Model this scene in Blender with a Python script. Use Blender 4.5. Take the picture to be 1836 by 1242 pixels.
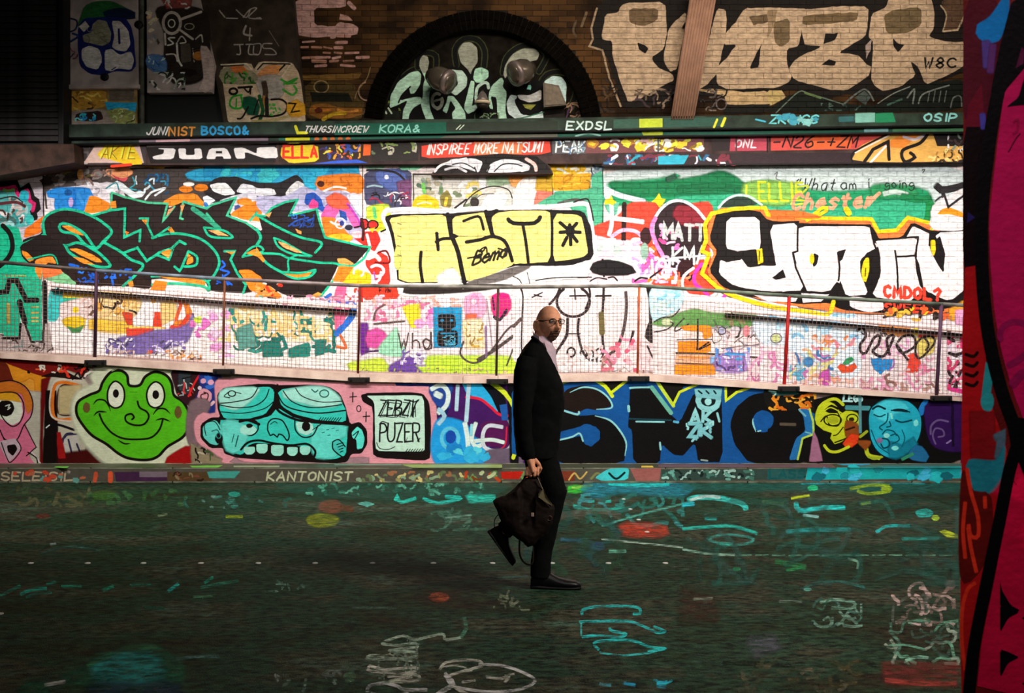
import bpy, bmesh, math, random
from mathutils import Vector, Matrix, noise
from mathutils.geometry import tessellate_polygon

SC = bpy.context.scene
COL = SC.collection
for _o in list(bpy.data.objects):
    bpy.data.objects.remove(_o)

# ---------------------------------------------------------------- camera
CAM_Z = 1.52
FPX = 1785.0
cd = bpy.data.cameras.new('camera')
cd.sensor_width = 36.0
cd.lens = 35.0
cd.clip_start = 0.1
cd.clip_end = 100
cd.dof.use_dof = True
cd.dof.focus_distance = 6.4
cd.dof.aperture_fstop = 4.0
cam = bpy.data.objects.new('camera', cd)
COL.objects.link(cam)
cam.location = (0, 0, CAM_Z)
cam.rotation_euler = (math.pi / 2, 0, 0)
SC.camera = cam
SC.cycles.transparent_max_bounces = 24
SC.cycles.max_bounces = 6

# ---------------------------------------------------------------- light
w = bpy.data.worlds.new('world')
SC.world = w
w.use_nodes = True
w.node_tree.nodes['Background'].inputs['Color'].default_value = (0.5, 0.6, 0.65, 1)
w.node_tree.nodes['Background'].inputs['Strength'].default_value = 0.012


def area(name, loc, target, sx, sy, power, color, spread=180):
    d = bpy.data.lights.new(name, 'AREA')
    d.shape = 'RECTANGLE'
    d.size = sx
    d.size_y = sy
    d.energy = power
    d.color = color
    d.spread = math.radians(spread)
    o = bpy.data.objects.new(name, d)
    COL.objects.link(o)
    o.location = loc
    o.rotation_euler = (Vector(target) - Vector(loc)).to_track_quat('-Z', 'Y').to_euler()
    return o


# strip light hung over the roadway, washing the painted wall above the ramp
area('wall_wash_light', (0.4, 9.9, 4.9), (0.4, 13.1, 2.35), 15.0, 0.25, 242, (1.0, 0.86, 0.82), 62)
# lower strip that lights the roadside wall
area('road_light', (0.0, 6.9, 6.3), (0.0, 11.6, 0.4), 12.0, 0.3, 215, (0.98, 1.0, 0.90), 80)
# unseen fill light added to brighten the brickwork above the beam
area('brick_fill_light', (2.6, 10.2, 6.5), (2.2, 13.1, 5.0), 7.5, 0.2, 96, (1.0, 0.86, 0.7), 110)
# unseen fills added nearer the viewer, for man and road, then the pillar
area('man_fill_light', (5.0, 3.4, 5.9), (0.6, 7.4, 0.8), 2.0, 0.5, 165, (1.0, 0.90, 0.78), 110)
area('pillar_fill_light', (0.2, 0.2, 4.2), (2.4, 3.4, 1.5), 1.0, 0.4, 31, (1.0, 0.92, 0.88), 100)
SC.view_settings.view_transform = 'Standard'
SC.view_settings.look = 'None'
SC.view_settings.exposure = 0.0
SC.view_settings.gamma = 1.0
SC.view_settings.use_curve_mapping = False

# ---------------------------------------------------------------- helpers


def tag(o, label=None, cat=None, group=None, kind=None):
    if label: o['label'] = label
    if cat: o['category'] = cat
    if group: o['group'] = group
    if kind: o['kind'] = kind
    return o


def link(o, parent=None):
    COL.objects.link(o)
    if parent is not None:
        o.parent = parent
    return o


def empty(name, loc=(0, 0, 0), parent=None):
    o = bpy.data.objects.new(name, None)
    o.location = loc
    o.empty_display_size = 0.1
    return link(o, parent)


def mobj(name, verts, faces, mat, parent=None, smooth=False):
    me = bpy.data.meshes.new(name)
    me.from_pydata([tuple(v) for v in verts], [], faces)
    me.update()
    if smooth:
        for p in me.polygons: p.use_smooth = True
    if mat: me.materials.append(mat)
    return link(bpy.data.objects.new(name, me), parent)


def bobj(name, bm, mat, parent=None, smooth=False):
    me = bpy.data.meshes.new(name)
    bm.normal_update()
    bm.to_mesh(me)
    bm.free()
    if smooth:
        for p in me.polygons: p.use_smooth = True
    if mat: me.materials.append(mat)
    return link(bpy.data.objects.new(name, me), parent)


def bx(bm, x0, x1, y0, y1, z0, z1, bev=0.0):
    r = bmesh.ops.create_cube(bm, size=1.0)
    vs = r['verts']
    for v in vs:
        v.co.x = x0 if v.co.x < 0 else x1
        v.co.y = y0 if v.co.y < 0 else y1
        v.co.z = z0 if v.co.z < 0 else z1
    if bev > 0:
        es = list({e for v in vs for e in v.link_edges})
        bmesh.ops.bevel(bm, geom=es, offset=bev, segments=2, affect='EDGES', profile=0.6)


def frame_for(d):
    d = d.normalized()
    up = Vector((0, 0, 1)) if abs(d.z) < 0.95 else Vector((0, 1, 0))
    a = d.cross(up).normalized()
    b = d.cross(a).normalized()
    return a, b


def tube(bm, pts, rad, n=10, caps=True, closed=False):
    """rad: number, or list of numbers / (ra, rb) pairs; parallel-transported rings."""
    pts = [Vector(p) for p in pts]
    N = len(pts)
    rings = []
    a = None
    for i, p in enumerate(pts):
        if closed:
            d = pts[(i + 1) % N] - pts[i - 1]
        else:
            d = pts[min(i + 1, N - 1)] - pts[max(i - 1, 0)]
        d.normalize()
        if a is None:
            a, b = frame_for(d)
        else:
            a = (a - d * a.dot(d)).normalized()
            b = d.cross(a)
        r = rad[i] if isinstance(rad, (list, tuple)) else rad
        ra, rb = r if isinstance(r, (list, tuple)) else (r, r)
        rings.append([bm.verts.new(p + a * ra * math.cos(t * 2 * math.pi / n) + b * rb * math.sin(t * 2 * math.pi / n)) for t in range(n)])
    for i in range(N if closed else N - 1):
        A, B = rings[i], rings[(i + 1) % N]
        for t in range(n):
            bm.faces.new((A[t], A[(t + 1) % n], B[(t + 1) % n], B[t]))
    if caps and not closed:
        bm.faces.new(rings[0][::-1])
        bm.faces.new(rings[-1])
    return rings


def loft(bm, rings, n=28, caps=True, power=2.0):
    """rings: (centre, axis_a, axis_b) with axis vectors carrying their radii."""
    out = []
    for c, A, B in rings:
        c, A, B = Vector(c), Vector(A), Vector(B)
        ring = []
        for t in range(n):
            th = 2 * math.pi * t / n
            cx, sx = math.cos(th), math.sin(th)
            e = 2.0 / power
            cx = math.copysign(abs(cx) ** e, cx)
            sx = math.copysign(abs(sx) ** e, sx)
            ring.append(bm.verts.new(c + A * cx + B * sx))
        out.append(ring)
    for i in range(len(out) - 1):
        for t in range(n):
            bm.faces.new((out[i][t], out[i][(t + 1) % n], out[i + 1][(t + 1) % n], out[i + 1][t]))
    if caps:
        bm.faces.new(out[0][::-1])
        bm.faces.new(out[-1])
    return out


def catmull(P, closed=False, step=4.0):
    out = []
    n = len(P)
    if n < 3 and not closed:
        return [tuple(p) for p in P]
    for i in range(n if closed else n - 1):
        if closed:
            p0, p1, p2, p3 = P[i - 1], P[i], P[(i + 1) % n], P[(i + 2) % n]
        else:
            p0, p1, p2, p3 = P[max(i - 1, 0)], P[i], P[i + 1], P[min(i + 2, n - 1)]
        d = math.dist(p1, p2)
        m = max(1, min(16, int(d / step)))
        for k in range(m):
            t = k / m
            out.append(tuple(0.5 * (2 * p1[j] + (p2[j] - p0[j]) * t + (2 * p0[j] - 5 * p1[j] + 4 * p2[j] - p3[j]) * t * t + (3 * p1[j] - p0[j] - 3 * p2[j] + p3[j]) * t ** 3) for j in (0, 1)))
    if not closed:
        out.append(tuple(P[-1]))
    return out


# ---------------------------------------------------------------- pixel <-> place on the real planes
def wx(px, Y): return (px - 918.0) / FPX * Y
def wz(py, Y): return CAM_Z - (py - 621.0) / FPX * Y
def wp(px, py, Y): return Vector((wx(px, Y), Y, wz(py, Y)))


# ---------------------------------------------------------------- materials
def nodes_of(name):
    m = bpy.data.materials.new(name)
    m.use_nodes = True
    nt = m.node_tree
    return m, nt, nt.nodes['Principled BSDF']


def s2l(c):
    return c / 12.92 if c <= 0.04045 else ((c + 0.055) / 1.055) ** 2.4


def hexl(h):
    h = h.lstrip('#')
    if len(h) == 3: h = ''.join(c * 2 for c in h)
    return tuple(s2l(int(h[i:i + 2], 16) / 255.0) for i in (0, 2, 4))


def simple(name, col, rough=0.6, metal=0.0, var=0.0, scale=20.0, bump=0.0, bscale=60.0, spec=0.2):
    m, nt, b = nodes_of(name)
    if isinstance(col, str): col = hexl(col)
    b.inputs['Base Color'].default_value = (*col, 1)
    b.inputs['Roughness'].default_value = rough
    b.inputs['Metallic'].default_value = metal
    b.inputs['Specular IOR Level'].default_value = spec
    tc = nt.nodes.new('ShaderNodeTexCoord')
    if var > 0:
        n = nt.nodes.new('ShaderNodeTexNoise')
        n.inputs['Scale'].default_value = scale
        n.inputs['Detail'].default_value = 6
        nt.links.new(tc.outputs['Object'], n.inputs['Vector'])
        mx = nt.nodes.new('ShaderNodeMix')
        mx.data_type = 'RGBA'
        mx.inputs[6].default_value = (*[c * (1 - var) for c in col], 1)
        mx.inputs[7].default_value = (*[min(1, c * (1 + var)) for c in col], 1)
        mr = nt.nodes.new('ShaderNodeMapRange')
        mr.inputs[1].default_value = 0.35
        mr.inputs[2].default_value = 0.65
        nt.links.new(n.outputs['Fac'], mr.inputs[0])
        nt.links.new(mr.outputs[0], mx.inputs[0])
        nt.links.new(mx.outputs[2], b.inputs['Base Color'])
    if bump > 0:
        n2 = nt.nodes.new('ShaderNodeTexNoise')
        n2.inputs['Scale'].default_value = bscale
        n2.inputs['Detail'].default_value = 5
        nt.links.new(tc.outputs['Object'], n2.inputs['Vector'])
        bp = nt.nodes.new('ShaderNodeBump')
        bp.inputs['Strength'].default_value = bump
        bp.inputs['Distance'].default_value = 0.01
        nt.links.new(n2.outputs['Fac'], bp.inputs['Height'])
        nt.links.new(bp.outputs['Normal'], b.inputs['Normal'])
    return m


def brick_vec(nt, axes='XZ'):
    tc = nt.nodes.new('ShaderNodeTexCoord')
    sp = nt.nodes.new('ShaderNodeSeparateXYZ')
    cb = nt.nodes.new('ShaderNodeCombineXYZ')
    nt.links.new(tc.outputs['Object'], sp.inputs[0])
    nt.links.new(sp.outputs[axes[0]], cb.inputs['X'])
    nt.links.new(sp.outputs[axes[1]], cb.inputs['Y'])
    return tc, cb


def paint_mat(name, brick=0.0, rough=0.55, var=0.16, grit=0.35, worn=0.0, streak=False, fleck=0.0, axes='XZ', ground=False):
    """sprayed paint: colour from the film's own colour attribute, grain + wear from noise."""
    m, nt, b = nodes_of(name)
    L = nt.links.new
    at = nt.nodes.new('ShaderNodeAttribute')
    at.attribute_name = 'Col'
    tc, cb = brick_vec(nt, axes)
    n = nt.nodes.new('ShaderNodeTexNoise')
    n.inputs['Scale'].default_value = 9.0
    n.inputs['Detail'].default_value = 8
    n.inputs['Roughness'].default_value = 0.65
    mp = nt.nodes.new('ShaderNodeMapping')
    L(tc.outputs['Object'], mp.inputs[0])
    if streak: mp.inputs['Scale'].default_value = (0.45, 1.8, 1.8)
    L(mp.outputs[0], n.inputs['Vector'])
    mr = nt.nodes.new('ShaderNodeMapRange')
    mr.inputs[1].default_value = 0.3
    mr.inputs[2].default_value = 0.7
    mr.inputs[3].default_value = 1 - var
    mr.inputs[4].default_value = 1 + var * 0.6
    L(n.outputs['Fac'], mr.inputs[0])
    mul = nt.nodes.new('ShaderNodeVectorMath')
    mul.operation = 'SCALE'
    L(at.outputs['Color'], mul.inputs[0])
    L(mr.outputs[0], mul.inputs['Scale'])
    colout = mul.outputs[0]
    hsum = None
    n2 = nt.nodes.new('ShaderNodeTexNoise')
    n2.inputs['Scale'].default_value = 55.0
    n2.inputs['Detail'].default_value = 4
    L(tc.outputs['Object'], n2.inputs['Vector'])
    height = n2.outputs['Fac']
    if brick > 0:
        br = nt.nodes.new('ShaderNodeTexBrick')
        br.inputs['Scale'].default_value = 1.0
        br.inputs['Brick Width'].default_value = 0.225
        br.inputs['Row Height'].default_value = 0.075
        br.inputs['Mortar Size'].default_value = 0.006
        br.inputs['Mortar Smooth'].default_value = 0.6
        br.inputs['Color1'].default_value = (1, 1, 1, 1)
        br.inputs['Color2'].default_value = (0.9, 0.9, 0.9, 1)
        br.inputs['Mortar'].default_value = (0.0, 0.0, 0.0, 1)
        L(cb.outputs[0], br.inputs['Vector'])
        # grime sits in the joints
        mx = nt.nodes.new('ShaderNodeMix')
        mx.data_type = 'RGBA'
        mx.blend_type = 'MULTIPLY'
        dk = nt.nodes.new('ShaderNodeMapRange')
        dk.inputs[3].default_value = 1.0 - brick * 0.7
        dk.inputs[4].default_value = 1.0
        L(br.outputs['Color'], dk.inputs[0])
        mx.inputs[0].default_value = 1.0
        L(colout, mx.inputs[6])
        L(dk.outputs[0], mx.inputs[7])
        colout = mx.outputs[2]
        ad = nt.nodes.new('ShaderNodeMath')
        ad.operation = 'MULTIPLY_ADD'
        L(n2.outputs['Fac'], ad.inputs[0])
        ad.inputs[1].default_value = 0.35
        L(br.outputs['Color'], ad.inputs[2])
        height = ad.outputs[0]
    if fleck > 0:   # dark grit showing through the coat
        nf = nt.nodes.new('ShaderNodeTexNoise')
        nf.inputs['Scale'].default_value = 1.0
        nf.inputs['Detail'].default_value = 5
        nf.inputs['Roughness'].default_value = 0.7
        mf_ = nt.nodes.new('ShaderNodeMapping')
        mf_.inputs['Rotation'].default_value = (0, math.radians(28), 0)
        mf_.inputs['Scale'].default_value = (14, 14, 60)
        L(tc.outputs['Object'], mf_.inputs[0])
        L(mf_.outputs[0], nf.inputs['Vector'])
        rf_ = nt.nodes.new('ShaderNodeMapRange')
        rf_.inputs[1].default_value = 0.42
        rf_.inputs[2].default_value = 0.56
        rf_.inputs[3].default_value = 1 - fleck
        L(nf.outputs['Fac'], rf_.inputs[0])
        vm = nt.nodes.new('ShaderNodeVectorMath')
        vm.operation = 'SCALE'
        L(colout, vm.inputs[0])
        L(rf_.outputs[0], vm.inputs['Scale'])
        colout = vm.outputs[0]
    L(colout, b.inputs['Base Color'])
    bp = nt.nodes.new('ShaderNodeBump')
    bp.inputs['Strength'].default_value = grit
    bp.inputs['Distance'].default_value = 0.006
    L(height, bp.inputs['Height'])
    L(bp.outputs['Normal'], b.inputs['Normal'])
    b.inputs['Roughness'].default_value = rough
    b.inputs['Specular IOR Level'].default_value = 0.08 if ground else 0.12
    alpha = at.outputs['Alpha']
    if worn > 0:
        n3 = nt.nodes.new('ShaderNodeTexNoise')
        n3.inputs['Scale'].default_value = 16.0
        n3.inputs['Detail'].default_value = 7
        n3.inputs['Roughness'].default_value = 0.75
        mp3 = nt.nodes.new('ShaderNodeMapping')
        mp3.inputs['Scale'].default_value = (0.55, 1.3, 1.3) if ground else (0.6, 1, 1.4)
        L(tc.outputs['Object'], mp3.inputs[0])
        L(mp3.outputs[0], n3.inputs['Vector'])
        r3 = nt.nodes.new('ShaderNodeMapRange')
        r3.inputs[1].default_value = 0.40
        r3.inputs[2].default_value = 0.64
        r3.inputs[3].default_value = 1 - worn
        r3.inputs[4].default_value = 1
        L(n3.outputs['Fac'], r3.inputs[0])
        am = nt.nodes.new('ShaderNodeMath')
        am.operation = 'MULTIPLY'
        L(alpha, am.inputs[0])
        L(r3.outputs[0], am.inputs[1])
        alpha = am.outputs[0]
    L(alpha, b.inputs['Alpha'])
    return m


M_BRICKPAINT = paint_mat('paint_on_brick', brick=0.5, var=0.16, grit=0.6, fleck=0.32)
M_LOWPAINT = paint_mat('paint_on_render', brick=0.0, fleck=0.14, var=0.16, grit=0.3, rough=0.45)
M_OLDPAINT = paint_mat('old_paint', brick=0.0, fleck=0.3, var=0.32, grit=0.5, rough=0.7)
M_ROADPAINT = paint_mat('worn_road_paint', brick=0.0, var=0.4, grit=0.6, worn=0.95, rough=0.6, axes='XY', ground=True)

# ---------------------------------------------------------------- the paint films
# A plane keeps the order of its coats: each new coat lies 0.1 mm above whatever it overlaps.


class Plane:
    def __init__(s, kind, Y=None, E=(1, 1, 1), extra=None):
        s.kind, s.Y, s.E, s.extra = kind, Y, E, extra
        s.boxes = []

    def layer(s, b):
        k = 0
        for (x0, y0, x1, y1, l) in s.boxes:
            if l > k and b[0] < x1 and b[2] > x0 and b[1] < y1 and b[3] > y0:
                k = l
        k += 1
        s.boxes.append((*b, k))
        return k

    def place(s, px, py, h):
        if s.kind == 'wall':
            Y = s.Y
            return (wx(px, Y), Y - 0.0012 - h, wz(py, Y))
        if s.kind == 'ground':   # extra = height of the surface
            z = s.extra
            Y = (CAM_Z - z) * FPX / max(py - 621.0, 20)
            return (wx(px, Y), Y, z + 0.0012 + h)


def jitter(pts, amp, seed=0, closed=True):
    if amp <= 0: return pts
    out = []
    n = len(pts)
    for i in range(n if closed else n - 1):
        a, b = pts[i], pts[(i + 1) % n]
        d = math.dist(a, b)
        m = max(1, min(12, int(d / 7)))
        for k in range(m):
            t = k / m
            x, y = a[0] + (b[0] - a[0]) * t, a[1] + (b[1] - a[1]) * t
            out.append((x + amp * noise.noise(Vector((x * .11, y * .11, seed))), y + amp * noise.noise(Vector((x * .11, y * .11, seed + 9)))))
    if not closed: out.append(pts[-1])
    return out


FILMS = []


class Film:
    def __init__(s, name, plane, label, parent, mat, ox=0, oy=0, sc=1.0):
        s.name, s.plane, s.label, s.parent, s.mat = name, plane, label, parent, mat
        s.V, s.F, s.C = [], [], []
        s.o(ox, oy, sc)
        s.clips = None
        s.jit = 1.2
        s.wm = 1.0
        FILMS.append(s)

    def o(s, ox, oy, sc=1.0):
        s.ox, s.oy, s.sc = ox, oy, sc
        return s

    def tr(s, pts):
        return [(s.ox + x * s.sc, s.oy + y * s.sc) for x, y in pts]

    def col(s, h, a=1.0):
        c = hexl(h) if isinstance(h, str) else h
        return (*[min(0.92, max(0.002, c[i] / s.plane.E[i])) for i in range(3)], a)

    def _emit(s, pts, faces, cols, tilt=0.0):
        xs = [p[0] for p in pts]
        ys = [p[1] for p in pts]
        k = s.plane.layer((min(xs), min(ys), max(xs), max(ys)))
        h = k * 0.0001
        n0 = len(s.V)
        if s.clips is not None:
            s.clips(s, pts, faces, cols, h)
            return
        for i, p in enumerate(pts):
            s.V.append(s.plane.place(p[0], p[1], h + tilt * i / max(1, len(pts))))
        s.C.extend(cols)
        s.F.extend([tuple(n0 + j for j in f) for f in faces])

    def fill(s, pts, col, smooth=False, soft=0.0, a=1.0, jit=None):
        P = s.tr(pts)
        if smooth: P = catmull(P, True)
        elif soft > 0 and len(P) > 4: P = catmull(P, True, 9)
        else:
            if len(P) > 4 and jit != 0: P = [((1 - t) * P[i - 1][0] + t * P[i][0], (1 - t) * P[i - 1][1] + t * P[i][1]) for i in range(len(P)) for t in (.14, .86)]
            P = jitter(P, s.jit if jit is None else jit, len(s.V) % 17)
        ar = sum(P[i][0] * P[(i + 1) % len(P)][1] - P[(i + 1) % len(P)][0] * P[i][1] for i in range(len(P)))
        if ar < 0: P = P[::-1]
        tris = tessellate_polygon([[Vector((x, y, 0)) for x, y in P]])
        c = s.col(col, a)
        n = len(P)
        pts2, faces, cols = list(P), [tuple(t) for t in tris], [c] * n
        if soft > 0:
            for i in range(n):
                a0, b0 = P[i - 1], P[(i + 1) % n]
                tx, ty = b0[0] - a0[0], b0[1] - a0[1]
                l = math.hypot(tx, ty) or 1
                pts2.append((P[i][0] + ty / l * soft, P[i][1] - tx / l * soft))
                cols.append((*c[:3], 0.0))
            for i in range(n):
                j = (i + 1) % n
                faces.append((i, j, n + j, n + i))
        s._emit(pts2, faces, cols)
        return s

    def line(s, pts, w, col, smooth=True, soft=0.0, closed=False, a=1.0, taper=False):
        P = s.tr(pts)
        w = w * s.sc * s.wm
        soft = soft * s.sc
        P = catmull(P, closed, step=max(2.0, w * 0.7)) if smooth else (jitter(P, 0.6, len(s.V) % 13, closed))
        if closed: P = P + [P[0]]
        Q = [P[0]]
        for p in P[1:]:
            if math.dist(p, Q[-1]) > 0.4: Q.append(p)
        P = Q
        if len(P) < 2: return s
        n = len(P)
        c = s.col(col, a)
        c0 = (*c[:3], 0.0)
        offs = [(-w / 2, c), (w / 2, c)] if soft <= 0 else [(-w / 2 - soft, c0), (-w / 2, c), (w / 2, c), (w / 2 + soft, c0)]
        pts2, cols, faces = [], [], []
        m = len(offs)

        def nrm(i):
            def u(a, b):
                d = math.dist(a, b) or 1
                return ((b[0] - a[0]) / d, (b[1] - a[1]) / d)
            if closed and i in (0, n - 1): d1, d2 = u(P[n - 2], P[0]), u(P[0], P[1])
            elif i == 0: d1 = d2 = u(P[0], P[1])
            elif i == n - 1: d1 = d2 = u(P[n - 2], P[n - 1])
            else: d1, d2 = u(P[i - 1], P[i]), u(P[i], P[i + 1])
            nx, ny = -(d1[1] + d2[1]), d1[0] + d2[0]
            l = math.hypot(nx, ny)
            if l < 0.3: return (-d1[1], d1[0])
            nx, ny = nx / l, ny / l
            k = 1 / max(0.55, nx * -d1[1] + ny * d1[0])
            return nx * k, ny * k
        if not closed:   # rounded start
            nx, ny = nrm(0)
            l = math.hypot(nx, ny)
            for o_, cc in offs:
                pts2.append((P[0][0] + nx * o_ * 0.55 - (w * 0.4) * (ny / l), P[0][1] + ny * o_ * 0.55 + (w * 0.4) * (nx / l)))
                cols.append(cc if soft <= 0 else (*cc[:3], 0.0))
        for i in range(n):
            nx, ny = nrm(i)
            tp = 1.0
            if taper:
                t = i / (n - 1)
                tp = 0.35 + 0.65 * min(1, 4 * t, 4 * (1 - t))
            for o_, cc in offs:
                pts2.append((P[i][0] + nx * o_ * tp, P[i][1] + ny * o_ * tp))
                cols.append(cc)
        if not closed:
            nx, ny = nrm(n - 1)
            l = math.hypot(nx, ny)
            for o_, cc in offs:
                pts2.append((P[-1][0] + nx * o_ * 0.55 + (w * 0.4) * (ny / l), P[-1][1] + ny * o_ * 0.55 - (w * 0.4) * (nx / l)))
                cols.append(cc if soft <= 0 else (*cc[:3], 0.0))
        R = len(pts2) // m
        for i in range(R - 1):
            for j in range(m - 1):
                faces.append((i * m + j, i * m + j + 1, (i + 1) * m + j + 1, (i + 1) * m + j))
        s._emit(pts2, faces, cols, tilt=0.00004)
        return s

    def blob(s, x, y, rx, ry, col, soft=0.0, a=1.0, wob=0.06, rot=0.0, n=22):
        rnd = random.Random(int(x * 7 + y * 13))
        pts = []
        for i in range(n):
            t = 2 * math.pi * i / n
            k = 1 + rnd.uniform(-wob, wob)
            u, v = rx * k * math.cos(t), ry * k * math.sin(t)
            pts.append((x + u * math.cos(rot) - v * math.sin(rot), y + u * math.sin(rot) + v * math.cos(rot)))
        return s.fill(pts, col, soft=soft * s.sc, a=a, jit=0)

    def ring(s, x, y, rx, ry, w, col, soft=0.0, a0=0, a1=360, a=1.0, rot=0.0):
        pts = []
        full = abs(a1 - a0) >= 359
        m = 20
        for i in range(m if full else m + 1):
            t = math.radians(a0 + (a1 - a0) * i / m)
            u, v = rx * math.cos(t), ry * math.sin(t)
            pts.append((x + u * math.cos(rot) - v * math.sin(rot), y + u * math.sin(rot) + v * math.cos(rot)))
        return s.line(pts, w, col, closed=full, soft=soft, a=a)

    def rect(s, x0, y0, x1, y1, col, soft=0.0, a=1.0):
        return s.fill([(x0, y0), (x1, y0), (x1, y1), (x0, y1)], col, soft=soft, a=a)

    def scrib(s, x0, y0, x1, y1, n, cols, w=(2, 6), seed=1, curl=1.0, length=(0.15, 0.5), soft=0.0, a=1.0, slant=0.0):
        """loose overlapping sprayed strokes inside a box"""
        r = random.Random(seed)
        W, H = x1 - x0, y1 - y0
        for i in range(n):
            x, y = r.uniform(x0, x1), r.uniform(y0, y1)
            ang = r.uniform(0, 2 * math.pi) if slant == 0 else slant + r.gauss(0, 0.35)
            L = r.uniform(*length) * max(H, min(W, H * 2))
            pts = [(x, y)]
            k = 4
            for j in range(k):
                ang += r.gauss(0, 0.7 * curl)
                x = min(x1, max(x0, x + math.cos(ang) * L / k))
                y = min(y1, max(y0, y + math.sin(ang) * L / k))
                pts.append((x, y))
            s.line(pts, r.uniform(*w), r.choice(cols), soft=soft, a=a)
        return s

    def blots(s, x0, y0, x1, y1, n, cols, r_=(6, 22), seed=1, soft=4, flat=0.7, a=1.0):
        r = random.Random(seed)
        for i in range(n):
            rr = r.uniform(*r_)
            s.blob(r.uniform(x0, x1), r.uniform(y0, y1), rr, rr * flat * r.uniform(0.6, 1.3), r.choice(cols), soft=soft, wob=0.3, rot=r.uniform(-.5, .5), n=14, a=a)
        return s

    def text(s, t, x, y, h, w, col, adv=None, skew=0.0, wob=0.0, soft=0.0, slope=0.0, cw=None, seed=3, a=1.0):
        """hand lettering: stroke glyphs on a 4 x 6 grid; (x, y) = top left of the first letter"""
        r = random.Random(seed)
        cw = cw or h * 0.62
        wob = wob or h * 0.045
        adv = adv or cw * 1.35
        for ch in t:
            for st in GLYPH.get(ch, ()):
                pts = []
                for gx, gy in st:
                    u = gx / 4 * cw + r.uniform(-wob, wob)
                    v = gy / 6 * h + r.uniform(-wob, wob)
                    pts.append((x + u - skew * (v - h), y + v + slope * u))
                sm = len(pts) > 3 and ch in SMOOTH
                s.line(pts, w, col, smooth=sm, soft=soft, a=a)
            x += adv * (0.5 if ch in " I1i'l.," else 1.0)
            y += slope * adv
        return s

    def done(s):
        if not s.V: return None
        me = bpy.data.meshes.new(s.name)
        me.from_pydata(s.V, [], s.F)
        me.update()
        ca = me.color_attributes.new('Col', 'FLOAT_COLOR', 'POINT')
        ca.data.foreach_set('color', [x for c in s.C for x in c])
        me.materials.append(s.mat)
        o = link(bpy.data.objects.new(s.name, me), s.parent)
        if s.label: o['label'] = s.label
        return o


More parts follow.
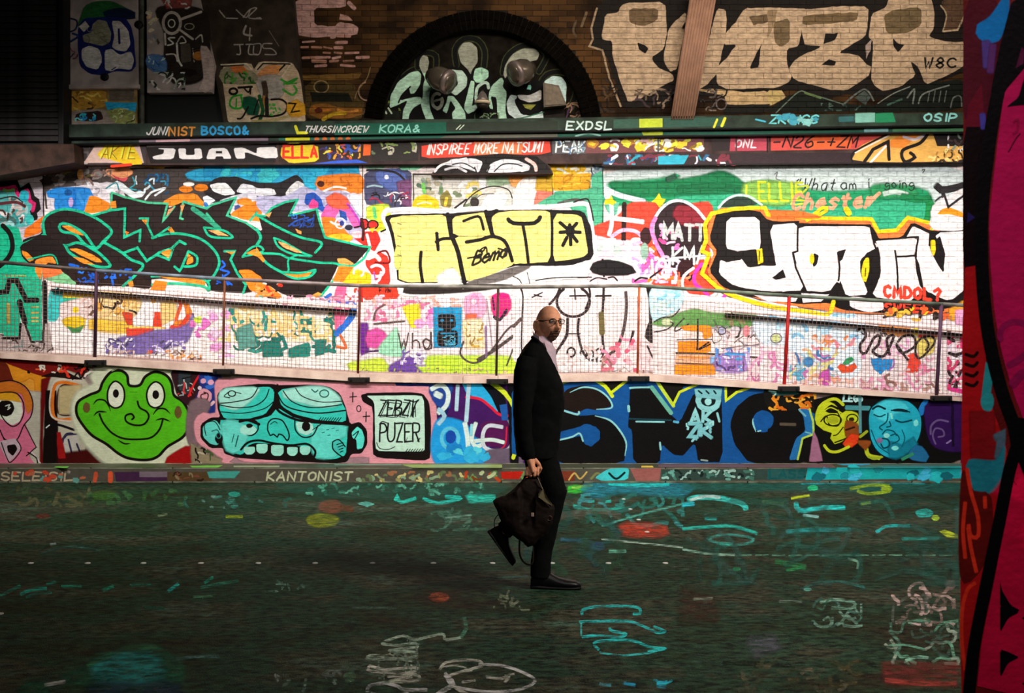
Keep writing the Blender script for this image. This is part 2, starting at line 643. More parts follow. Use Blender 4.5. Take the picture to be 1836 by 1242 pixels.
SMOOTH = set('OCSGQUJBDPR02356789acdeosgmnhbu&')
GLYPH = {
    'A': [[(0, 6), (2, 0), (4, 6)], [(0.8, 4), (3.2, 4)]],
    'B': [[(0, 6), (0, 0)], [(0, 0), (3, 0.3), (3.4, 1.6), (2.6, 2.7), (0, 3)], [(0, 3), (3.4, 3.3), (4, 4.6), (3, 5.8), (0, 6)]],
    'C': [[(4, 1), (2.6, 0), (0.8, 0.8), (0, 3), (0.8, 5.2), (2.6, 6), (4, 5)]],
    'D': [[(0, 0), (0, 6)], [(0, 0), (2.6, 0.4), (4, 3), (2.6, 5.6), (0, 6)]],
    'E': [[(4, 0), (0, 0), (0, 6), (4, 6)], [(0, 3), (3, 3)]],
    'F': [[(4, 0), (0, 0), (0, 6)], [(0, 3), (3, 3)]],
    'G': [[(4, 1), (2.6, 0), (0.8, 0.8), (0, 3), (0.8, 5.2), (2.6, 6), (4, 5), (4, 3.4), (2.4, 3.4)]],
    'H': [[(0, 0), (0, 6)], [(4, 0), (4, 6)], [(0, 3), (4, 3)]],
    'I': [[(1, 0), (1, 6)]],
    'J': [[(3.5, 0), (3.5, 4.5), (2.4, 6), (0.6, 5.6), (0, 4.4)]],
    'K': [[(0, 0), (0, 6)], [(4, 0), (0.3, 3.3), (4, 6)]],
    'L': [[(0, 0), (0, 6), (4, 6)]],
    'M': [[(0, 6), (0, 0), (2, 4), (4, 0), (4, 6)]],
    'N': [[(0, 6), (0, 0), (4, 6), (4, 0)]],
    'O': [[(2, 0), (0.4, 1.2), (0, 3), (0.5, 5), (2, 6), (3.6, 5), (4, 3), (3.5, 1), (2, 0)]],
    'P': [[(0, 6), (0, 0)], [(0, 0), (3, 0.2), (4, 1.6), (3, 3), (0, 3.3)]],
    'Q': [[(2, 0), (0.4, 1.2), (0, 3), (0.5, 5), (2, 6), (3.6, 5), (4, 3), (3.5, 1), (2, 0)], [(2.5, 4.4), (4.2, 6.4)]],
    'R': [[(0, 6), (0, 0)], [(0, 0), (3, 0.2), (4, 1.6), (3, 3), (0, 3.2)], [(1.6, 3.2), (4, 6)]],
    'S': [[(4, 0.8), (2.4, 0), (0.5, 0.8), (0.5, 2.2), (3.4, 3.6), (3.8, 5), (2.2, 6), (0, 5.2)]],
    'T': [[(0, 0), (4, 0)], [(2, 0), (2, 6)]],
    'U': [[(0, 0), (0, 4), (1, 5.8), (3, 5.8), (4, 4), (4, 0)]],
    'V': [[(0, 0), (2, 6), (4, 0)]],
    'W': [[(0, 0), (1, 6), (2, 2.4), (3, 6), (4, 0)]],
    'X': [[(0, 0), (4, 6)], [(4, 0), (0, 6)]],
    'Y': [[(0, 0), (2, 3), (4, 0)], [(2, 3), (2, 6)]],
    'Z': [[(0, 0), (4, 0), (0, 6), (4, 6)]],
    '0': [[(2, 0), (0.4, 1.2), (0, 3), (0.5, 5), (2, 6), (3.6, 5), (4, 3), (3.5, 1), (2, 0)]],
    '1': [[(0.4, 1.2), (1.4, 0), (1.4, 6)]],
    '2': [[(0.2, 1.2), (1.6, 0), (3.6, 0.8), (3.4, 2.4), (0, 6), (4, 6)]],
    '4': [[(3, 6), (3, 0), (0, 4), (4, 4)]],
    '6': [[(3.4, 0), (0.8, 2), (0, 4.4), (1.6, 6), (3.6, 5), (3, 3.2), (0.6, 3.8)]],
    '8': [[(2, 3), (0.5, 1.6), (2, 0), (3.5, 1.6), (2, 3), (0.2, 4.6), (2, 6), (3.8, 4.6), (2, 3)]],
    'a': [[(3.6, 2.4), (1.4, 2.2), (0.2, 4.2), (1.4, 6), (3.4, 5), (3.6, 2.4), (4, 6)]],
    'c': [[(3.6, 2.8), (1.8, 2.2), (0.2, 4), (1.6, 6), (3.8, 5.4)]],
    'd': [[(3.4, 3), (1.4, 2.4), (0.2, 4.4), (1.6, 6), (3.4, 5), (3.6, 0), (3.8, 6)]],
    'e': [[(0.4, 4.2), (3.4, 3.8), (2.4, 2.2), (0.6, 3), (0.4, 5), (2, 6), (3.8, 5.2)]],
    'g': [[(3.6, 2.6), (1.4, 2.2), (0.4, 4), (1.8, 5.4), (3.6, 4), (3.6, 7), (1.6, 8), (0.2, 7)]],
    'h': [[(0.4, 0), (0.4, 6)], [(0.4, 3.6), (2, 2.4), (3.4, 3.4), (3.6, 6)]],
    'i': [[(1, 2.4), (1, 6)], [(1, 0.6), (1, 1)]],
    'l': [[(1, 0), (1, 6)]],
    'm': [[(0, 6), (0, 2.6)], [(0, 3.4), (1.2, 2.4), (2, 3.6), (2, 6)], [(2, 3.4), (3.2, 2.4), (4, 3.6), (4, 6)]],
    'n': [[(0.4, 6), (0.4, 2.4)], [(0.4, 3.4), (2, 2.3), (3.4, 3.4), (3.6, 6)]],
    'o': [[(2, 2.2), (0.4, 3.2), (0.4, 5), (2, 6), (3.6, 5), (3.6, 3.2), (2, 2.2)]],
    'r': [[(0.4, 6), (0.4, 2.4)], [(0.4, 3.6), (1.8, 2.3), (3.4, 2.8)]],
    's': [[(3.6, 2.8), (1.8, 2.2), (0.6, 3.2), (3.2, 4.6), (2.4, 6), (0.2, 5.4)]],
    't': [[(1.6, 0.6), (1.6, 5.2), (2.8, 6)], [(0.2, 2.2), (3.2, 2.2)]],
    'u': [[(0.4, 2.4), (0.5, 5), (2, 6), (3.4, 4.8), (3.6, 2.4), (3.8, 6)]],
    'v': [[(0.2, 2.4), (2, 6), (3.8, 2.4)]],
    'w': [[(0, 2.4), (1, 6), (2, 3.2), (3, 6), (4, 2.4)]],
    'z': [[(0.2, 2.4), (3.6, 2.4), (0.2, 6), (3.8, 6)]],
    '"': [[(1, 0), (0.6, 1.6)], [(2.6, 0), (2.2, 1.6)]],
    '?': [[(0.2, 1.2), (2, 0), (3.8, 1.2), (2, 3.2), (2, 4.4)], [(2, 5.6), (2, 6)]],
    '+': [[(2, 1.4), (2, 5)], [(0.2, 3.2), (3.8, 3.2)]],
    '-': [[(0.4, 3.2), (3.6, 3.2)]],
    '/': [[(3.6, 0), (0.4, 6)]],
    '&': [[(4, 6), (0.8, 1.6), (2, 0), (3, 1.4), (0.2, 4.2), (1.6, 6), (4, 3.6)]],
}

# ================================================================ STRUCTURE
YM, YU, YR, YL, YK = 13.1, 13.1, 13.24, 11.5, 11.07


def prism(bm, poly, y0, y1):
    """extrude an outline given on the plane y0 back to y1 (same real size)"""
    a = [bm.verts.new(wp(x, y, y0)) for x, y in poly]
    b = [bm.verts.new(Vector((v.co.x, y1, v.co.z))) for v in a]
    n = len(poly)
    bm.faces.new(a)
    bm.faces.new(b[::-1])
    for i in range(n):
        bm.faces.new((a[i], b[i], b[(i + 1) % n], a[(i + 1) % n]))


def pr(name, poly, y0, y1, mat, parent=None):
    bm = bmesh.new()
    prism(bm, poly, y0, y1)
    bmesh.ops.recalc_face_normals(bm, faces=bm.faces)
    return bobj(name, bm, mat, parent)


M_WALL = paint_mat('wall_base', brick=0.5)
M_MORTAR = simple('old_mortar', (0.014, 0.010, 0.006), 0.9, var=0.4, scale=8, bump=0.4)
M_CEIL = simple('sooty_ceiling', (0.05, 0.045, 0.04), 0.9, var=0.3, scale=3)
M_COPING = simple('pink_painted_concrete', (0.92, 0.60, 0.52), 0.7, var=0.2, scale=5, bump=0.3)
M_RAMPFLOOR = simple('ramp_concrete', (0.45, 0.33, 0.3), 0.8, var=0.3, scale=4, bump=0.3)
M_BLACK = simple('black_metal', (0.008, 0.008, 0.009), 0.55, bump=0.1)
M_DARKGREEN = simple('green_black_paint', (0.025, 0.045, 0.032), 0.6, var=0.5, scale=5, bump=0.3)


def plain_wall(name, verts, faces, mat, kind='structure'):
    return tag(mobj(name, verts, faces, mat), kind=kind)


# asphalt
mf, nt, b = nodes_of('road_asphalt')
L = nt.links.new
tc = nt.nodes.new('ShaderNodeTexCoord')
mp = nt.nodes.new('ShaderNodeMapping')
mp.inputs['Scale'].default_value = (0.6, 1.1, 1)
L(tc.outputs['Object'], mp.inputs[0])
n1 = nt.nodes.new('ShaderNodeTexNoise'); n1.inputs['Scale'].default_value = 1.3; n1.inputs['Detail'].default_value = 9; n1.inputs['Roughness'].default_value = 0.7
n2 = nt.nodes.new('ShaderNodeTexNoise'); n2.inputs['Scale'].default_value = 22; n2.inputs['Detail'].default_value = 9; n2.inputs['Roughness'].default_value = 0.72
n3 = nt.nodes.new('ShaderNodeTexNoise'); n3.inputs['Scale'].default_value = 130; n3.inputs['Detail'].default_value = 3
L(mp.outputs[0], n1.inputs['Vector'])
L(mp.outputs[0], n2.inputs['Vector'])
L(tc.outputs['Object'], n3.inputs['Vector'])
cr = nt.nodes.new('ShaderNodeValToRGB')
e = cr.color_ramp
e.elements[0].position = 0.34; e.elements[0].color = (0.020, 0.013, 0.007, 1)
e.elements[1].position = 0.43; e.elements[1].color = (0.014, 0.026, 0.012, 1)
for pos, c in ((0.50, (0.014, 0.038, 0.022, 1)), (0.57, (0.036, 0.034, 0.020, 1)), (0.66, (0.040, 0.075, 0.052, 1))):
    k = e.elements.new(pos); k.color = c
L(n1.outputs['Fac'], cr.inputs[0])
mx = nt.nodes.new('ShaderNodeMix'); mx.data_type = 'RGBA'; mx.blend_type = 'MULTIPLY'; mx.inputs[0].default_value = 1
r2 = nt.nodes.new('ShaderNodeMapRange'); r2.inputs[1].default_value = .4; r2.inputs[2].default_value = .62; r2.inputs[3].default_value = 0.25; r2.inputs[4].default_value = 2.7
L(n2.outputs['Fac'], r2.inputs[0])
L(cr.outputs[0], mx.inputs[6])
L(r2.outputs[0], mx.inputs[7])
L(mx.outputs[2], b.inputs['Base Color'])
b.inputs['Roughness'].default_value = 0.62
b.inputs['Specular IOR Level'].default_value = 0.08
ma = nt.nodes.new('ShaderNodeMath'); ma.operation = 'MULTIPLY_ADD'; ma.inputs[1].default_value = 0.5
L(n2.outputs['Fac'], ma.inputs[0])
L(n3.outputs['Fac'], ma.inputs[2])
bp = nt.nodes.new('ShaderNodeBump'); bp.inputs['Strength'].default_value = 0.9; bp.inputs['Distance'].default_value = 0.012
L(ma.outputs[0], bp.inputs['Height'])
L(bp.outputs['Normal'], b.inputs['Normal'])

XL, XR = -12.0, 13.0
fl = plain_wall('floor', [(XL, -3, 0), (XR, -3, 0), (XR, YL, 0), (XL, YL, 0)], [(0, 1, 2, 3)], mf)

# kerb of stones
kb = tag(empty('trim_1'), kind='structure')
M_KERB = simple('kerb_concrete', (0.17, 0.17, 0.12), 0.75, var=0.4, scale=6, bump=0.5)
KH = 0.174
kst = None
for i in range(27):
    if kst is None:
        bm = bmesh.new()
        bx(bm, 0, 0.908, YK, YL, 0, KH, 0.012)
        kst = bobj('kerb_stone', bm, M_KERB, kb)
        k = kst
    else:
        k = kst.copy(); link(k, kb)
    k.location = (XL + 0.914 * i, 0, 0)

# roadside retaining wall of the ramp: top follows the slope and the level landing
TOPE = [(-900, 590), (0, 632), (173, 641), (403, 656), (645, 670), (830, 674), (893, 674), (1146, 670), (1415, 690), (1722, 712), (2700, 775)]
BOTE = [(-900, 600), (0, 642), (173, 653), (403, 669), (645, 684), (830, 687), (893, 687), (1146, 682), (1415, 700), (1722, 719), (2700, 785)]
M_LOWWALL = simple('rendered_wall', (0.30, 0.20, 0.19), 0.6, var=0.3, scale=5, bump=0.3)
lw = pr('wall_ramp', [(x, y - 5) for x, y in BOTE] + [(2700, 863), (-900, 863)], YL, YL + 0.22, M_LOWWALL)
tag(lw, kind='structure')
# coping slabs between the posts
YC = YL - 0.045
for i in range(len(TOPE) - 1):
    (xa, ya), (xb, yb) = TOPE[i], TOPE[i + 1]
    (_, yc), (_, yd) = BOTE[i], BOTE[i + 1]
    g = 0.35
    pr('coping_slab', [(xa + g, ya), (xb - g, yb), (xb - g, yd), (xa + g, yc)], YC, YL + 0.26, M_COPING, lw)
# ramp walkway
rv, rf = [], []
for i, (x, y) in enumerate(TOPE):
    p = wp(x, y, YC)
    rv += [(p.x, YL + 0.2, p.z - 0.015), (p.x, YM, p.z - 0.015)]
    if i: rf.append((2 * i - 2, 2 * i, 2 * i + 1, 2 * i - 1))
tag(mobj('floor_ramp', rv, rf, M_RAMPFLOOR), kind='structure')

# big rear wall: (mortar plane) with the arch left open
wb = tag(empty('wall_back'), kind='structure')
ACX, ACY, ARO, ARI = 865.0, 232.0, 213.0, 180.0
sY = YU + 0.008
cx_, cz_ = wx(ACX, YU), wz(ACY, YU)
ro, ri = ARO / FPX * YU, ARI / FPX * YU
bm = bmesh.new()
base = [bm.verts.new((x, sY, z)) for x, z in ((XL, -0.2), (XR, -0.2), (XR, 6.9), (XL, 6.9))]
z0 = wz(213, YU)
dx = math.sqrt(max(0.0, ri ** 2 - (z0 - cz_) ** 2))
a0 = math.asin((z0 - cz_) / ri)
arc = []
for i in range(33):
    t = (math.pi - a0) + (a0 - (math.pi - a0)) * i / 32
    arc.append((cx_ + ri * math.cos(t), cz_ + ri * math.sin(t)))
outl = [(XL, -0.2), (XR, -0.2), (XR, 6.9), (XL, 6.9)]
tri = tessellate_polygon([[Vector((x, z, 0)) for x, z in outl], [Vector((x, z, 0)) for x, z in arc]])
allp = outl + arc
bm.free()
plaster = mobj('mortar_backing', [(x, sY, z) for x, z in allp], [tuple(t) for t in tri], M_MORTAR, wb)
# recess of the blind arch
rvv = [(x, sY, z) for x, z in arc] + [(x, YR, z) for x, z in arc]
n = len(arc)
ff = [(i, i + 1, n + i + 1, n + i) for i in range(n - 1)] + [(n - 1, 0, n, 2 * n - 1), tuple(range(n, 2 * n))]
M_RECESS = simple('sooty_recess', (0.010, 0.008, 0.006), 0.95, var=0.4, scale=9, bump=0.5, spec=0.05)
mobj('arch_recess', rvv, ff, M_RECESS, wb)

# bricks ---------------------------------------------------------
mb, nt, b = nodes_of('soot_brown_brick')
L = nt.links.new
oi = nt.nodes.new('ShaderNodeObjectInfo')
ge = nt.nodes.new('ShaderNodeNewGeometry')
n1 = nt.nodes.new('ShaderNodeTexNoise'); n1.inputs['Scale'].default_value = 1.6; n1.inputs['Detail'].default_value = 7
L(ge.outputs['Position'], n1.inputs['Vector'])
cr = nt.nodes.new('ShaderNodeValToRGB')
e = cr.color_ramp
e.elements[0].position = 0.38; e.elements[0].color = (0.016, 0.008, 0.004, 1)
e.elements[1].position = 0.62; e.elements[1].color = (0.085, 0.040, 0.013, 1)
ad = nt.nodes.new('ShaderNodeMath'); ad.operation = 'MULTIPLY_ADD'; ad.inputs[1].default_value = 0.16
L(oi.outputs['Random'], ad.inputs[0]); L(n1.outputs['Fac'], ad.inputs[2])
sb = nt.nodes.new('ShaderNodeMath'); sb.operation = 'SUBTRACT'; sb.inputs[1].default_value = 0.08
L(ad.outputs[0], sb.inputs[0]); L(sb.outputs[0], cr.inputs[0]); L(cr.outputs[0], b.inputs['Base Color'])
n2 = nt.nodes.new('ShaderNodeTexNoise'); n2.inputs['Scale'].default_value = 40; n2.inputs['Detail'].default_value = 5
L(ge.outputs['Position'], n2.inputs['Vector'])
bp = nt.nodes.new('ShaderNodeBump'); bp.inputs['Strength'].default_value = 0.5; bp.inputs['Distance'].default_value = 0.006
L(n2.outputs['Fac'], bp.inputs['Height']); L(bp.outputs['Normal'], b.inputs['Normal'])
b.inputs['Roughness'].default_value = 0.85
b.inputs['Specular IOR Level'].default_value = 0.12
M_BRICK = mb
M_VOUS = simple('sooty_arch_brick', (0.002, 0.0014, 0.001), 0.95, var=0.5, scale=12, bump=0.5, spec=0.05)

RND = random.Random(11)
BR = []      # (x0, x1, z0, z1, yfront) real; px rect
course, blen = 0.075, 0.225
zz = z0
row = 0
while zz < wz(-30, YU):
    off = 0 if row % 2 else blen / 2
    x = wx(388, YU) - off
    while x < wx(1800, YU):
        xa, xb = x + 0.0035, x + blen - 0.0035
        zm = zz + course / 2
        if abs(zm - cz_) < ro:
            hx = math.sqrt(ro ** 2 - (zm - cz_) ** 2)
            if xa < cx_ + hx and xb > cx_ - hx:
                if xb > cx_ + hx: xa = max(xa, cx_ + hx + 0.004)
                elif xa < cx_ - hx: xb = min(xb, cx_ - hx - 0.004)
                else: xa = xb
        if xb - xa > 0.045:
            BR.append((xa, xb, zz + 0.0035, zz + course - 0.0035, YU - RND.uniform(-0.002, 0.004)))
        x += blen
    zz += course
    row += 1


def topx(xw, Y): return 918 + xw * FPX / Y
def topy(zw, Y): return 621 + (CAM_Z - zw) * FPX / Y


# (bare brown masonry first: those are the bricks one can pick apart)
def bare(bk):
    px, py = topx((bk[0] + bk[1]) / 2, YU), topy((bk[2] + bk[3]) / 2, YU)
    d = 0
    if 525 < px < 720: d -= 1000
    if 720 <= px < 1090: d -= 600
    return d + abs(px - 800) * 0.3 + py * 0.1


order = sorted(range(len(BR)), key=lambda i: bare(BR[i]))
bmesh_full = None
single = order[:300]
bm = bmesh.new()
bx(bm, -0.5, 0.5, -0.5, 0.5, -0.5, 0.5, 0.03)
proto_me = bpy.data.meshes.new('brick')
bm.normal_update(); bm.to_mesh(proto_me); bm.free()
proto_me.materials.append(M_BRICK)
for i in single:
    xa, xb, za, zb, yf = BR[i]
    o = bpy.data.objects.new('brick', proto_me)
    o.location = ((xa + xb) / 2, (yf + sY + 0.004) / 2, (za + zb) / 2)
    o.scale = (xb - xa, sY + 0.004 - yf, zb - za)
    link(o, wb)
bm = bmesh.new()
for i in order[300:]:
    xa, xb, za, zb, yf = BR[i]
    bx(bm, xa, xb, yf, sY + 0.004, za, zb)
tag(bobj('brickwork', bm, M_BRICK, wb), kind='stuff')
# arch ring of bricks on end
nv = 62
for i in range(nv):
    t0 = math.pi * (i + 0.06) / nv
    t1 = math.pi * (i + 0.94) / nv
    if cz_ + ro * math.sin(t0) < z0 or cz_ + ro * math.sin(t1) < z0: continue
    for (ra_, rb_) in ((ri, (ri + ro) / 2 - 0.004), ((ri + ro) / 2 + 0.004, ro)):
        q = [(ra_, t0), (rb_, t0), (rb_, t1), (ra_, t1)]
        yf = YU - 0.01 - RND.uniform(-0.002, 0.004)
        vv = [(cx_ + r * math.cos(t), yf, cz_ + r * math.sin(t)) for r, t in q] + [(cx_ + r * math.cos(t), sY, cz_ + r * math.sin(t)) for r, t in q]
        mobj('arch_brick', vv, [(0, 1, 2, 3), (4, 7, 6, 5), (0, 4, 5, 1), (1, 5, 6, 2), (2, 6, 7, 3), (3, 7, 4, 0)], M_VOUS, wb)

# brick-draping of paint films
BRPX = [(topx(b_[0], b_[4]), topx(b_[1], b_[4]), topy(b_[3], b_[4]), topy(b_[2], b_[4]), b_[4]) for b_ in BR]


def clip_poly(P, ax, v, keep_less):
    out = []
    n = len(P)
    for i in range(n):
        a, c = P[i], P[(i + 1) % n]
        ina = (a[ax] <= v) if keep_less else (a[ax] >= v)
        inc = (c[ax] <= v) if keep_less else (c[ax] >= v)
        if ina: out.append(a)
        if ina != inc:
            t = (v - a[ax]) / (c[ax] - a[ax])
            out.append((a[0] + (c[0] - a[0]) * t, a[1] + (c[1] - a[1]) * t))
    return out


def drape(s, pts, faces, cols, h):
    n0 = len(s.V)
    for p in pts:
        s.V.append((wx(p[0], sY), sY - 0.0012 - h, wz(p[1], sY)))
    s.C.extend(cols)
    s.F.extend([tuple(n0 + j for j in f) for f in faces])
    FB = []
    for f in faces:
        P = [pts[j] for j in f]
        FB.append((min(p[0] for p in P), max(p[0] for p in P), min(p[1] for p in P), max(p[1] for p in P), P, cols[f[0]]))
    gx0, gx1 = min(f[0] for f in FB), max(f[1] for f in FB)
    gy0, gy1 = min(f[2] for f in FB), max(f[3] for f in FB)
    for (xa, xb, ya, yb, yf) in BRPX:
        if xb < gx0 or xa > gx1 or yb < gy0 or ya > gy1: continue
        for (fx0, fx1, fy0, fy1, P, c) in FB:
            if xb < fx0 or xa > fx1 or yb < fy0 or ya > fy1: continue
            Q = P
            if fx0 < xa: Q = clip_poly(Q, 0, xa, False)
            if fx1 > xb and Q: Q = clip_poly(Q, 0, xb, True)
            if fy0 < ya and Q: Q = clip_poly(Q, 1, ya, False)
            if fy1 > yb and Q: Q = clip_poly(Q, 1, yb, True)
            if len(Q) < 3: continue
            n1_ = len(s.V)
            for q in Q:
                s.V.append((wx(q[0], yf), yf - 0.0012 - h, wz(q[1], yf)))
                s.C.append(c)
            s.F.append(tuple(range(n1_, n1_ + len(Q))))


# ceiling (above the view) and side closures
plain_wall('ceiling', [(XL, -3, 6.9), (XR, -3, 6.9), (XR, YR, 6.9), (XL, YR, 6.9)], [(0, 1, 2, 3)], M_CEIL)

# cornice beam, its cables, lower strip and board band
cor = pr('trim_2', [(60, 224), (118, 223), (1740, 201), (2700, 190), (2700, 212), (1740, 223), (118, 246), (60, 247)], 12.86, 13.12, M_DARKGREEN)
tag(cor, kind='structure')
strip = pr('lower_strip', [(118, 249), (1740, 226), (2700, 214), (2700, 224), (1740, 236), (118, 258)], 12.93, 13.12, M_DARKGREEN, cor)
for k, (ya, yb) in enumerate(((247.5, 224.5), (259.0, 237.0))):
    bm = bmesh.new()
    pts = [wp(120 + (1740 - 120) * t / 12, ya + (yb - ya) * t / 12 + 0.6 * math.sin(t * 2.1 + k), 12.88 + 0.05 * k) for t in range(13)]
    tube(bm, pts, 0.016, 8)
    tag(bobj('cable', bm, M_BLACK, smooth=True), 'black cable running along the beam above the painted wall, %s one' % ('upper' if k == 0 else 'lower'), 'cable', 'cables along the beam')
M_BAND = simple('band_boards', (0.05, 0.03, 0.028), 0.7, var=0.4, scale=6, bump=0.3)
band = pr('trim_3', [(128, 259), (1740, 237), (2700, 225), (2700, 284), (1740, 291), (128, 296)], 12.99, 13.12, M_BAND)
tag(band, kind='structure')

# closed shutter at the far left, with separate slats
sh = tag(empty('door_1'), kind='structure')
M_SLAT = simple('blackened_slat', (0.016, 0.015, 0.015), 0.6, var=0.5, scale=9, bump=0.2)
M_SLAT2 = M_SLAT
SHX0, SHX1 = wx(-420, 12.8), wx(110, 12.8)
bm = bmesh.new()
hgt = 10.6 / FPX * 12.8
bx(bm, SHX0, SHX1, 12.74, 12.775, -hgt / 2 + 0.004, hgt / 2 - 0.004, 0.008)
sl = bobj('slat', bm, M_SLAT, sh)
for i in range(26):
    o = sl if i == 0 else link(sl.copy(), sh)
    o.location = (0, 0, wz(250 - 10.6 * i, 12.8))
bm = bmesh.new()
bx(bm, SHX1, wx(120, 12.8), 12.70, 13.1, wz(262, 12.8), 6.6, 0.01)
bobj('shutter_frame', bm, M_BLACK, sh)
pr('shutter_backing', [(-420, -40), (118, -40), (118, 262), (-420, 262)], 12.80, 13.1, M_BLACK, sh)
M_SILL = simple('rust_dark_beam', (0.035, 0.018, 0.012), 0.7, var=0.5, scale=7, bump=0.4)
tag(pr('trim_4', [(-700, 268), (132, 258), (134, 291), (0, 314), (-700, 345)], 12.7, 13.1, M_SILL), kind='structure')

# panels, pier and ducts of the upper left
M_CAB = paint_mat('cabinet_paint', var=0.28, grit=0.25, rough=0.6)
M_PIER = simple('dark_render', (0.040, 0.028, 0.020), 0.8, var=0.4, scale=6, bump=0.5)
tag(pr('trim_5', [(110, -40), (388, -40), (420, 240), (110, 240)], 13.04, 13.12, M_BLACK), kind='structure')
M_CAB1 = simple('grimy_white_steel', (0.42, 0.36, 0.35), 0.6, var=0.3, scale=4, bump=0.2)
M_CAB2 = simple('ochre_board', (0.30, 0.20, 0.07), 0.7, var=0.4, scale=6, bump=0.3)


def cabinet(name, poly, y0, y1, mat, label, cat, lip=None):
    root = tag(empty(name, wp(poly[0][0], poly[2][1], y1)), label, cat)
    off = Vector(root.location)
    def sub(nm, pl, a, b_, m_):
        bm = bmesh.new()
        prism(bm, pl, a, b_)
        bmesh.ops.recalc_face_normals(bm, faces=bm.faces)
        for v in bm.verts: v.co -= off
        return bobj(nm, bm, m_, root)
    sub('body', poly, y0, y1, mat)
    if lip: sub('ledge', lip, y0 - 0.04, y1, mat)
    return root, off


def bolt(root, off, px, py, Y, r, mat, name='bolt'):
    bm = bmesh.new()
    c = wp(px, py, Y) - off
    rr = r / FPX * Y
    tube(bm, [c + Vector((0, 0.02, 0)), c, c + Vector((0, -0.015, 0)), c + Vector((0, -0.022, 0))], [rr, rr, rr * 0.85, rr * 0.5], 14)
    return bobj(name, bm, mat, root, True)


c1, o1 = cabinet('wall_cabinet', [(119, -12), (246, -12), (247, 152), (121, 154)], 12.90, 13.06, M_CAB1, 'grimy white wall cabinet with blue bubble letters and green smear beside the black shutter', 'cabinet', [(112, 152), (248, 150), (248, 157), (112, 159)])
bolt(c1, o1, 188, 138, 12.9, 7.5, M_BLACK, 'lock')
c2, o2 = cabinet('wall_cabinet', [(122, 162), (245, 160), (246, 230), (124, 232)], 12.94, 13.06, M_CAB2, 'low ochre wall cabinet with a small blue tag, under the white one by the shutter', 'cabinet')
c3, o3 = cabinet('wall_cabinet', [(263, -12), (356, -12), (386, 118), (379, 165), (264, 166)], 12.92, 13.06, M_CAB1, 'grimy white wall cabinet with a long-nosed face drawn on it, beside the dark pier', 'cabinet')
bm = bmesh.new()
tube(bm, [wp(254, -15, 12.95), wp(254, 110, 12.95), wp(255, 232, 12.95)], 0.032, 12)
pp = tag(bobj('drain_pipe', bm, simple('painted_pipe', (0.07, 0.075, 0.06), 0.5, var=0.6, scale=7)), 'dark upright pipe splashed with pale paint between the two white wall cabinets', 'pipe')
bm = bmesh.new()
c = wp(248, 44, 12.9)
tube(bm, [c + Vector((0, 0.06, 0)), c, c + Vector((0, -.02, 0))], [0.055, 0.055, 0.035], 16)
bobj('pipe_bracket', bm, M_BLACK, pp, True)
pier = pr('wall_pier', [(358, -20), (524, -20), (547, 216), (549, 224), (402, 224)], 12.96, 13.12, M_PIER)
tag(pier, kind='structure')

# ribbed cable duct, leaning
root = tag(empty('cable_duct', wp(1224, 215, 12.9)), 'tan ribbed cable duct leaning down across the silver brick lettering', 'duct')
M_DUCT = simple('tan_duct', (0.33, 0.18, 0.12), 0.5, var=0.15, scale=10, bump=0.15)
off = Vector(root.location)
T0, T1, B0, B1 = (1239, -14), (1286, -14), (1203, 214), (1244, 215)
bm = bmesh.new(); prism(bm, [T0, T1, B1, B0], 12.86, 12.93)
bmesh.ops.recalc_face_normals(bm, faces=bm.faces)
for v in bm.verts: v.co -= off
bobj('duct_body', bm, M_DUCT, root)
for i in range(9):
    t = (i + 0.5) / 9
    bm = bmesh.new()
    tube(bm, [wp(T0[0] + (T1[0] - T0[0]) * t, T0[1], 12.855) - off, wp(B0[0] + (B1[0] - B0[0]) * t, 214, 12.855) - off], 0.0115, 8)
    bobj('rib', bm, M_DUCT, root, True)
for py in (40, 165):
    f = (py + 14) / 228
    bm = bmesh.new()
    xl, xr = T0[0] + (B0[0] - T0[0]) * f, T1[0] + (B1[0] - T1[0]) * f
    prism(bm, [(xl - 3, py), (xr + 3, py), (xr + 2, py + 3), (xl - 4, py + 3)], 12.92, 13.085)
    bmesh.ops.recalc_face_normals(bm, faces=bm.faces)
    for v in bm.verts: v.co -= off
    bobj('clamp', bm, M_BLACK, root)

# foreground pier, close on the right
PY = 3.2
PX0 = wx(1727, PY)
bm = bmesh.new()
PB = PY + 0.3
_v = [bm.verts.new((x, y, z)) for z in (0, 6.9) for x, y in ((PX0, PY), (PX0 + 1.7, PY), (PX0 + 1.7, PB), (wx(1732, PB), PB))]
for q in ((0, 1, 2, 3), (7, 6, 5, 4), (0, 4, 5, 1), (1, 5, 6, 2), (2, 6, 7, 3), (3, 7, 4, 0)):
    bm.faces.new([_v[i] for i in q])
bmesh.ops.recalc_face_normals(bm, faces=bm.faces)
M_PILLAR = simple('dark_red_paint', (0.13, 0.006, 0.006), 0.45, var=0.35, scale=5, bump=0.25, bscale=120)
pil = tag(bobj('wall_right', bm, M_PILLAR), kind='structure')

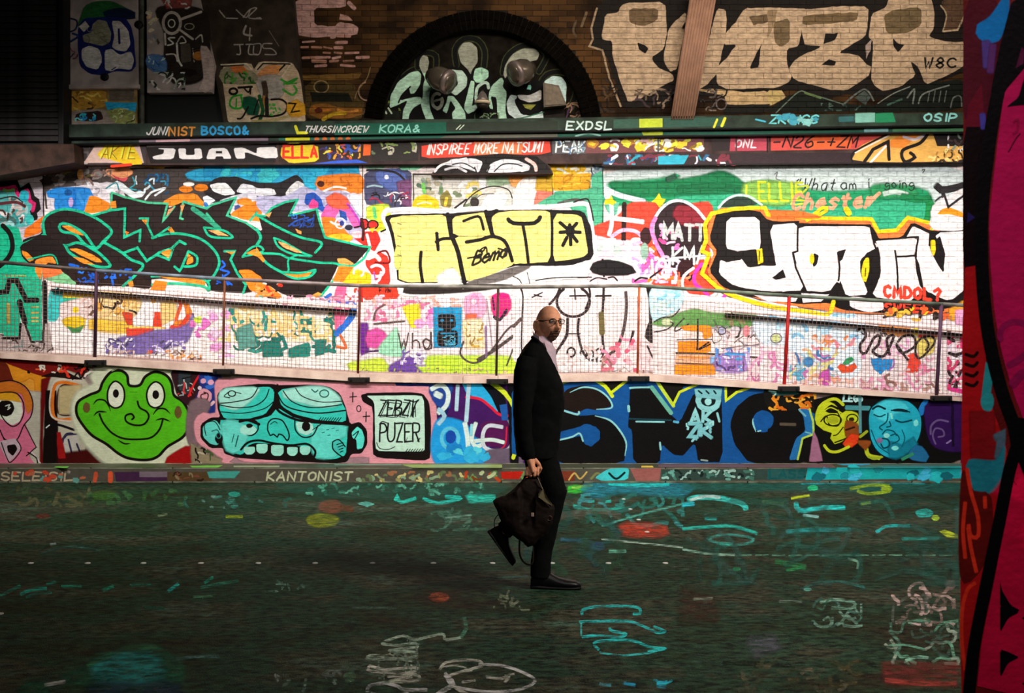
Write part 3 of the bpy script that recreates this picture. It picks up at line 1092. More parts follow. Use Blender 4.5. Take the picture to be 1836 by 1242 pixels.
# ================================================================ PAINT
K = 1 / 3.991
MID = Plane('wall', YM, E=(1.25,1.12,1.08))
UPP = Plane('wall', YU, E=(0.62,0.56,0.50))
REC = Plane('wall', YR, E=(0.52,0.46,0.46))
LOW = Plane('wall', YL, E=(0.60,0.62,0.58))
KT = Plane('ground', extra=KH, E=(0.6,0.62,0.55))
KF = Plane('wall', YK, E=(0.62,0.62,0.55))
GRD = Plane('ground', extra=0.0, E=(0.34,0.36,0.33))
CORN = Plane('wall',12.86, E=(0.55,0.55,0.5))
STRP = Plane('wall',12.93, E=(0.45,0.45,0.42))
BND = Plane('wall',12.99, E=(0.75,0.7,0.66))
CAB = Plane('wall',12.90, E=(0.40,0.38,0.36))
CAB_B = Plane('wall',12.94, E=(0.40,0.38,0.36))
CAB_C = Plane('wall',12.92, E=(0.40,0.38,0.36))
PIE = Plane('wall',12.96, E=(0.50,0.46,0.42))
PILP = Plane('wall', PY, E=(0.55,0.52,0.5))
TL, TM, TR_, TF = (0,0),(460,0),(920,0),(1376,0)


def F(name, plane, label, parent, mat=None, ox=0, oy=0, sc=1.0):
    return Film(name, plane, label, parent, mat or M_BRICKPAINT, ox, oy, sc)


BK, OFF = '#120c0b','#fff0ea'
# ---------------------------------------------------------------- mid wall ground coats
f = F('wall_coat', MID, 'pinkish white ground coat over the brick of the ramp wall', wb)
f.jit = 0
f.rect(-900,290,2700,760,'#fbe6e0')
f = F('painted_patch', MID, 'busy overlapping sprayed patches at the left of the ramp wall', wb)
f.o(0,290, K)
f.rect(0,60,306,560,'#cdbfc6', soft=3)
f.fill([(300,60),(1836,20),(1836,260),(1500,300),(330,380)],'#463c38')
f.blots(310,40,700,150,14,['#6b6030','#584a42','#8a7d78','#352b28'],(25,60),4)
f.fill([(1330,90),(1500,45),(1900,30),(2560,30),(2570,100),(2280,120),(2260,240),(2050,180),(1950,210),(1836,140),(1600,130),(1400,130)],'#28a5cf', soft=3)
f.fill([(1320,40),(1700,20),(1900,10),(1760,40),(1500,55)],'#a8ad6a')
f.blots(1380,60,2400,130,12,['#2ab3d8','#178fbf','#39c0c8'],(40,90),8)
f.fill([(1450,190),(1550,110),(1700,105),(1836,150),(2000,150),(2120,90),(2170,130),(2200,300),(2050,290),(1500,290)],'#221c1e')
f.fill([(1500,165),(1560,150),(1620,150),(1690,230),(1600,240),(1530,215)],'#f4efec')
f.fill([(1690,215),(1730,155),(1800,165),(1836,190),(1960,190),(1980,235),(1900,245),(1760,235)],'#ece6ea')
f.fill([(2040,230),(2080,170),(2130,135),(2180,160),(2190,260),(2090,270)],'#dcd6d6')
f.fill([(330,200),(560,170),(800,140),(880,200),(900,260),(620,380),(340,360)],'#e7dade')
f.scrib(560,150,860,240,12,['#f2e8ea','#cfc4cb','#b0a4aa'],(8,16),3, slant=-0.5)
f.fill([(335,215),(400,190),(640,195),(650,300),(560,360),(400,350),(395,260),(345,250)],'#1f86d6', soft=2)
f.blob(490,220,26,20,'#0f5aa0', soft=4)
f.line([(530,200),(535,290),(520,330)],20,'#0f6cc0')
f.blob(508,290,16,34,'#c8a6dc', soft=3)
f.line([(560,230),(600,300),(640,250)],22,'#3b9de8')
f.fill([(600,360),(640,240),(700,250),(790,300),(780,340),(660,370)],'#f58a1c')
f.blob(850,75,95,42,'#f7a06a', soft=5)
f.fill([(790,80),(860,120),(920,110),(900,140),(840,130)],'#d64a55')
f.line([(800,20),(930,12)],26,'#d62a1c')
f.line([(930,20),(1170,40)],20,'#dba030')
f.scrib(560,60,800,170,10,['#8a6a60','#c09a80','#5a4640','#d8b79c'],(8,18),9, slant=-0.4)
f.blob(575,90,22,38,'#eda35f')
f.scrib(950,90,1200,240,16,['#1f6f9c','#3fa0bf','#13486e','#e6eef0','#2c8f95'],(7,15),5, slant=-1.0)
f.line([(780,200),(840,160),(900,200),(960,240),(1010,230)],44,'#eef3f2')
f.line([(760,190),(830,150),(850,200)],10,'#2e8f98')
f.line([(950,110),(965,160),(930,190),(975,200)],10,'#3aa7b2')
f.line([(1040,270),(1090,215),(1180,190),(1110,240)],14,'#f6f8f8')
f.fill([(1160,285),(1260,230),(1400,225),(1470,300),(1440,330),(1320,300),(1210,320)],'#f28a1e')
f.blob(1330,195,48,26,'#f08010'); f.blob(1440,185,50,26,'#f08010')
f.blob(1350,160,40,16,'#f6efe6')
f.fill([(1450,250),(1490,240),(1545,280),(1500,300),(1465,305)],'#f0eef4')
f.line([(1470,300),(1490,340)],30,'#3d7cc4')
f.fill([(1560,280),(1680,240),(1836,200),(1836,330),(1700,360)],'#d9d2dc')
f.line([(1700,330),(1720,380)],50,'#4b5a9c')
f.fill([(1640,380),(1710,330),(1836,270),(1880,330),(1870,430),(1770,420)],'#f58418')
f.blob(1750,285,56,26,'#f38a20')
f.line([(1840,360),(1790,420)],16,'#35b58c')
# right half of that patch
f.o(460,290, K)
f.fill([(0,240),(200,250),(340,170),(460,160),(750,250),(760,580),(620,560),(450,340),(60,380),(0,320)],'#b9b2d0')
f.fill([(330,90),(430,110),(420,200),(350,170)],'#2bb2d4', soft=3)
f.fill([(420,160),(440,110),(740,95),(752,220),(690,230),(640,200),(460,200)],'#f58220', soft=2)
f.blob(460,158,24,20,'#4a1a10', soft=4)
f.scrib(500,110,680,170,6,['#c2540e','#d9661a'],(5,10),2)
f.line([(480,210),(560,180),(640,190)],14,'#fff2e6')
f.fill([(350,230),(410,215),(460,260),(480,330),(520,290),(560,300),(500,380),(450,340),(340,300)],'#1c4fae')
f.fill([(370,310),(400,265),(440,290),(440,330),(380,335)],'#f0408a')
f.fill([(460,380),(500,310),(600,260),(690,330),(740,470),(700,480),(640,380),(600,340),(560,400),(620,460),(500,560),(470,420)],'#fb5fa8')
f.fill([(500,260),(560,225),(640,260),(660,330),(540,320)],'#f4603e', soft=3)
f.fill([(590,340),(640,360),(650,420),(600,410)],'#2a4fa0')
f.fill([(640,240),(700,220),(750,250),(755,400),(720,360),(680,300)],'#eee6f2')
f.line([(650,300),(720,400),(745,460)],16,'#bd3fb0')
f.fill([(460,390),(560,400),(620,470),(700,560),(600,560),(490,540)],'#ff7a1c')
f.blob(600,545,90,30,'#ffb41c', soft=5)
f.ring(600,440,36,36,10,'#f6f0f6')
f.line([(530,430),(580,450),(610,440)],14,'#fff6f0')
f.blob(610,440,16,20,'#2c3c90')
f.blob(660,470,26,18,'#2a2a3a', soft=4)
f.line([(760,20),(762,870)],6,'#1c1512')
f.fill([(770,60),(1110,40),(1110,330),(900,330),(770,300)],'#4a4a68')
f.fill([(860,80),(960,60),(1060,90),(1070,160),(980,200),(880,150)],'#5a6cb0', soft=4)
f.line([(790,60),(900,60),(1000,80),(1060,130)],16,'#2a2226')
f.line([(790,180),(840,170),(900,180)],12,'#9fb8be')
f.blob(930,110,16,16,'#f4f2f8')
f.fill([(1010,150),(1110,130),(1110,330),(1040,300)],'#7a4a70', soft=4)
f.fill([(770,10),(960,10),(900,50),(790,50)],'#9fd0b4')
f.fill([(1000,20),(1120,0),(1260,0),(1150,60),(1040,60)],'#7fc89c')
f.scrib(800,220,1090,320,16,[BK, '#2a2024','#e8dfe2','#b02b48'],(5,12),6, slant=-0.9)
f.fill([(790,330),(940,310),(950,400),(900,500),(830,420),(790,400)],'#c8d83c', soft=3)
f.line([(840,330),(850,400)],24,'#62c878')
f.line([(900,330),(880,400)],26,'#f2e93a')
f.line([(920,400),(860,500)],26,'#e9c520')

# red figure strip between the dark lettering and the yellow letters
f = F('painted_figure', MID, 'small red and black figure with yellow goggles between dark lettering and yellow letters', wb, ox=460, oy=290, sc=K)
f.fill([(740,560),(900,500),(980,520),(1000,870),(760,880),(640,860),(660,760),(770,720)],'#f5dfe0')
f.fill([(780,700),(880,640),(945,680),(960,880),(880,885),(820,800),(780,740)],'#ee3324')
f.line([(800,690),(850,670),(880,700)],30,'#f7e2e0')
f.fill([(690,540),(770,500),(860,490),(890,560),(850,640),(800,620),(740,580)],'#ee2c22')
f.blob(720,520,40,26,'#f2c2c8', soft=4)
f.line([(790,520),(810,600)],20,'#fbe6e2')
f.blob(772,446,28,36,'#e02a22'); f.blob(832,448,40,32,'#e02a22')
f.ring(772,446,28,36,10, BK); f.ring(832,450,38,30,10, BK)
f.fill([(800,480),(850,470),(830,505)],'#d9c21e')
f.line([(750,410),(765,480),(760,560)],22,'#4a100f')
f.line([(700,470),(745,460)],12, BK)
f.line([(890,500),(935,480)],12, BK)
f.line([(870,650),(930,640),(950,720),(850,720)],14,'#7a0c0a')
f.fill([(600,860),(620,800),(700,760),(820,800),(820,880),(700,875)],'#ffc51a')
f.ring(860,780,50,40,20,'#f7e8f2', a0=-140, a1=120)
f.line([(890,790),(880,840),(840,870)],18,'#f7e8f2')
f.ring(730,790,36,30,14,'#f5e0e6', a0=-200, a1=60)
f.line([(840,790),(850,840)],12,'#b060b0')
f.scrib(600,890,800,1010,12,['#e8558a','#f3c8d8','#e83a2a','#7a6fd0'],(12,26),4)
f.fill([(740,890),(1000,895),(990,990),(830,1000),(760,960)],'#ea3a24', soft=3)
f.text('F7Mw',880,900,34,8,'#3a0d0a', cw=16)
f.line([(750,895),(755,1000)],16,'#b81f14')

# patch above the yellow letters
f = F('painted_patch', MID, 'window-like frame of grey, green and yellow smears above the yellow letters', wb, ox=460, oy=290, sc=K)
f.fill([(1110,85),(2130,80),(2130,340),(1110,340)],'#d9cfc4')
f.line([(1120,90),(2120,86)],14,'#3a332e', smooth=False)
f.line([(1122,90),(1124,320)],9,'#4a423c', smooth=False)
f.line([(2115,80),(2120,250)],10,'#3a332e', smooth=False)
f.scrib(1130,100,1320,230,10,['#6f8f5c','#8d9a86','#5a6a58','#b5a98c'],(18,36),2, slant=0.3)
f.line([(1190,160),(1200,220)],26,'#74c25a')
f.fill([(1110,320),(1130,260),(1200,230),(1300,270),(1310,340),(1150,340)],'#f2c71c')
f.line([(1150,305),(1200,290),(1250,300)],10,'#f8ecc0')
f.scrib(1380,150,1600,330,14,['#f7f1ea','#e5a94e','#f0cf6a','#7f8a6a','#fdf4ee'],(16,32),7, slant=-0.4)
f.fill([(1310,240),(1370,200),(1400,260),(1390,330),(1320,320)],'#8a7a3c')
f.line([(1360,260),(1350,310)],22,'#efc23a')
f.fill([(1590,90),(1640,90),(1640,180),(1590,190)],'#eee9e6')
f.fill([(1640,100),(1830,100),(1830,160),(1700,180),(1650,170)],'#9bb08c')
f.fill([(1800,100),(1990,95),(1980,200),(1830,170)],'#f0a055', soft=4)
f.fill([(1836,240),(1870,150),(1920,110),(2010,100),(1990,330),(1836,340)],'#fff3ea')
f.fill([(1600,330),(1640,240),(1760,210),(1800,250),(1760,330)],'#fffaf6')
f.line([(1480,320),(1520,260),(1600,200),(1700,175),(1800,200),(1830,260)],9,'#2c2624')
f.line([(1530,320),(1600,240),(1700,230)],6,'#4a403c')
f.line([(1420,330),(1500,270)],14,'#2c2624')
f.blob(1560,290,30,36,'#3a302c', soft=3)
f.fill([(2010,110),(2110,110),(2110,230),(2000,200)],'#d5a32c', soft=3)
f.fill([(2010,210),(2110,220),(2110,260),(1990,300)],'#ea7a66', soft=3)

# eyes panel at top centre
pr('painted_panel',[(772,313),(790,292),(830,280),(900,275),(962,279),(986,298),(992,311)],12.96,13.1, M_BAND, wb)
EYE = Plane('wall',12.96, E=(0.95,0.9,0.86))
f = F('painted_eyes', EYE, 'pair of closed grey eyes with black lids under the orange-red board', wb, ox=460, oy=290, sc=K)
f.jit = 0.6
f.fill([(1262,86),(1330,8),(1490,-38),(1760,-58),(2000,-42),(2090,30),(2110,80)],'#1a1615', jit=0)
f.line([(1275,70),(1330,20),(1500,-25)],16,'#e9e6e2')
f.fill([(1340,20),(1400,-20),(1560,-25),(1620,0),(1590,78),(1540,60),(1440,30)],'#d8d6d8')
f.fill([(1640,78),(1680,10),(1760,-20),(1860,-15),(1960,30),(1950,60),(1800,78)],'#dcdadc')
f.line([(1350,55),(1430,40),(1500,70)],16,'#c9c6c8')
f.line([(1400,20),(1480,10),(1560,50)],8, BK); f.line([(1440,50),(1400,75)],8, BK)
f.line([(1560,40),(1575,75)],10, BK)
f.line([(1650,75),(1670,35)],9, BK)
f.line([(1700,70),(1760,20),(1840,15),(1900,30)],9, BK)
f.fill([(1840,60),(1870,35),(1950,60),(1900,72)],'#f2efef')
f.line([(1930,-20),(1990,20),(2000,60)],24,'#f2bfb4')

# yellow and blue chequer between eyes and green board
f = F('painted_patch', MID, 'yellow patch with white dashes and blue-grey edge beside the pale green board', wb, ox=920, oy=290, sc=K)
f.fill([(215,-50),(640,-40),(640,180),(600,200),(285,210),(280,80),(200,60)],'#f2b91c')
f.fill([(470,-30),(640,-30),(640,190),(560,200),(530,60)],'#c9d3d2')
f.scrib(240,-20,560,110,26,['#f6ead0','#fbd83a','#f7cf1e','#e7e3d8'],(12,24),3, slant=-0.15, length=(.15,.3))
f.fill([(290,90),(560,80),(550,200),(290,205)],'#e9a21c')
f.scrib(300,90,550,200,10,['#c98612','#f0bf3a','#8a6a1c'],(6,14),8, slant=-0.1)
f.scrib(560,0,640,190,16,['#5f7886','#2e4a5c','#aab9bd'],(8,18),5, slant=-1.2)
f.line([(345,-45),(350,0)],24,'#1f3f7c')
f.fill([(130,-40),(230,-45),(215,40),(170,50)],'#ef4a34')

# green board zone
f = F('painted_board', MID, 'pale green board with soft green clouds and handwriting along the top of the ramp wall', wb, ox=920, oy=290, sc=K)
f.jit = 0.8
f.fill([(636,55),(1836,30),(3240,10),(3240,480),(2900,560),(1400,560),(1300,380),(1080,280),(640,300)],'#d6dfdc')
f.fill([(690,160),(800,150),(1060,130),(1180,95),(1150,140),(1300,150),(1420,90),(1500,80),(1600,130),(1660,170),(1836,150),(2200,220),(2560,210),(2900,200),(2980,260),(3000,420),(2700,540),(1500,420),(1330,400),(1090,290),(760,300),(700,220)],'#199a62', soft=7)
f.fill([(1180,240),(1400,220),(1836,260),(2300,340),(2850,260),(2960,300),(2940,420),(2400,540),(1500,400)],'#33ad7e', soft=8)
f.fill([(700,160),(900,165),(1150,140),(1420,95),(1500,85),(1590,120),(1640,200),(1300,225),(900,235),(760,200)],'#0d7a48', soft=6)
f.line([(1180,200),(1420,180),(1660,200)],40,'#0a6e40', soft=10)
f.line([(1100,130),(1160,105)],34,'#2b5a44', soft=5)
f.fill([(1660,170),(1836,150),(2000,170),(2060,230),(1900,300),(1690,250)],'#8cbd52', soft=8)
f.fill([(2560,190),(2640,170),(2860,190),(2890,230),(2700,250),(2570,230)],'#2a9258', soft=7)
f.line([(2650,230),(2730,215),(2820,235)],30,'#c8dbcd', soft=6)
f.line([(2960,260),(2980,300),(2970,400),(2950,450)],44,'#128a44', soft=8)
f.line([(2780,250),(2900,270),(2980,260)],40,'#118048', soft=9)
f.line([(655,190),(760,240),(940,285)],34,'#dfe8ec', soft=4)
f.line([(660,290),(690,250),(700,320)],30,'#e6f0ee', soft=3)
f.fill([(560,100),(640,60),(650,520),(570,470),(290,230),(300,210),(560,200)],'#4fae84')
f.fill([(170,300),(290,230),(560,215),(640,250),(630,460),(580,480),(540,340),(500,290),(200,310)],'#4fae84')
f.line([(640,60),(645,250),(640,460)],8,'#0e4a30', smooth=False)
f.line([(640,250),(760,470)],20,'#3f9d77')
f.line([(320,300),(440,270),(520,290)],14,'#5a5650', soft=4)
# writing
f.o(1376,290, K)
f.text('"What',190,120,84,9,'#202c26', cw=42, adv=62, skew=0.25, seed=2)
f.text('am',524,130,66,9,'#2c3a30', cw=44, adv=62, seed=4)
f.text('i',716,120,64,9,'#2c3a30')
f.text('going',836,130,56,9,'#1f3a2a', cw=36, adv=50, seed=5)
f.line([(50,90),(70,75),(60,120),(90,130)],7,'#7a7a78')
f.line([(1105,60),(1125,55),(1110,80)],7,'#55504e')
f.text('ELLIE',-60,150,130,17,'#d8e02a', cw=52, adv=76, skew=-0.05, wob=5, seed=7)
f.line([(-150,170),(-155,260)],15,'#e2e234')
f.line([(210,180),(290,180),(170,300),(250,300)],14,'#c8d43a')
f.text('Chester',165,232,110,24,'#f4a27c', cw=66, adv=88, skew=0.3, wob=4, seed=8, slope=-0.03)
f.line([(720,310),(760,260),(800,225)],26,'#f6ad86')
f.line([(545,250),(560,320)],24,'#f4a27c')

# red / pink area with bubbles, left of the white letters
f = F('painted_patch', MID, 'red and pink sprayed area with two dark bubbles between yellow and white letters', wb, ox=920, oy=290, sc=K)
f.fill([(560,480),(740,400),(840,300),(1020,300),(1090,330),(1300,300),(1420,320),(1400,620),(1450,900),(1300,960),(1000,870),(900,720),(700,600),(580,540)],'#ee4630', soft=3)
f.fill([(560,540),(700,560),(900,600),(980,870),(560,870),(590,700)],'#fbd9dc', soft=3)
f.fill([(650,300),(760,290),(740,370),(700,400)],'#6cc0a0')
f.line([(795,300),(790,560)],34,'#2c1512', smooth=False)
f.scrib(570,560,900,720,22,['#fff5f2','#f6c9d6','#fefbf8','#b8c4b8','#f2a5c8'],(18,40),5, slant=0.15)
f.scrib(860,560,1180,860,30,['#f25fb0','#e83a28','#fbe2ec','#f07a2c','#c9a0d8','#f4b0d0'],(14,30),6)
f.line([(660,210),(700,300),(705,440),(685,525)],26,'#fbf4f2', soft=3)
f.line([(690,400),(930,430)],30,'#fbf4f2', soft=3)
f.line([(700,540),(780,490),(880,500),(930,560),(860,590)],24,'#f6b6d8', soft=3)
f.blob(950,530,40,60,'#3a1a1c', soft=4)
f.blob(940,640,26,60,'#8fae9a', soft=5)
f.fill([(650,310),(660,270),(690,262),(700,235),(715,270),(742,290),(710,310),(690,300)],'#f4cf1a')
f.fill([(985,290),(1020,260),(1045,220),(1060,265),(1095,265),(1070,300),(1050,335),(1020,290)],'#f4d51c')
f.fill([(1005,460),(1020,380),(1090,300),(1180,275),(1280,310),(1360,400),(1390,480),(1370,620),(1290,740),(1160,760),(1060,680),(1010,560)],'#2e1c20', soft=3)
f.fill([(1180,320),(1290,340),(1370,440),(1330,470),(1200,440),(1150,390)],'#8c2230', soft=4)
f.line([(1010,580),(1000,460),(1040,360),(1120,290),(1210,280),(1300,330),(1370,410)],22,'#d8e2e6')
f.line([(1020,400),(990,480),(1030,600),(1070,680),(1040,760)],26,'#f583c4', soft=3)
f.scrib(1040,450,1200,620,12,['#f06fb4','#e04a90','#f8b4d4'],(14,26),4)
f.text('MATT',1080,440,110,22,'#c5c4c0', cw=56, adv=76, wob=5, seed=4, slope=0.06)
f.text('KMA',1140,610,120,17,'#d8d8d4', cw=70, adv=86, wob=4, seed=5)
f.line([(1130,690),(1380,670)],14,'#e2dedc')
f.fill([(1460,330),(1500,280),(1580,245),(1680,255),(1760,310)],'#283a30')
f.line([(1470,330),(1520,275),(1600,240),(1690,250),(1780,310)],17,'#cfe2dc')
f.scrib(1020,680,1190,860,14,['#f4a8dc','#ffffff','#c9d8f4','#f6c4e6'],(14,26),8)
f.text('IQR',980,700,130,20,'#f3d8f0', cw=70, adv=90, wob=6, seed=14)
f.blob(1235,780,60,80,'#361418', soft=5)
f.scrib(1180,720,1400,890,14,['#f4603c','#e8452c','#ff8a5c','#ff3ea8','#2a1414'],(12,28),9, slant=1.5)
f.line([(1290,760),(1220,820),(1215,900),(1270,960),(1400,970),(1500,900)],20,'#f2eae8')
f.line([(1350,730),(1300,800),(1300,870),(1370,930),(1440,1020)],26,'#fa3ab0')
f.line([(1540,930),(1450,1020)],22,'#ff40b8')
f.fill([(1240,990),(1300,970),(1430,990),(1520,1020),(1490,1090),(1400,1090),(1250,1040)],'#f5341c', soft=4)

# white outlined strip and black shapes beneath yellow letters
f = F('painted_patch', MID, 'white halo and black oval smear under the yellow letters', wb, ox=460, oy=290, sc=K)
f.line([(940,340),(905,390),(960,520),(985,700),(1000,870)],34,'#fbf3ee')
f.line([(930,350),(1100,340),(1370,355),(1560,335),(1836,325),(2120,320),(2350,300),(2380,360),(2420,640),(2430,700)],32,'#fdf6f2')
f.fill([(1000,870),(2300,680),(2430,740),(2350,830),(1836,880),(1836,960),(1500,990),(1020,960)],'#fdf2ec')
f.fill([(1060,895),(1500,880),(1836,885),(1500,930),(1200,945),(1050,935)],'#2a201d', soft=2)
f.fill([(1500,870),(1720,800),(1836,760),(1960,745),(1860,800),(1740,850),(1560,875)],'#6a605c', soft=3)
f.line([(1400,890),(1480,905)],10,'#e9dfda')
f.line([(2270,290),(2360,265),(2390,320),(2410,420)],12,'#2c2826')
f.o(920,290, K)
f.fill([(550,770),(570,730),(640,705),(740,712),(850,750),(880,790),(820,808),(620,808)],'#171314', soft=2)
f.line([(640,700),(650,820)],16,'#171314')
f.line([(160,850),(300,830),(560,825)],9,'#171314')
f.line([(550,855),(600,830),(670,840)],10,'#171314')
f.line([(680,830),(720,825),(745,850)],12,'#221a1a')
f.line([(870,855),(910,830),(960,835)],14,'#1a1416')
f.line([(980,830),(1060,770)],14,'#2a1a20')
f.line([(0,820),(40,840),(60,870)],8, BK)
f.line([(100,790),(120,870)],6, BK)

# ---------------------------------------------------------------- yellow letters
f = F('graffiti_letters', MID, 'pale yellow block letters outlined in black, a spider-like star in the last one', wb, ox=460, oy=290, sc=K)
f.jit = 0.9
f.wm = 1.35
f.fill([(915,395),(960,375),(1370,370),(1640,350),(1836,345),(2120,342),(2340,350),(2395,470),(2415,690),(2240,745),(1960,745),(1836,745),(1490,865),(1490,868),(1010,868),(995,700),(960,520)], BK)
f.fill([(950,405),(1060,385),(1370,380),(1400,545),(1440,650),(1470,860),(1020,862),(1015,700),(985,520)],'#f8e07c')
f.fill([(1400,395),(1560,370),(1640,362),(1680,520),(1690,530),(1410,530)],'#f8e07c')
f.fill([(1412,535),(1690,535),(1780,570),(1836,720),(1836,735),(1700,800),(1500,860),(1480,760),(1450,640)],'#f8df78')
f.fill([(1680,400),(1720,365),(1836,350),(2105,350),(2110,470),(2100,715),(1960,725),(1836,730),(1830,700),(1790,560),(1700,525)],'#f8e07c')
f.fill([(2122,370),(2320,380),(2350,500),(2372,650),(2340,680),(2240,700),(2122,715)],'#f8df78')
f.fill([(1300,830),(1400,770),(1450,840),(1460,862),(1310,862)],'#fffbe8', soft=6)
f.blob(1010,690,24,80,'#d8d26a', soft=6)
for P in ([(1368,375),(1395,540)],[(1395,530),(1440,640),(1470,780),(1490,865)]):
    f.line(P, 24, BK)
f.line([(1290,510),(1300,630)],18, BK); f.line([(1285,575),(1330,552),(1410,548)],17, BK)
f.line([(1178,645),(1172,740),(1188,860)],18, BK)
f.line([(1640,355),(1690,530)],22, BK)
f.line([(1500,575),(1600,558),(1690,535),(1780,575),(1830,710)],19, BK)
f.line([(1480,425),(1560,395),(1600,400),(1625,485)],15, BK)
f.line([(1400,400),(1370,378)],20, BK)
f.line([(1650,380),(1720,352)],24, BK)
f.line([(1800,410),(1840,440),(1990,438),(2030,395)],22, BK)
f.line([(1905,450),(1925,560),(1945,720)],17, BK)
f.line([(2108,350),(2115,470),(2112,720)],15, BK)
f.line([(1640,610),(1620,640),(1590,640),(1640,610),(1650,660)],9, BK)
f.text('Bemo',1545,640,100,12,'#1a1512', cw=52, adv=62, skew=0.35, slope=-0.25, seed=3)
f.line([(1510,690),(1560,680),(1600,660)],9, BK)
f.line([(1730,620),(1780,640),(1760,690)],10,'#2a2218')
# spider star
f.o(920,290, K)
f.blob(408,495,34,42, BK)
for P in ([(335,435),(400,490)],[(455,440),(410,490)],[(335,505),(400,500),(480,505)],[(385,540),(355,600)],[(410,520),(412,595)],[(420,520),(458,572)],[(405,450),(400,500)]):
    f.line(P, 19, BK)
for yy in (440,530,600,665):
    f.o(460,290, K).line([(1010, yy),(1035, yy + 8)],7,'#8a8050')

# ---------------------------------------------------------------- black angular lettering
f = F('graffiti_letters', MID, 'huge black wildstyle lettering edged in teal with orange slits, above the left ramp', wb, ox=0, oy=290, sc=K)
f.jit = 0.9
DK = '#211613'
f.wm = 1.12
body = [(150,602),(170,552),(300,515),(298,440),(335,380),(430,340),(540,345),(650,385),(800,345),(785,210),(900,255),(1060,290),(1200,300),(1210,330),(1310,285),(1480,338),(1510,315),(1695,252),(1640,385),(1780,440),(1880,500),(1850,385),
        (1890,390),(1960,310),(2135,262),(2080,380),(2270,330),(2325,540),(2480,575),(2655,605),(2530,745),(2420,735),(2370,855),(2290,960),(2100,975),(1990,930),(1880,850),(1790,945),(1500,925),(1470,860),(1085,830),(1085,900),(870,890),(560,885),(470,800),(410,700),(280,690)]
f.fill(body, DK)
f.fill([(300,800),(420,870),(560,880),(700,888),(880,888),(1060,910),(1110,880),(900,760),(500,740)],'#2a1a14')
OR_ = '#f58f26'
TE = '#16b98a'
f.fill([(170,548),(180,480),(210,460),(300,395),(325,380),(290,450),(300,505)],'#f5761a')
def teal(P, w=17, sm=True, col=TE): f.line(P, w, col, smooth=sm)
teal([(150,595),(235,560),(320,520)],18)
teal([(320,520),(310,430),(350,375),(450,340),(560,352),(650,385),(730,430),(800,500),(740,570),(690,620),(640,560),(600,510),(520,460),(450,440),(425,465),(450,500),(540,520),(610,590),(690,640)],17)
teal([(320,520),(370,570),(470,600),(560,580),(680,630),(790,740),(700,750),(580,700),(500,650),(470,600)],17)
f.fill([(440,460),(500,455),(570,500),(605,530),(560,520),(490,490)], OR_)
f.fill([(490,620),(560,620),(680,670),(740,720),(690,720),(580,670)], OR_)
f.fill([(520,680),(600,690),(680,735),(600,730)], OR_)
teal([(660,385),(780,350),(895,335),(890,540),(1005,490),(1000,570)],15, False)
teal([(800,220),(795,330),(780,350)],15, False, '#3ec48a'); teal([(800,220),(900,255),(1060,292),(1200,300),(1165,430),(1250,320)],13, False, '#49c08c')
f.fill([(790,285),(830,280),(835,330),(790,330)], OR_)
f.fill([(1190,390),(1205,340),(1250,325),(1215,370)],'#f0a070')
teal([(1310,290),(1290,405),(1310,410)],13, False, '#49c08c')
f.fill([(1290,310),(1325,305),(1300,370)],'#efa05c')
teal([(1310,285),(1400,310),(1480,335),(1510,310),(1690,255),(1625,385),(1760,435),(1836,490)],14, False, '#3fbf90')
teal([(1380,335),(1500,420),(1570,480)],30, True, '#2f9e78'); teal([(1480,370),(1530,430)],14, True, '#3fbf90')
teal([(740,575),(860,640),(940,700),(1025,740),(960,820),(880,890)],17)
teal([(690,620),(760,560),(800,505)],15)
teal([(880,655),(985,615),(1050,710),(1140,650),(1230,620),(1285,565),(1330,590)],16, False)
teal([(1120,665),(1210,700),(1240,620)],15, False)
f.fill([(1150,650),(1190,630),(1230,625),(1210,690),(1170,665)], OR_)
f.fill([(1150,652),(1215,670),(1205,690)],'#f5a848')
teal([(1000,405),(1060,405),(1055,450),(1100,545),(1210,470),(1240,510)],13, False)
f.fill([(1015,415),(1055,415),(1045,450)], OR_); f.fill([(1200,485),(1225,465),(1250,500),(1225,510)], OR_)
f.fill([(895,495),(925,505),(905,525)],'#f5761a')
teal([(1090,545),(1200,515),(1330,520),(1450,560),(1540,640),(1570,720),(1540,800),(1490,855)],16)
teal([(1350,640),(1300,760),(1285,780),(1250,750)],15, False)
teal([(1350,640),(1410,680),(1400,740),(1320,750)],15)
f.fill([(1345,655),(1380,680),(1385,720),(1335,740),(1340,690)], OR_)
teal([(1085,820),(1250,820),(1470,850),(1500,920)],14)
f.fill([(1110,815),(1300,820),(1470,850),(1470,885),(1250,850)], OR_)
teal([(1090,880),(1250,870),(1450,890),(1490,920)],18, True, '#35b98a')
f.fill([(1110,845),(1200,860),(1180,920),(1070,925)],'#f5801c')
f.fill([(915,860),(950,850),(960,890),(925,895)], OR_)
teal([(1460,470),(1500,530),(1600,545),(1665,540),(1620,500),(1540,480),(1460,470)],14, True)
f.fill([(1490,490),(1560,490),(1640,530),(1560,525)],'#f3ab62')
teal([(1605,640),(1680,640),(1650,700),(1700,800),(1760,880),(1740,940)],15, False)
f.fill([(1615,642),(1685,642),(1655,662)], OR_)
teal([(1735,680),(1790,620),(1850,600),(1880,640),(1735,680)],13)
f.fill([(1760,655),(1800,635),(1840,620),(1850,680)], OR_)
f.fill([(1700,775),(1790,770),(1880,830),(1880,950),(1790,920),(1760,860)],'#f5801c')
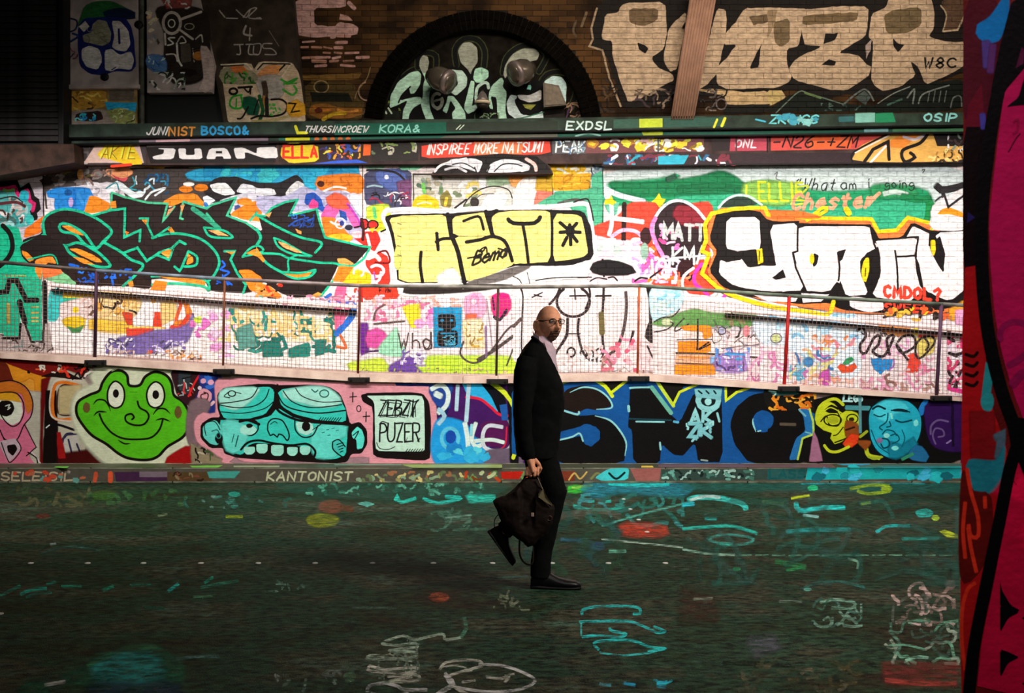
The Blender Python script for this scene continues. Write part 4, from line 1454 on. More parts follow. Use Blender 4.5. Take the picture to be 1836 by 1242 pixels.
# right half
f.o(460,290, K)
teal([(0,380),(60,388),(110,330),(200,290),(295,270),(235,385),(430,338),(450,420),(490,540),(620,570),(760,605),(815,610),(770,690),(700,745),(585,735)],14, False)
teal([(0,380),(120,450),(240,510),(330,545),(465,580),(420,650)],15)
f.fill([(60,380),(110,360),(90,400)],'#e3a25c')
f.fill([(280,480),(320,495),(320,520),(295,510)],'#f0a04a')
teal([(125,545),(190,570),(330,650),(390,675),(260,660),(160,610),(125,545)],13)
f.fill([(150,565),(210,585),(330,650),(280,648),(190,610)],'#f3ab62')
teal([(0,480),(30,540),(0,600)],18)
teal([(30,655),(160,660),(240,690),(440,720),(585,735),(560,830),(460,960)],14)
teal([(300,665),(230,700),(230,780),(210,790)],12)
teal([(0,640),(80,730),(180,790),(280,835),(380,820),(420,775),(330,795),(180,790)],16)
f.fill([(190,800),(300,808),(400,785),(370,820),(280,830)], OR_)
f.fill([(0,610),(60,700),(50,720),(0,670)], OR_)
f.fill([(575,690),(640,690),(700,730),(680,740),(590,730)],'#f3a14c')
f.fill([(590,745),(700,750),(620,860),(545,855)],'#f58220')
f.line([(230,460),(290,420),(370,400)],10,'#1c4fae')
f.scrib(220,380,410,470,16,['#1c55b8','#143f90','#2a68d0'],(5,9),4, slant=-0.5)
f.fill([(0,860),(80,880),(190,960),(140,985),(0,950)],'#f58220')
f.fill([(380,965),(440,930),(470,945),(430,975)],'#f5a040')
f.o(0,290, K)
f.scrib(530,760,700,860,14,['#1560d0','#0f50b8','#2a78e0'],(8,16),4, slant=0.1)
f.scrib(730,770,940,830,12,['#1560d0','#2a6ad8'],(8,14),5, slant=0.05)
f.line([(800,820),(810,880)],14,'#1a64d2')
f.line([(500,735),(560,750)],18,'#1a64d2')
f.line([(1590,710),(1610,740),(1580,770),(1640,790),(1600,830),(1660,880)],12,'#1c62dc')
f.scrib(1550,800,1660,880,7,['#1c62dc','#0f4cb4'],(7,12),6)
f.scrib(300,360,1500,880,90,['#3a2c26','#120b0a','#33241e'],(1.5,4),12, slant=-0.15, length=(.02,.06))

# ---------------------------------------------------------------- teal letters and cloud at far left
f = F('painted_cloud', MID, 'scalloped magenta and black cloud with cyan inside, far left of the ramp wall', wb, ox=0, oy=290, sc=K)
f.fill([(-300,150),(0,140),(100,140),(190,190),(270,280),(250,400),(190,470),(0,470),(-300,470)],'#56b5b0')
f.scrib(-40,220,190,450,22,['#9fd0cc','#2d8f8c','#e9ddd8','#4a6e68','#5a3a34','#c9bcb4'],(14,30),6, slant=0.05)
f.line([(-50,165),(60,160),(110,150),(140,220),(200,180),(230,260),(260,280),(270,330),(240,360),(250,400)],46,'#100a0c')
f.line([(-50,195),(60,190),(105,180),(135,240),(195,205),(215,280),(245,300),(235,350)],26,'#e0256e')
f.line([(30,200),(60,210),(100,200)],20,'#86c860')
f.line([(0,265),(100,250),(165,290)],10,'#2a1a18')
f.blob(175,245,34,42,'#28b4c4', soft=3)
f.blob(215,415,28,36,'#3cc4b8', soft=3)
f.line([(0,300),(120,290),(180,320)],22,'#6a2a30', a=.9)
f.line([(60,370),(55,410)],14,'#3a2220')
f.line([(310,60),(314,385)],10,'#261c1a', smooth=False)
f = F('graffiti_letters', MID, 'teal letters with black outlines and small orange dashes behind the mesh, far left', wb, ox=0, oy=290, sc=K)
f.fill([(-400,460),(130,455),(170,600),(280,700),(300,850),(300,1220),(210,1240),(150,1100),(140,1225),(-400,1225)],'#17b88a')
f.line([(20,455),(75,520),(90,620),(50,700),(-20,760)],34, BK)
f.line([(-60,500),(10,520),(20,640),(0,690)],18,'#22c090')
f.fill([(140,600),(310,510),(470,600),(480,780),(300,790),(160,690)],'#1d1412')
f.fill([(155,630),(200,650),(250,700),(210,715),(160,660)], OR_)
f.fill([(250,700),(370,670),(410,730),(340,720),(300,800),(290,850),(255,790)],'#f58a2c')
f.line([(200,700),(370,665),(415,730)],10, TE)
f.fill([(300,740),(420,760),(560,880),(500,900),(300,830)],'#7fc48a')
f.fill([(300,760),(430,750),(450,800),(310,840)],'#f2753c')
f.line([(-60,940),(50,930),(70,850),(120,850),(190,990),(270,990)],38, BK, smooth=False)
f.line([(140,1000),(200,1225)],40, BK, smooth=False)
f.line([(320,860),(325,1240)],34, BK, smooth=False)
f.line([(0,1240),(140,1242),(150,1180)],16, BK, smooth=False)
f.line([(200,1262),(310,1262)],16, BK)
for i, yy in enumerate((1040,1080,1115,1140,1165,1190,1230)):
    f.line([(225, yy),(275, yy)],9,'#e2a63c')
f.line([(58,1020),(62,1240)],26,'#b8a04c', smooth=False)
f.line([(40,815),(185,815)],7,'#c8b040')
f.o(0,580, K)
f.fill([(-400,0),(0,0),(0,90),(140,90),(140,0),(190,0),(230,120),(305,120),(305,0),(380,0),(380,220),(-400,190)],'#bca6a0')
f.fill([(15,0),(140,0),(130,92),(30,92)],'#17b88a'); f.fill([(190,0),(305,0),(300,120),(235,120)],'#17b88a')
f.line([(150,0),(140,105),(20,105)],18, BK, smooth=False); f.line([(180,0),(225,130),(310,130),(315,0)],16, BK, smooth=False)
f.scrib(0,120,380,210,26,['#3a2c28','#8a7a74','#d8c8c0','#5a8a88'],(6,12),3, slant=-0.6)

# ---------------------------------------------------------------- lower band behind the mesh, left to right
f = F('painted_patch', MID, 'yellow, red and violet sunset smear behind the wire mesh at left', wb, ox=60, oy=490, sc=1 / 6.12)
f.fill([(190,100),(1836,260),(1836,1000),(220,860),(170,500)],'#fdf0ec')
f.fill([(190,200),(330,200),(300,400),(240,520),(175,520)],'#30c6c0', soft=3)
f.fill([(330,200),(900,220),(880,260),(500,270),(330,260)],'#f8cc20', soft=3)
f.fill([(330,265),(500,270),(420,340),(330,340)],'#23b48a')
f.fill([(300,340),(690,270),(660,460),(400,520),(300,450)],'#f3d3cc', soft=3)
f.scrib(500,270,700,460,14,['#6a4a3a','#e0b0a0','#f0d0c4','#c99a80'],(10,24),3, slant=-0.6)
f.blob(465,400,36,34,'#f8d01c')
f.fill([(320,520),(440,480),(570,500),(560,590),(400,600)],'#f2c414', soft=3)
f.fill([(370,580),(450,610),(550,580),(510,640),(430,645)],'#3f8a4a', soft=3)
f.fill([(620,520),(1050,500),(1030,640),(700,620),(620,600)],'#fbc23c', soft=5)
f.fill([(720,230),(1150,260),(1120,440),(980,500),(720,460)],'#f5cc8a', soft=5)
f.scrib(720,250,1130,460,32,['#5a3820','#e9a23c','#241410','#f0b860','#fff2d8','#b8822c'],(10,28),7, slant=-0.7)
f.fill([(980,430),(1080,440),(1080,560),(1040,560)],'#d93a1c', soft=3)
f.fill([(1290,270),(1350,290),(1340,330),(1300,330)],'#f5a81c')
f.fill([(1330,420),(1420,420),(1410,590),(1310,580)],'#ef3b1c')
f.fill([(1400,320),(1560,300),(1560,480),(1420,560)],'#f9c97c', soft=4)
f.line([(1560,290),(1620,330),(1580,460),(1560,560)],40,'#ef5a2a')
f.fill([(1620,290),(1700,320),(1750,430),(1700,560),(1560,610),(1510,590),(1560,520),(1680,500),(1660,380)],'#f07a20')
f.line([(1700,470),(1600,600),(1520,590)],50,'#e83a1c')
f.fill([(1030,600),(1320,610),(1300,660),(1130,700),(1030,690)],'#ef3f28', soft=3)
f.line([(1050,595),(1250,590),(1450,600)],20,'#f9c45a')
f.fill([(940,720),(1130,700),(1330,640),(1600,610),(1720,540),(1760,440),(1750,560),(1680,740),(1500,800),(1340,860),(1100,870),(900,850)],'#7a64a8', soft=5)
f.scrib(760,720,1100,870,22,['#f4eaf0','#6a5aa0','#4a4070','#e6d8e6'],(12,26),5, slant=-0.5)
f.scrib(1300,740,1660,880,16,['#d8c8e4','#7a64a8','#4a4464','#e8dcec'],(12,26),9, slant=-0.3)
f.blob(1290,860,22,18,'#e23a30')
f.scrib(760,850,1836,960,40,['#9a7468','#c9a292','#6a4a40','#e8c8b8','#e58a3c'],(10,24),2, slant=-0.4)
f.blots(1460,880,1800,940,8,['#f0923c','#f4b47c'],(16,26),3)
f.fill([(1760,500),(1836,480),(1836,540),(1770,530)],'#cfe23c', soft=4)
f.blots(1730,540,1836,720,6,['#f06fc0','#f9a8d8'],(20,36),5)
f = F('painted_patch', MID, 'teal and sand coloured letter fragments behind the mesh below the black lettering', wb, ox=460, oy=290, sc=K)
f.fill([(-230,1000),(0,990),(720,1030),(720,1500),(-230,1480)],'#fbece4')
f.o(400,530,1.0)
f.scrib(-35,10,20,110,26,['#f8b6e0','#f4e4ee','#fff4f0','#e9dc8a','#f070c0'],(3,7),3, slant=-0.6)
f.blots(-30,30,10,100,8,['#f8a0d8','#fbd0e8'],(6,10),2)
f.scrib(12,22,200,80,70,['#efc27a','#f6d08c','#f9dca8','#f3e6c0'],(4,9),13, slant=0.0, length=(.15,.4))
f.scrib(12,26,200,100,46,['#0e7a6c','#14685c','#2a9484','#fbf2e6'],(3,8),21, slant=0.8, length=(.1,.3))
f.text('HAPBEL',28,38,32,5,'#f2c884', cw=18, adv=27, seed=4)
f.fill([(70,85),(100,78),(108,108),(72,110)],'#0f7466', soft=2)
f.fill([(118,95),(152,84),(156,108),(118,110)],'#138070', soft=2)
f.fill([(165,80),(185,78),(180,104),(166,108)],'#18786c', soft=2)
f.fill([(25,60),(50,50),(60,90),(30,96)],'#5a9a8c', soft=3)
f.o(460,290, K)
f.fill([(580,890),(640,880),(600,1100),(570,1230),(560,1000)],'#f25f8c', soft=2)
f.line([(700,1030),(680,1110),(620,1180),(575,1230)],46,'#1c6cd0')
f.line([(650,1050),(600,1150)],40,'#ee6a94')
f.line([(530,950),(500,970),(540,1000),(640,1020)],26,'#2668c4')
f.scrib(0,880,180,980,14,['#e83a24','#7ac0a0','#f0a050','#2a1a16'],(12,22),5)
f.scrib(180,960,720,1020,30,['#f2b4c8','#e89ab4','#c8849c','#fadce4'],(10,20),6, slant=0.1)
f.line([(575,1320),(640,1330),(600,1240)],20,'#f2703c')

# lower band, centre
f = F('painted_patch', MID, 'pink, yellow and violet smears behind the mesh around the blue poster', wb, ox=460, oy=290, sc=K)
f.fill([(770,990),(1836,960),(1900,1500),(740,1500)],'#f8e2e4')
f.scrib(780,1000,1260,1130,40,['#f6a0b8','#e86f96','#fbe0e0','#d8b4bc','#fff4f0','#f07aa0'],(14,30),5, slant=-0.3)
f.fill([(1050,1040),(1160,1020),(1170,1180),(1110,1180)],'#f4d820', soft=4)
f.blots(1170,1050,1260,1190,8,['#f060b8','#f8a0d0','#fbd4e8'],(24,40),3)
f.line([(840,1160),(1060,1140)],12,'#5a4640', soft=3); f.line([(840,1130),(860,1060),(940,1010)],12,'#6a4a48', soft=3)
f.scrib(800,960,1800,1030,30,['#f3b4a8','#e9a090','#f9d8d0','#f8c0cc'],(12,28),9, slant=0.05)
f.fill([(1500,970),(1600,950),(1640,1040),(1590,1120),(1510,1100)],'#f4a4c4', soft=5)
f.blob(1560,985,28,36,'#e887b0', soft=4)
f.blob(1555,1000,18,20,'#f9d8e4', soft=2)
f.fill([(1500,1100),(1570,1090),(1560,1140),(1500,1140)],'#f2603c', soft=4)
f.fill([(1480,1140),(1600,1130),(1640,1330),(1500,1330)],'#f4dcae', soft=5)
f.scrib(1490,1140,1620,1320,12,['#d8a844','#a8843c','#f8e8c8'],(8,18),7)
f.fill([(1690,960),(1800,950),(1815,1050),(1780,1100),(1700,1100)],'#e91c72', soft=3)
f.line([(1700,1110),(1740,1130),(1790,1060)],22,'#2a1030')
f.line([(1735,890),(1735,950)],8, BK)
f.line([(1690,970),(1700,1060)],12,'#3a1440')
f.line([(1650,1000),(1690,1350)],10,'#b0949c')
f.o(460,580, K)
f.fill([(745,0),(790,0),(800,200),(750,220)],'#6a1c8a', soft=4)
f.fill([(800,60),(860,40),(930,90),(870,170),(800,160)],'#e84ca0', soft=5)
f.fill([(880,200),(960,80),(1000,30),(1020,130),(1060,220)],'#9fe0b8', soft=5)
f.fill([(930,340),(1000,280),(1180,230),(1220,350),(1000,350)],'#6a42a0', soft=5)
f.fill([(660,290),(740,280),(900,260),(920,350),(690,350)],'#d2e83a', soft=6)
f.fill([(1210,250),(1440,240),(1836,250),(1880,350),(1210,350)],'#c8ea3a', soft=6)
f.scrib(1040,180,1210,300,16,['#7a5aa8','#b8a0cc','#f4eaf2','#e8d8ec'],(10,22),6, slant=0.9)
f.text('Who',1020,70,110,10,'#4a3838', cw=70, adv=84, seed=3, wob=6)
f.text('d',1190,60,120,10,'#4a3838', cw=60)
f.line([(780,200),(870,195)],14,'#4a2a5a')
f.line([(1480,130),(1460,220),(1540,280),(1640,240),(1780,60),(1836,10)],15,'#4a3e3c')
f.line([(1580,260),(1700,190),(1836,90)],20,'#4a3e3c', soft=4)
f.line([(1836,180),(1790,300)],12,'#4a403c')
f.line([(1640,20),(1645,240)],14,'#8a6a90', soft=3)
f.scrib(740,320,1836,352,30,['#a8b83c','#d8c87c','#c89a88','#8a7a4c'],(6,12),6, slant=0)

# blue poster
ph = F('poster', MID, 'blue stencil poster of a dark block-headed figure, behind the mesh left of the man', wb, ox=460, oy=290, sc=K)
ph.jit = 0.4
ph.fill([(1262,1040),(1470,1040),(1466,1328),(1266,1332)],'#0b8fc0')
ph.fill([(1295,1100),(1320,1090),(1420,1092),(1428,1180),(1400,1190),(1390,1215),(1340,1215),(1335,1190),(1300,1186)],'#0c1216')
ph.blob(1328,1135,13,11,'#0b8fc0'); ph.blob(1395,1135,12,10,'#0b8fc0')
ph.fill([(1300,1160 + 50),(1330,1205),(1420,1205),(1440,1215),(1440,1320),(1300,1322),(1290,1260)],'#0c1216')
ph.line([(1320,1228),(1420,1226)],10,'#0b7fae')
ph.scrib(1315,1244,1420,1310,16,['#3ab4dc','#6cc8e4'],(4,6),3, slant=-.3, length=(.3,.7))

# line-drawn bubble letters right behind the man
f = F('graffiti_letters', MID, 'thin black outlined bubble letters on white brick behind the bald man', wb, ox=920, oy=290, sc=K)
f.wm = 1.35
f.fill([(0,890),(960,890),(985,1250),(960,1400),(700,1500),(0,1500)],'#fbe8e4')
LN = '#2a1e20'
f.line([(50,890),(70,960),(65,1100),(60,1300),(65,1400)],9, LN)
f.line([(340,890),(310,960),(260,1020)],14, LN)
f.ring(430,1000,118,108,15, LN, a0=-60, a1=235)
f.line([(540,890),(550,960),(520,1050)],12, LN)
f.line([(380,890),(330,930)],9, LN)
f.line([(390,1120),(385,1230),(350,1300),(290,1390)],15, LN, soft=2)
f.line([(470,1120),(465,1230),(500,1360),(560,1420),(640,1380),(640,1250),(640,1100),(648,900)],12, LN, soft=2)
f.line([(630,1080),(635,1230)],26,'#6a5c2c', soft=4)
f.line([(805,930),(810,1040),(790,1200),(740,1330),(660,1400)],15,'#4a3a38', soft=3)
f.line([(860,1210),(830,1330),(780,1400)],13, LN, soft=3)
f.line([(390,1230),(480,1230)],7, LN)
f.line([(405,960),(520,958)],9, LN); f.line([(440,910),(445,985)],9, LN)
f.line([(590,960),(700,958)],10, LN); f.line([(648,905),(650,990)],9, LN)
f.line([(135,970),(210,935)],8, LN); f.line([(150,950),(205,965)],8, LN)
f.line([(0,1180),(60,1120)],16,'#5a4644', soft=3)
f.line([(970,900),(985,1000),(990,1180),(985,1260)],28,'#151012')
f.o(920,580, K)
f.line([(985,0),(960,90),(1000,120)],26,'#2a2222', soft=3)
f.ring(415,205,28,32,10, LN)
f.text('012',480,180,84,10, LN, cw=46, adv=74, seed=3)
f.scrib(320,160,640,340,24,['#f6dcd8','#e9c8c4','#fdf3f0'],(6,14),5, slant=0.0, length=(.2,.4))
f.scrib(640,90,900,330,22,['#f5788c','#f9b8c0','#ee5a78','#fbe4e4','#f48ca8'],(12,28),6)
f.scrib(640,230,700,350,8,['#c89a90','#9a6a60'],(6,12),2)
f.fill([(920,130),(1000,160),(1060,330),(900,340)],'#f8d4d4', soft=4)
f.line([(1000,100),(1080,75),(1180,95)],8, LN)
f.line([(1160,100),(1180,200),(1150,240)],9, LN)
f.line([(960,160),(1010,260),(1090,330),(1150,300),(1120,230)],10, LN)
f.line([(1060,325),(1150,320)],20,'#3a2c2c', soft=3)
f.scrib(640,330,1160,356,16,['#b98a78','#8a6050','#d8a898'],(5,10),6, slant=0.0)

# orange steps and clutter right of the man
f = F('painted_patch', MID, 'orange bars, pale blue patch and violet scribbles behind the mesh right of the man', wb, ox=1130, oy=520, sc=1 / 6.12)
f.fill([(240,0),(1836,160),(1836,1060),(250,960)],'#f6dfdc')
f.fill([(235,0),(560,0),(550,180),(420,260),(260,330)],'#c4e6ee', soft=3)
f.scrib(250,10,540,240,22,['#a8dcec','#e4f4f4','#d0e8d8','#8cc8e0'],(14,34),5)
f.fill([(250,360),(460,290),(700,220),(900,260),(1500,300),(1480,400),(900,400),(540,390),(300,380)],'#5f9448', soft=5)
f.scrib(900,300,1480,410,16,['#4f8a44','#7a9c58','#a08a5c','#3a6a38'],(18,36),4, slant=0.1)
f.blob(400,350,60,36,'#c8cfa0', soft=4)
f.line([(540,210),(460,290),(350,300),(260,350)],14, LN)
f.line([(260,460),(400,430),(470,370),(440,350)],15, LN)
f.line([(590,310),(500,400),(500,450),(640,370)],15, LN)
f.fill([(530,390),(890,385),(900,520),(800,540),(790,450),(600,450)],'#f58a14')
f.fill([(520,560),(720,555),(890,560),(880,690),(520,690)],'#f98a06')
f.fill([(600,460),(780,460),(780,530),(560,530)],'#f6d4c8')
f.line([(510,545),(900,540)],12, LN)
f.line([(740,320),(735,600),(740,650),(860,570)],18,'#1a1012')
f.line([(760,650),(880,590)],14,'#1a1012')
f.line([(500,690),(860,700),(1400,740)],20,'#3a2c1c', soft=3)
f.fill([(510,710),(900,720),(890,800),(500,800)],'#f0b08c', soft=3)
f.line([(540,735),(860,740)],26,'#ef8f3c')
f.line([(500,800),(930,815)],14,'#4a2c14')
f.fill([(495,825),(935,825),(925,920),(490,915)],'#f98f0c', soft=3)
f.scrib(900,400,1720,660,60,['#5a4a44','#a898a8','#f4e2e0','#8a7a74','#c8b8c8','#f6c8cc','#3a2c2c'],(8,26),9, slant=-0.7)
f.ring(1005,445,40,42,12,'#3a3038'); f.blob(1000,445,32,34,'#b8b4d4', soft=2)
f.blob(1150,430,50,34,'#cabcc0', soft=3)
f.blob(1270,450,34,60,'#f2848c', soft=5)
f.fill([(1380,500),(1480,330),(1560,290),(1720,400),(1740,600),(1600,560),(1480,480)],'#d2e6f2', soft=4)
f.blots(1400,330,1720,540,14,['#a0d4ec','#f0f6f8','#c0e4f0'],(24,46),5)
f.ring(1600,530,46,40,10,'#6a5a5a'); f.blob(1605,530,34,30,'#c9c890', soft=2)
f.fill([(880,740),(960,730),(940,790),(880,800)],'#8ab8e8', soft=3)
f.fill([(960,740),(1250,730),(1290,860),(1200,890),(960,870)],'#a880c8', soft=6)
f.scrib(940,640,1300,880,26,['#8f68b8','#c8a8dc','#5a3a7a','#e8d4ee','#5a90d8'],(14,30),8, slant=0.0)
f.line([(1040,700),(1140,700),(1250,705)],30,'#4f9ce0')
f.blob(1190,755,40,20,'#5aa8e4')
f.scrib(1280,700,1720,1000,44,['#f2a8c8','#f9dce0','#e884b0','#f6e8e8','#c86a9c','#f2c8cc'],(14,36),3, slant=1.4)
f.blots(1440,840,1640,1000,8,['#e8609c','#f08cb4','#b84a98'],(24,44),4)
f.line([(1000,640),(1400,600),(1720,640)],10,'#6a4a48')

# right end behind the mesh
f = F('painted_patch', MID, 'pale blue ground with a cherry, a blue heart and black scrawl behind the mesh at right', wb, ox=1376, oy=580, sc=K)
f.fill([(-60,-90),(1500,-20),(1500,560),(-60,440)],'#f4dede')
f.fill([(-40,-70),(640,-40),(640,200),(560,360),(200,200),(-40,130)],'#dfeaf4', soft=4)
f.scrib(-40,-60,640,100,46,['#b8dcf0','#f2f6fa','#8cc4e4','#e8f2f0','#c8e0e8'],(16,34),5, slant=-0.4)
f.ring(60,105,40,34,8,'#7a6a70'); f.blob(60,105,30,26,'#d8dc90', soft=3)
f.scrib(-50,150,140,420,22,['#f4b8d0','#f8dce0','#e888b8','#f9eeee'],(14,28),6, slant=1.2)
f.scrib(320,90,620,180,20,['#f48c9c','#f2a4a0','#f6c8b4','#f08a50'],(14,30),8, slant=0)
f.scrib(160,180,500,400,34,['#5aa8c8','#f0b088','#e8d0c8','#a8c8d8','#c878b0','#e8d88c','#3f78b0'],(12,26),2)
f.blob(290,275,34,34,'#3f8ac4', soft=5)
f.fill([(380,360),(430,330),(440,430),(370,430)],'#d050b0', soft=5)
f.scrib(180,390,700,440,24,['#f2a08c','#e8c8b8','#f4b8a8'],(10,20),5, slant=0.1)
f.blob(570,290,96,100,'#e6f0f8', soft=5)
f.fill([(500,310),(520,290),(570,310),(620,285),(635,310),(600,345),(530,350)],'#ee4a1e', soft=2)
f.fill([(530,290),(560,250),(600,235),(620,260),(580,290),(550,300)],'#2c9a5c')
f.fill([(740,240),(790,230),(820,265),(860,235),(890,260),(880,310),(810,365),(760,320)],'#1b86cc', soft=2)
f.line([(900,250),(900,300),(870,330)],12,'#b070c8')
f.fill([(790,0),(1010,10),(1000,80),(860,90)],'#f09850', soft=5)
f.fill([(1015,40),(1075,30),(1080,90),(1030,85)],'#f0d428')
f.fill([(1060,110),(1200,80),(1180,200),(1090,240)],'#e8cc60', soft=4)
f.line([(1080,90),(1200,85)],22,'#f23a24')
f.fill([(1000,230),(1060,210),(1090,330),(990,345),(1010,290)],'#f2402c', soft=3)
f.scrib(680,90,1000,240,26,['#f9d0d8','#f4e4e0','#e8a0c8','#f6ccd0'],(14,30),6, slant=1.0)
f.line([(640,50),(680,30),(700,90),(660,150),(665,200),(700,210),(760,100),(800,90),(790,150),(750,200),(830,230),(900,90),(850,110),(870,220)],20, LN)
f.line([(930,130),(970,90),(1040,90),(1050,160),(960,210),(920,150),(1000,260)],18, LN)
f.line([(1100,100),(1170,90),(1190,140),(1100,240),(1060,230),(1060,150),(1110,100),(1150,150),(1130,190)],16, LN)
f.scrib(620,30,900,90,10,['#5a4a4c','#3a2c30'],(6,10),6)
f.scrib(640,330,1240,470,50,['#f6e8e4','#e8b8b8','#c8988c','#f9f0ee','#9a6a60','#f4a0c0'],(12,28),3, slant=1.3)
f.scrib(1060,230,1240,420,14,['#f2b0c4','#fbe8ea','#e87a9c'],(12,24),8, slant=1.4)
f.scrib(1290,30,1420,470,50,['#f46a90','#f9d8e0','#e83a70','#2a1a20','#fbf0f2','#c8c0e0'],(12,26),4)
f.line([(1310,470),(1420,490)],30,'#ea2a8c')

# ---------------------------------------------------------------- white letters on the right
f = F('graffiti_letters', MID, 'big white letters reading YOUN with black shadow and yellow outline near the pillar', wb, ox=1376, oy=290, sc=K)
f.jit = 0.9
YE = '#f6cd16'
f.wm = 1.2
f.fill([(-380,330),(0,330),(40,370),(220,400),(740,400),(780,500),(930,500),(1010,390),(1170,440),(1450,420),(1450,1040),(1260,1080),(820,1090),(500,1080),(0,1000),(-340,900),(-440,800),(-380,640),(-460,560)],'#f27a3a')
f.fill([(-360,335),(-60,350),(0,420),(240,440),(740,450),(800,560),(960,540),(1030,430),(1180,500),(1450,470),(1450,1010),(1230,1060),(820,1085),(520,1060),(440,1010),(230,1020),(40,990),(-200,950),(-330,890),(-420,780),(-360,640),(-420,560)], BK)
f.line([(-100,330),(-260,340),(-400,370),(-450,450),(-440,560),(-470,640),(-420,660),(-470,800),(-360,900)],24, YE, smooth=False)
f.line([(-100,330),(-20,330),(0,380),(260,400),(740,410),(790,500),(920,490),(1000,400),(1160,440)],22, YE, smooth=False)
f.line([(1170,480),(1290,450),(1410,430)],20,'#d8dc2a')
f.line([(-360,900),(-240,960),(0,1030),(300,1075),(430,1090),(470,1000)],26, YE)
f.line([(280,420),(390,330),(420,350),(300,410)],20, YE)
f.line([(560,340),(580,370)],36, YE)
W1 = '#fae6e2'
f.fill([(-390 + 95,400),(-60,395),(-50,600),(-110,740),(30,745),(60,745),(10,455),(215,437),(210,640),(180,660),(270,920),(0,930),(-240,890),(-350,800),(-340,700),(-290,720),(-180,700),(-210,640),(-300,620)], W1)
f.fill([(-290,400),(-65,395),(-60,600),(-140,745),(-180,700),(-210,640),(-300,615)], W1)
f.fill([(20,455),(215,440),(220,640),(180,660),(260,910),(80,930),(60,740)], W1)
f.fill([(215,455),(730,455),(760,580),(800,600),(730,640),(660,700),(660,800),(720,950),(560,960),(500,850),(440,930),(260,925),(185,650),(215,635)], W1)
f.fill([(770,560),(1075,540),(1055,670),(1060,760),(1115,920),(1010,1000),(740,965),(810,800),(800,640)], W1)
f.fill([(980,540),(1035,455),(1160,510),(1160,640),(1255,800),(1270,640),(1190,520),(1240,495),(1450,490),(1450,880),(1300,1000),(1120,920),(1060,740),(1075,540)], W1)
f.fill([(580,960),(820,990),(830,1060),(720,1080),(590,1040)],'#f4dede')
f.fill([(240,940),(440,950),(380,1000),(250,1010)],'#f4dede')
f.fill([(-140,935),(220,960),(200,1000),(0,1000)],'#f2dada')
f.fill([(30,830),(110,770),(130,830),(60,845)], BK)
f.fill([(-280,650),(-60,620),(-40,745),(-140,760),(-190,690)], BK)
f.fill([(-60,620),(40,640),(60,740),(-50,740)], BK, jit=0)
f.fill([(500,640),(560,625),(535,700),(510,720)], BK)
f.fill([(500,900),(520,850),(560,960),(450,945)], BK)
f.fill([(330,655),(365,670),(350,740),(325,755),(310,690)], BK)
f.fill([(700,650),(765,635),(808,740),(790,860),(740,960),(690,880),(665,780)], BK)
f.blob(315,695,17,38, YE, wob=0.02)
f.fill([(700,690),(722,685),(728,760),(705,860),(680,855),(668,790),(680,720)], YE)
f.line([(700,760),(695,820)],6, BK)
f.fill([(1165,560),(1195,560),(1200,640),(1185,680),(1165,640)], YE)
f.fill([(1200,560),(1230,530),(1262,640),(1258,800),(1210,730),(1205,640)], BK)
f.fill([(-80,630),(-40,620),(-32,720),(-70,735)], YE); f.line([(-60,640),(-62,710)],6, BK)
for P in ([(215,440),(212,640),(180,650),(200,760),(270,915)],[(500,650),(515,760),(505,850)],[(910,635),(925,760),(930,920)],[(925,680),(1055,672)],[(1075,540),(1055,670),(1070,800),(1110,915)],[(730,455),(760,590),(800,690)],[(220,455),(730,455)],[(770,560),(1075,538)],[(985,535),(1035,450),(1160,510),(1155,600)],[(1165,545),(1230,500),(1420,490)],[(1420,945),(1300,1010)],[(10,440),(220,430)]):
    f.line(P, 12, BK, smooth=False)
f.fill([(1065,690),(1085,740),(1115,915),(1085,890),(1062,780)], BK)
f.text('CMDOL?',830,890,76,20,'#f0402a', cw=48, adv=72, slope=0.06, seed=4)
f.text('SWEEL',835,1010,60,14,'#f0402a', cw=46, adv=70, slope=0.03, seed=5)
f.scrib(880,1050,1050,1090,12,['#2a1a18','#f2c23c','#4a2a20'],(12,22),5, slant=0.1)
f.scrib(820,1050,1420,1130,26,[YE, '#f49a2c','#f2602c','#2a1c1c','#f6b83c'],(14,26),6, slant=-0.6)
f.fill([(1300,1060),(1420,990),(1420,1140),(1310,1130)],'#f4a028', soft=4)
f.fill([(1345,1070),(1420,1060),(1420,1160),(1350,1160)],'#eaa0c8', soft=4)
f.fill([(20,350),(250,360),(380,400),(30,400)],'#f0702c', soft=3)
# dark tag and orange arc at upper right
f.line([(1205,170),(1240,200),(1330,190),(1400,170)],40,'#2a2628', soft=3)
f.line([(1400,240),(1290,325),(1250,230)],16,'#2a2628', smooth=False)
f.line([(1200,280),(1240,250),(1280,260)],10,'#3a3436')
f.fill([(1170,400),(1180,320),(1300,240),(1450,200),(1450,460),(1180,480)],'#f3e9e6', soft=2)
f.fill([(1205,380),(1240,340),(1290,325),(1350,345),(1420,380),(1420,405),(1300,375)],'#f99a1c')
f.line([(1215,180),(1240,205),(1330,190),(1400,165)],30,'#2a2628', soft=3)
f.line([(1410,235),(1290,325),(1255,215)],14,'#2a2628', smooth=False)

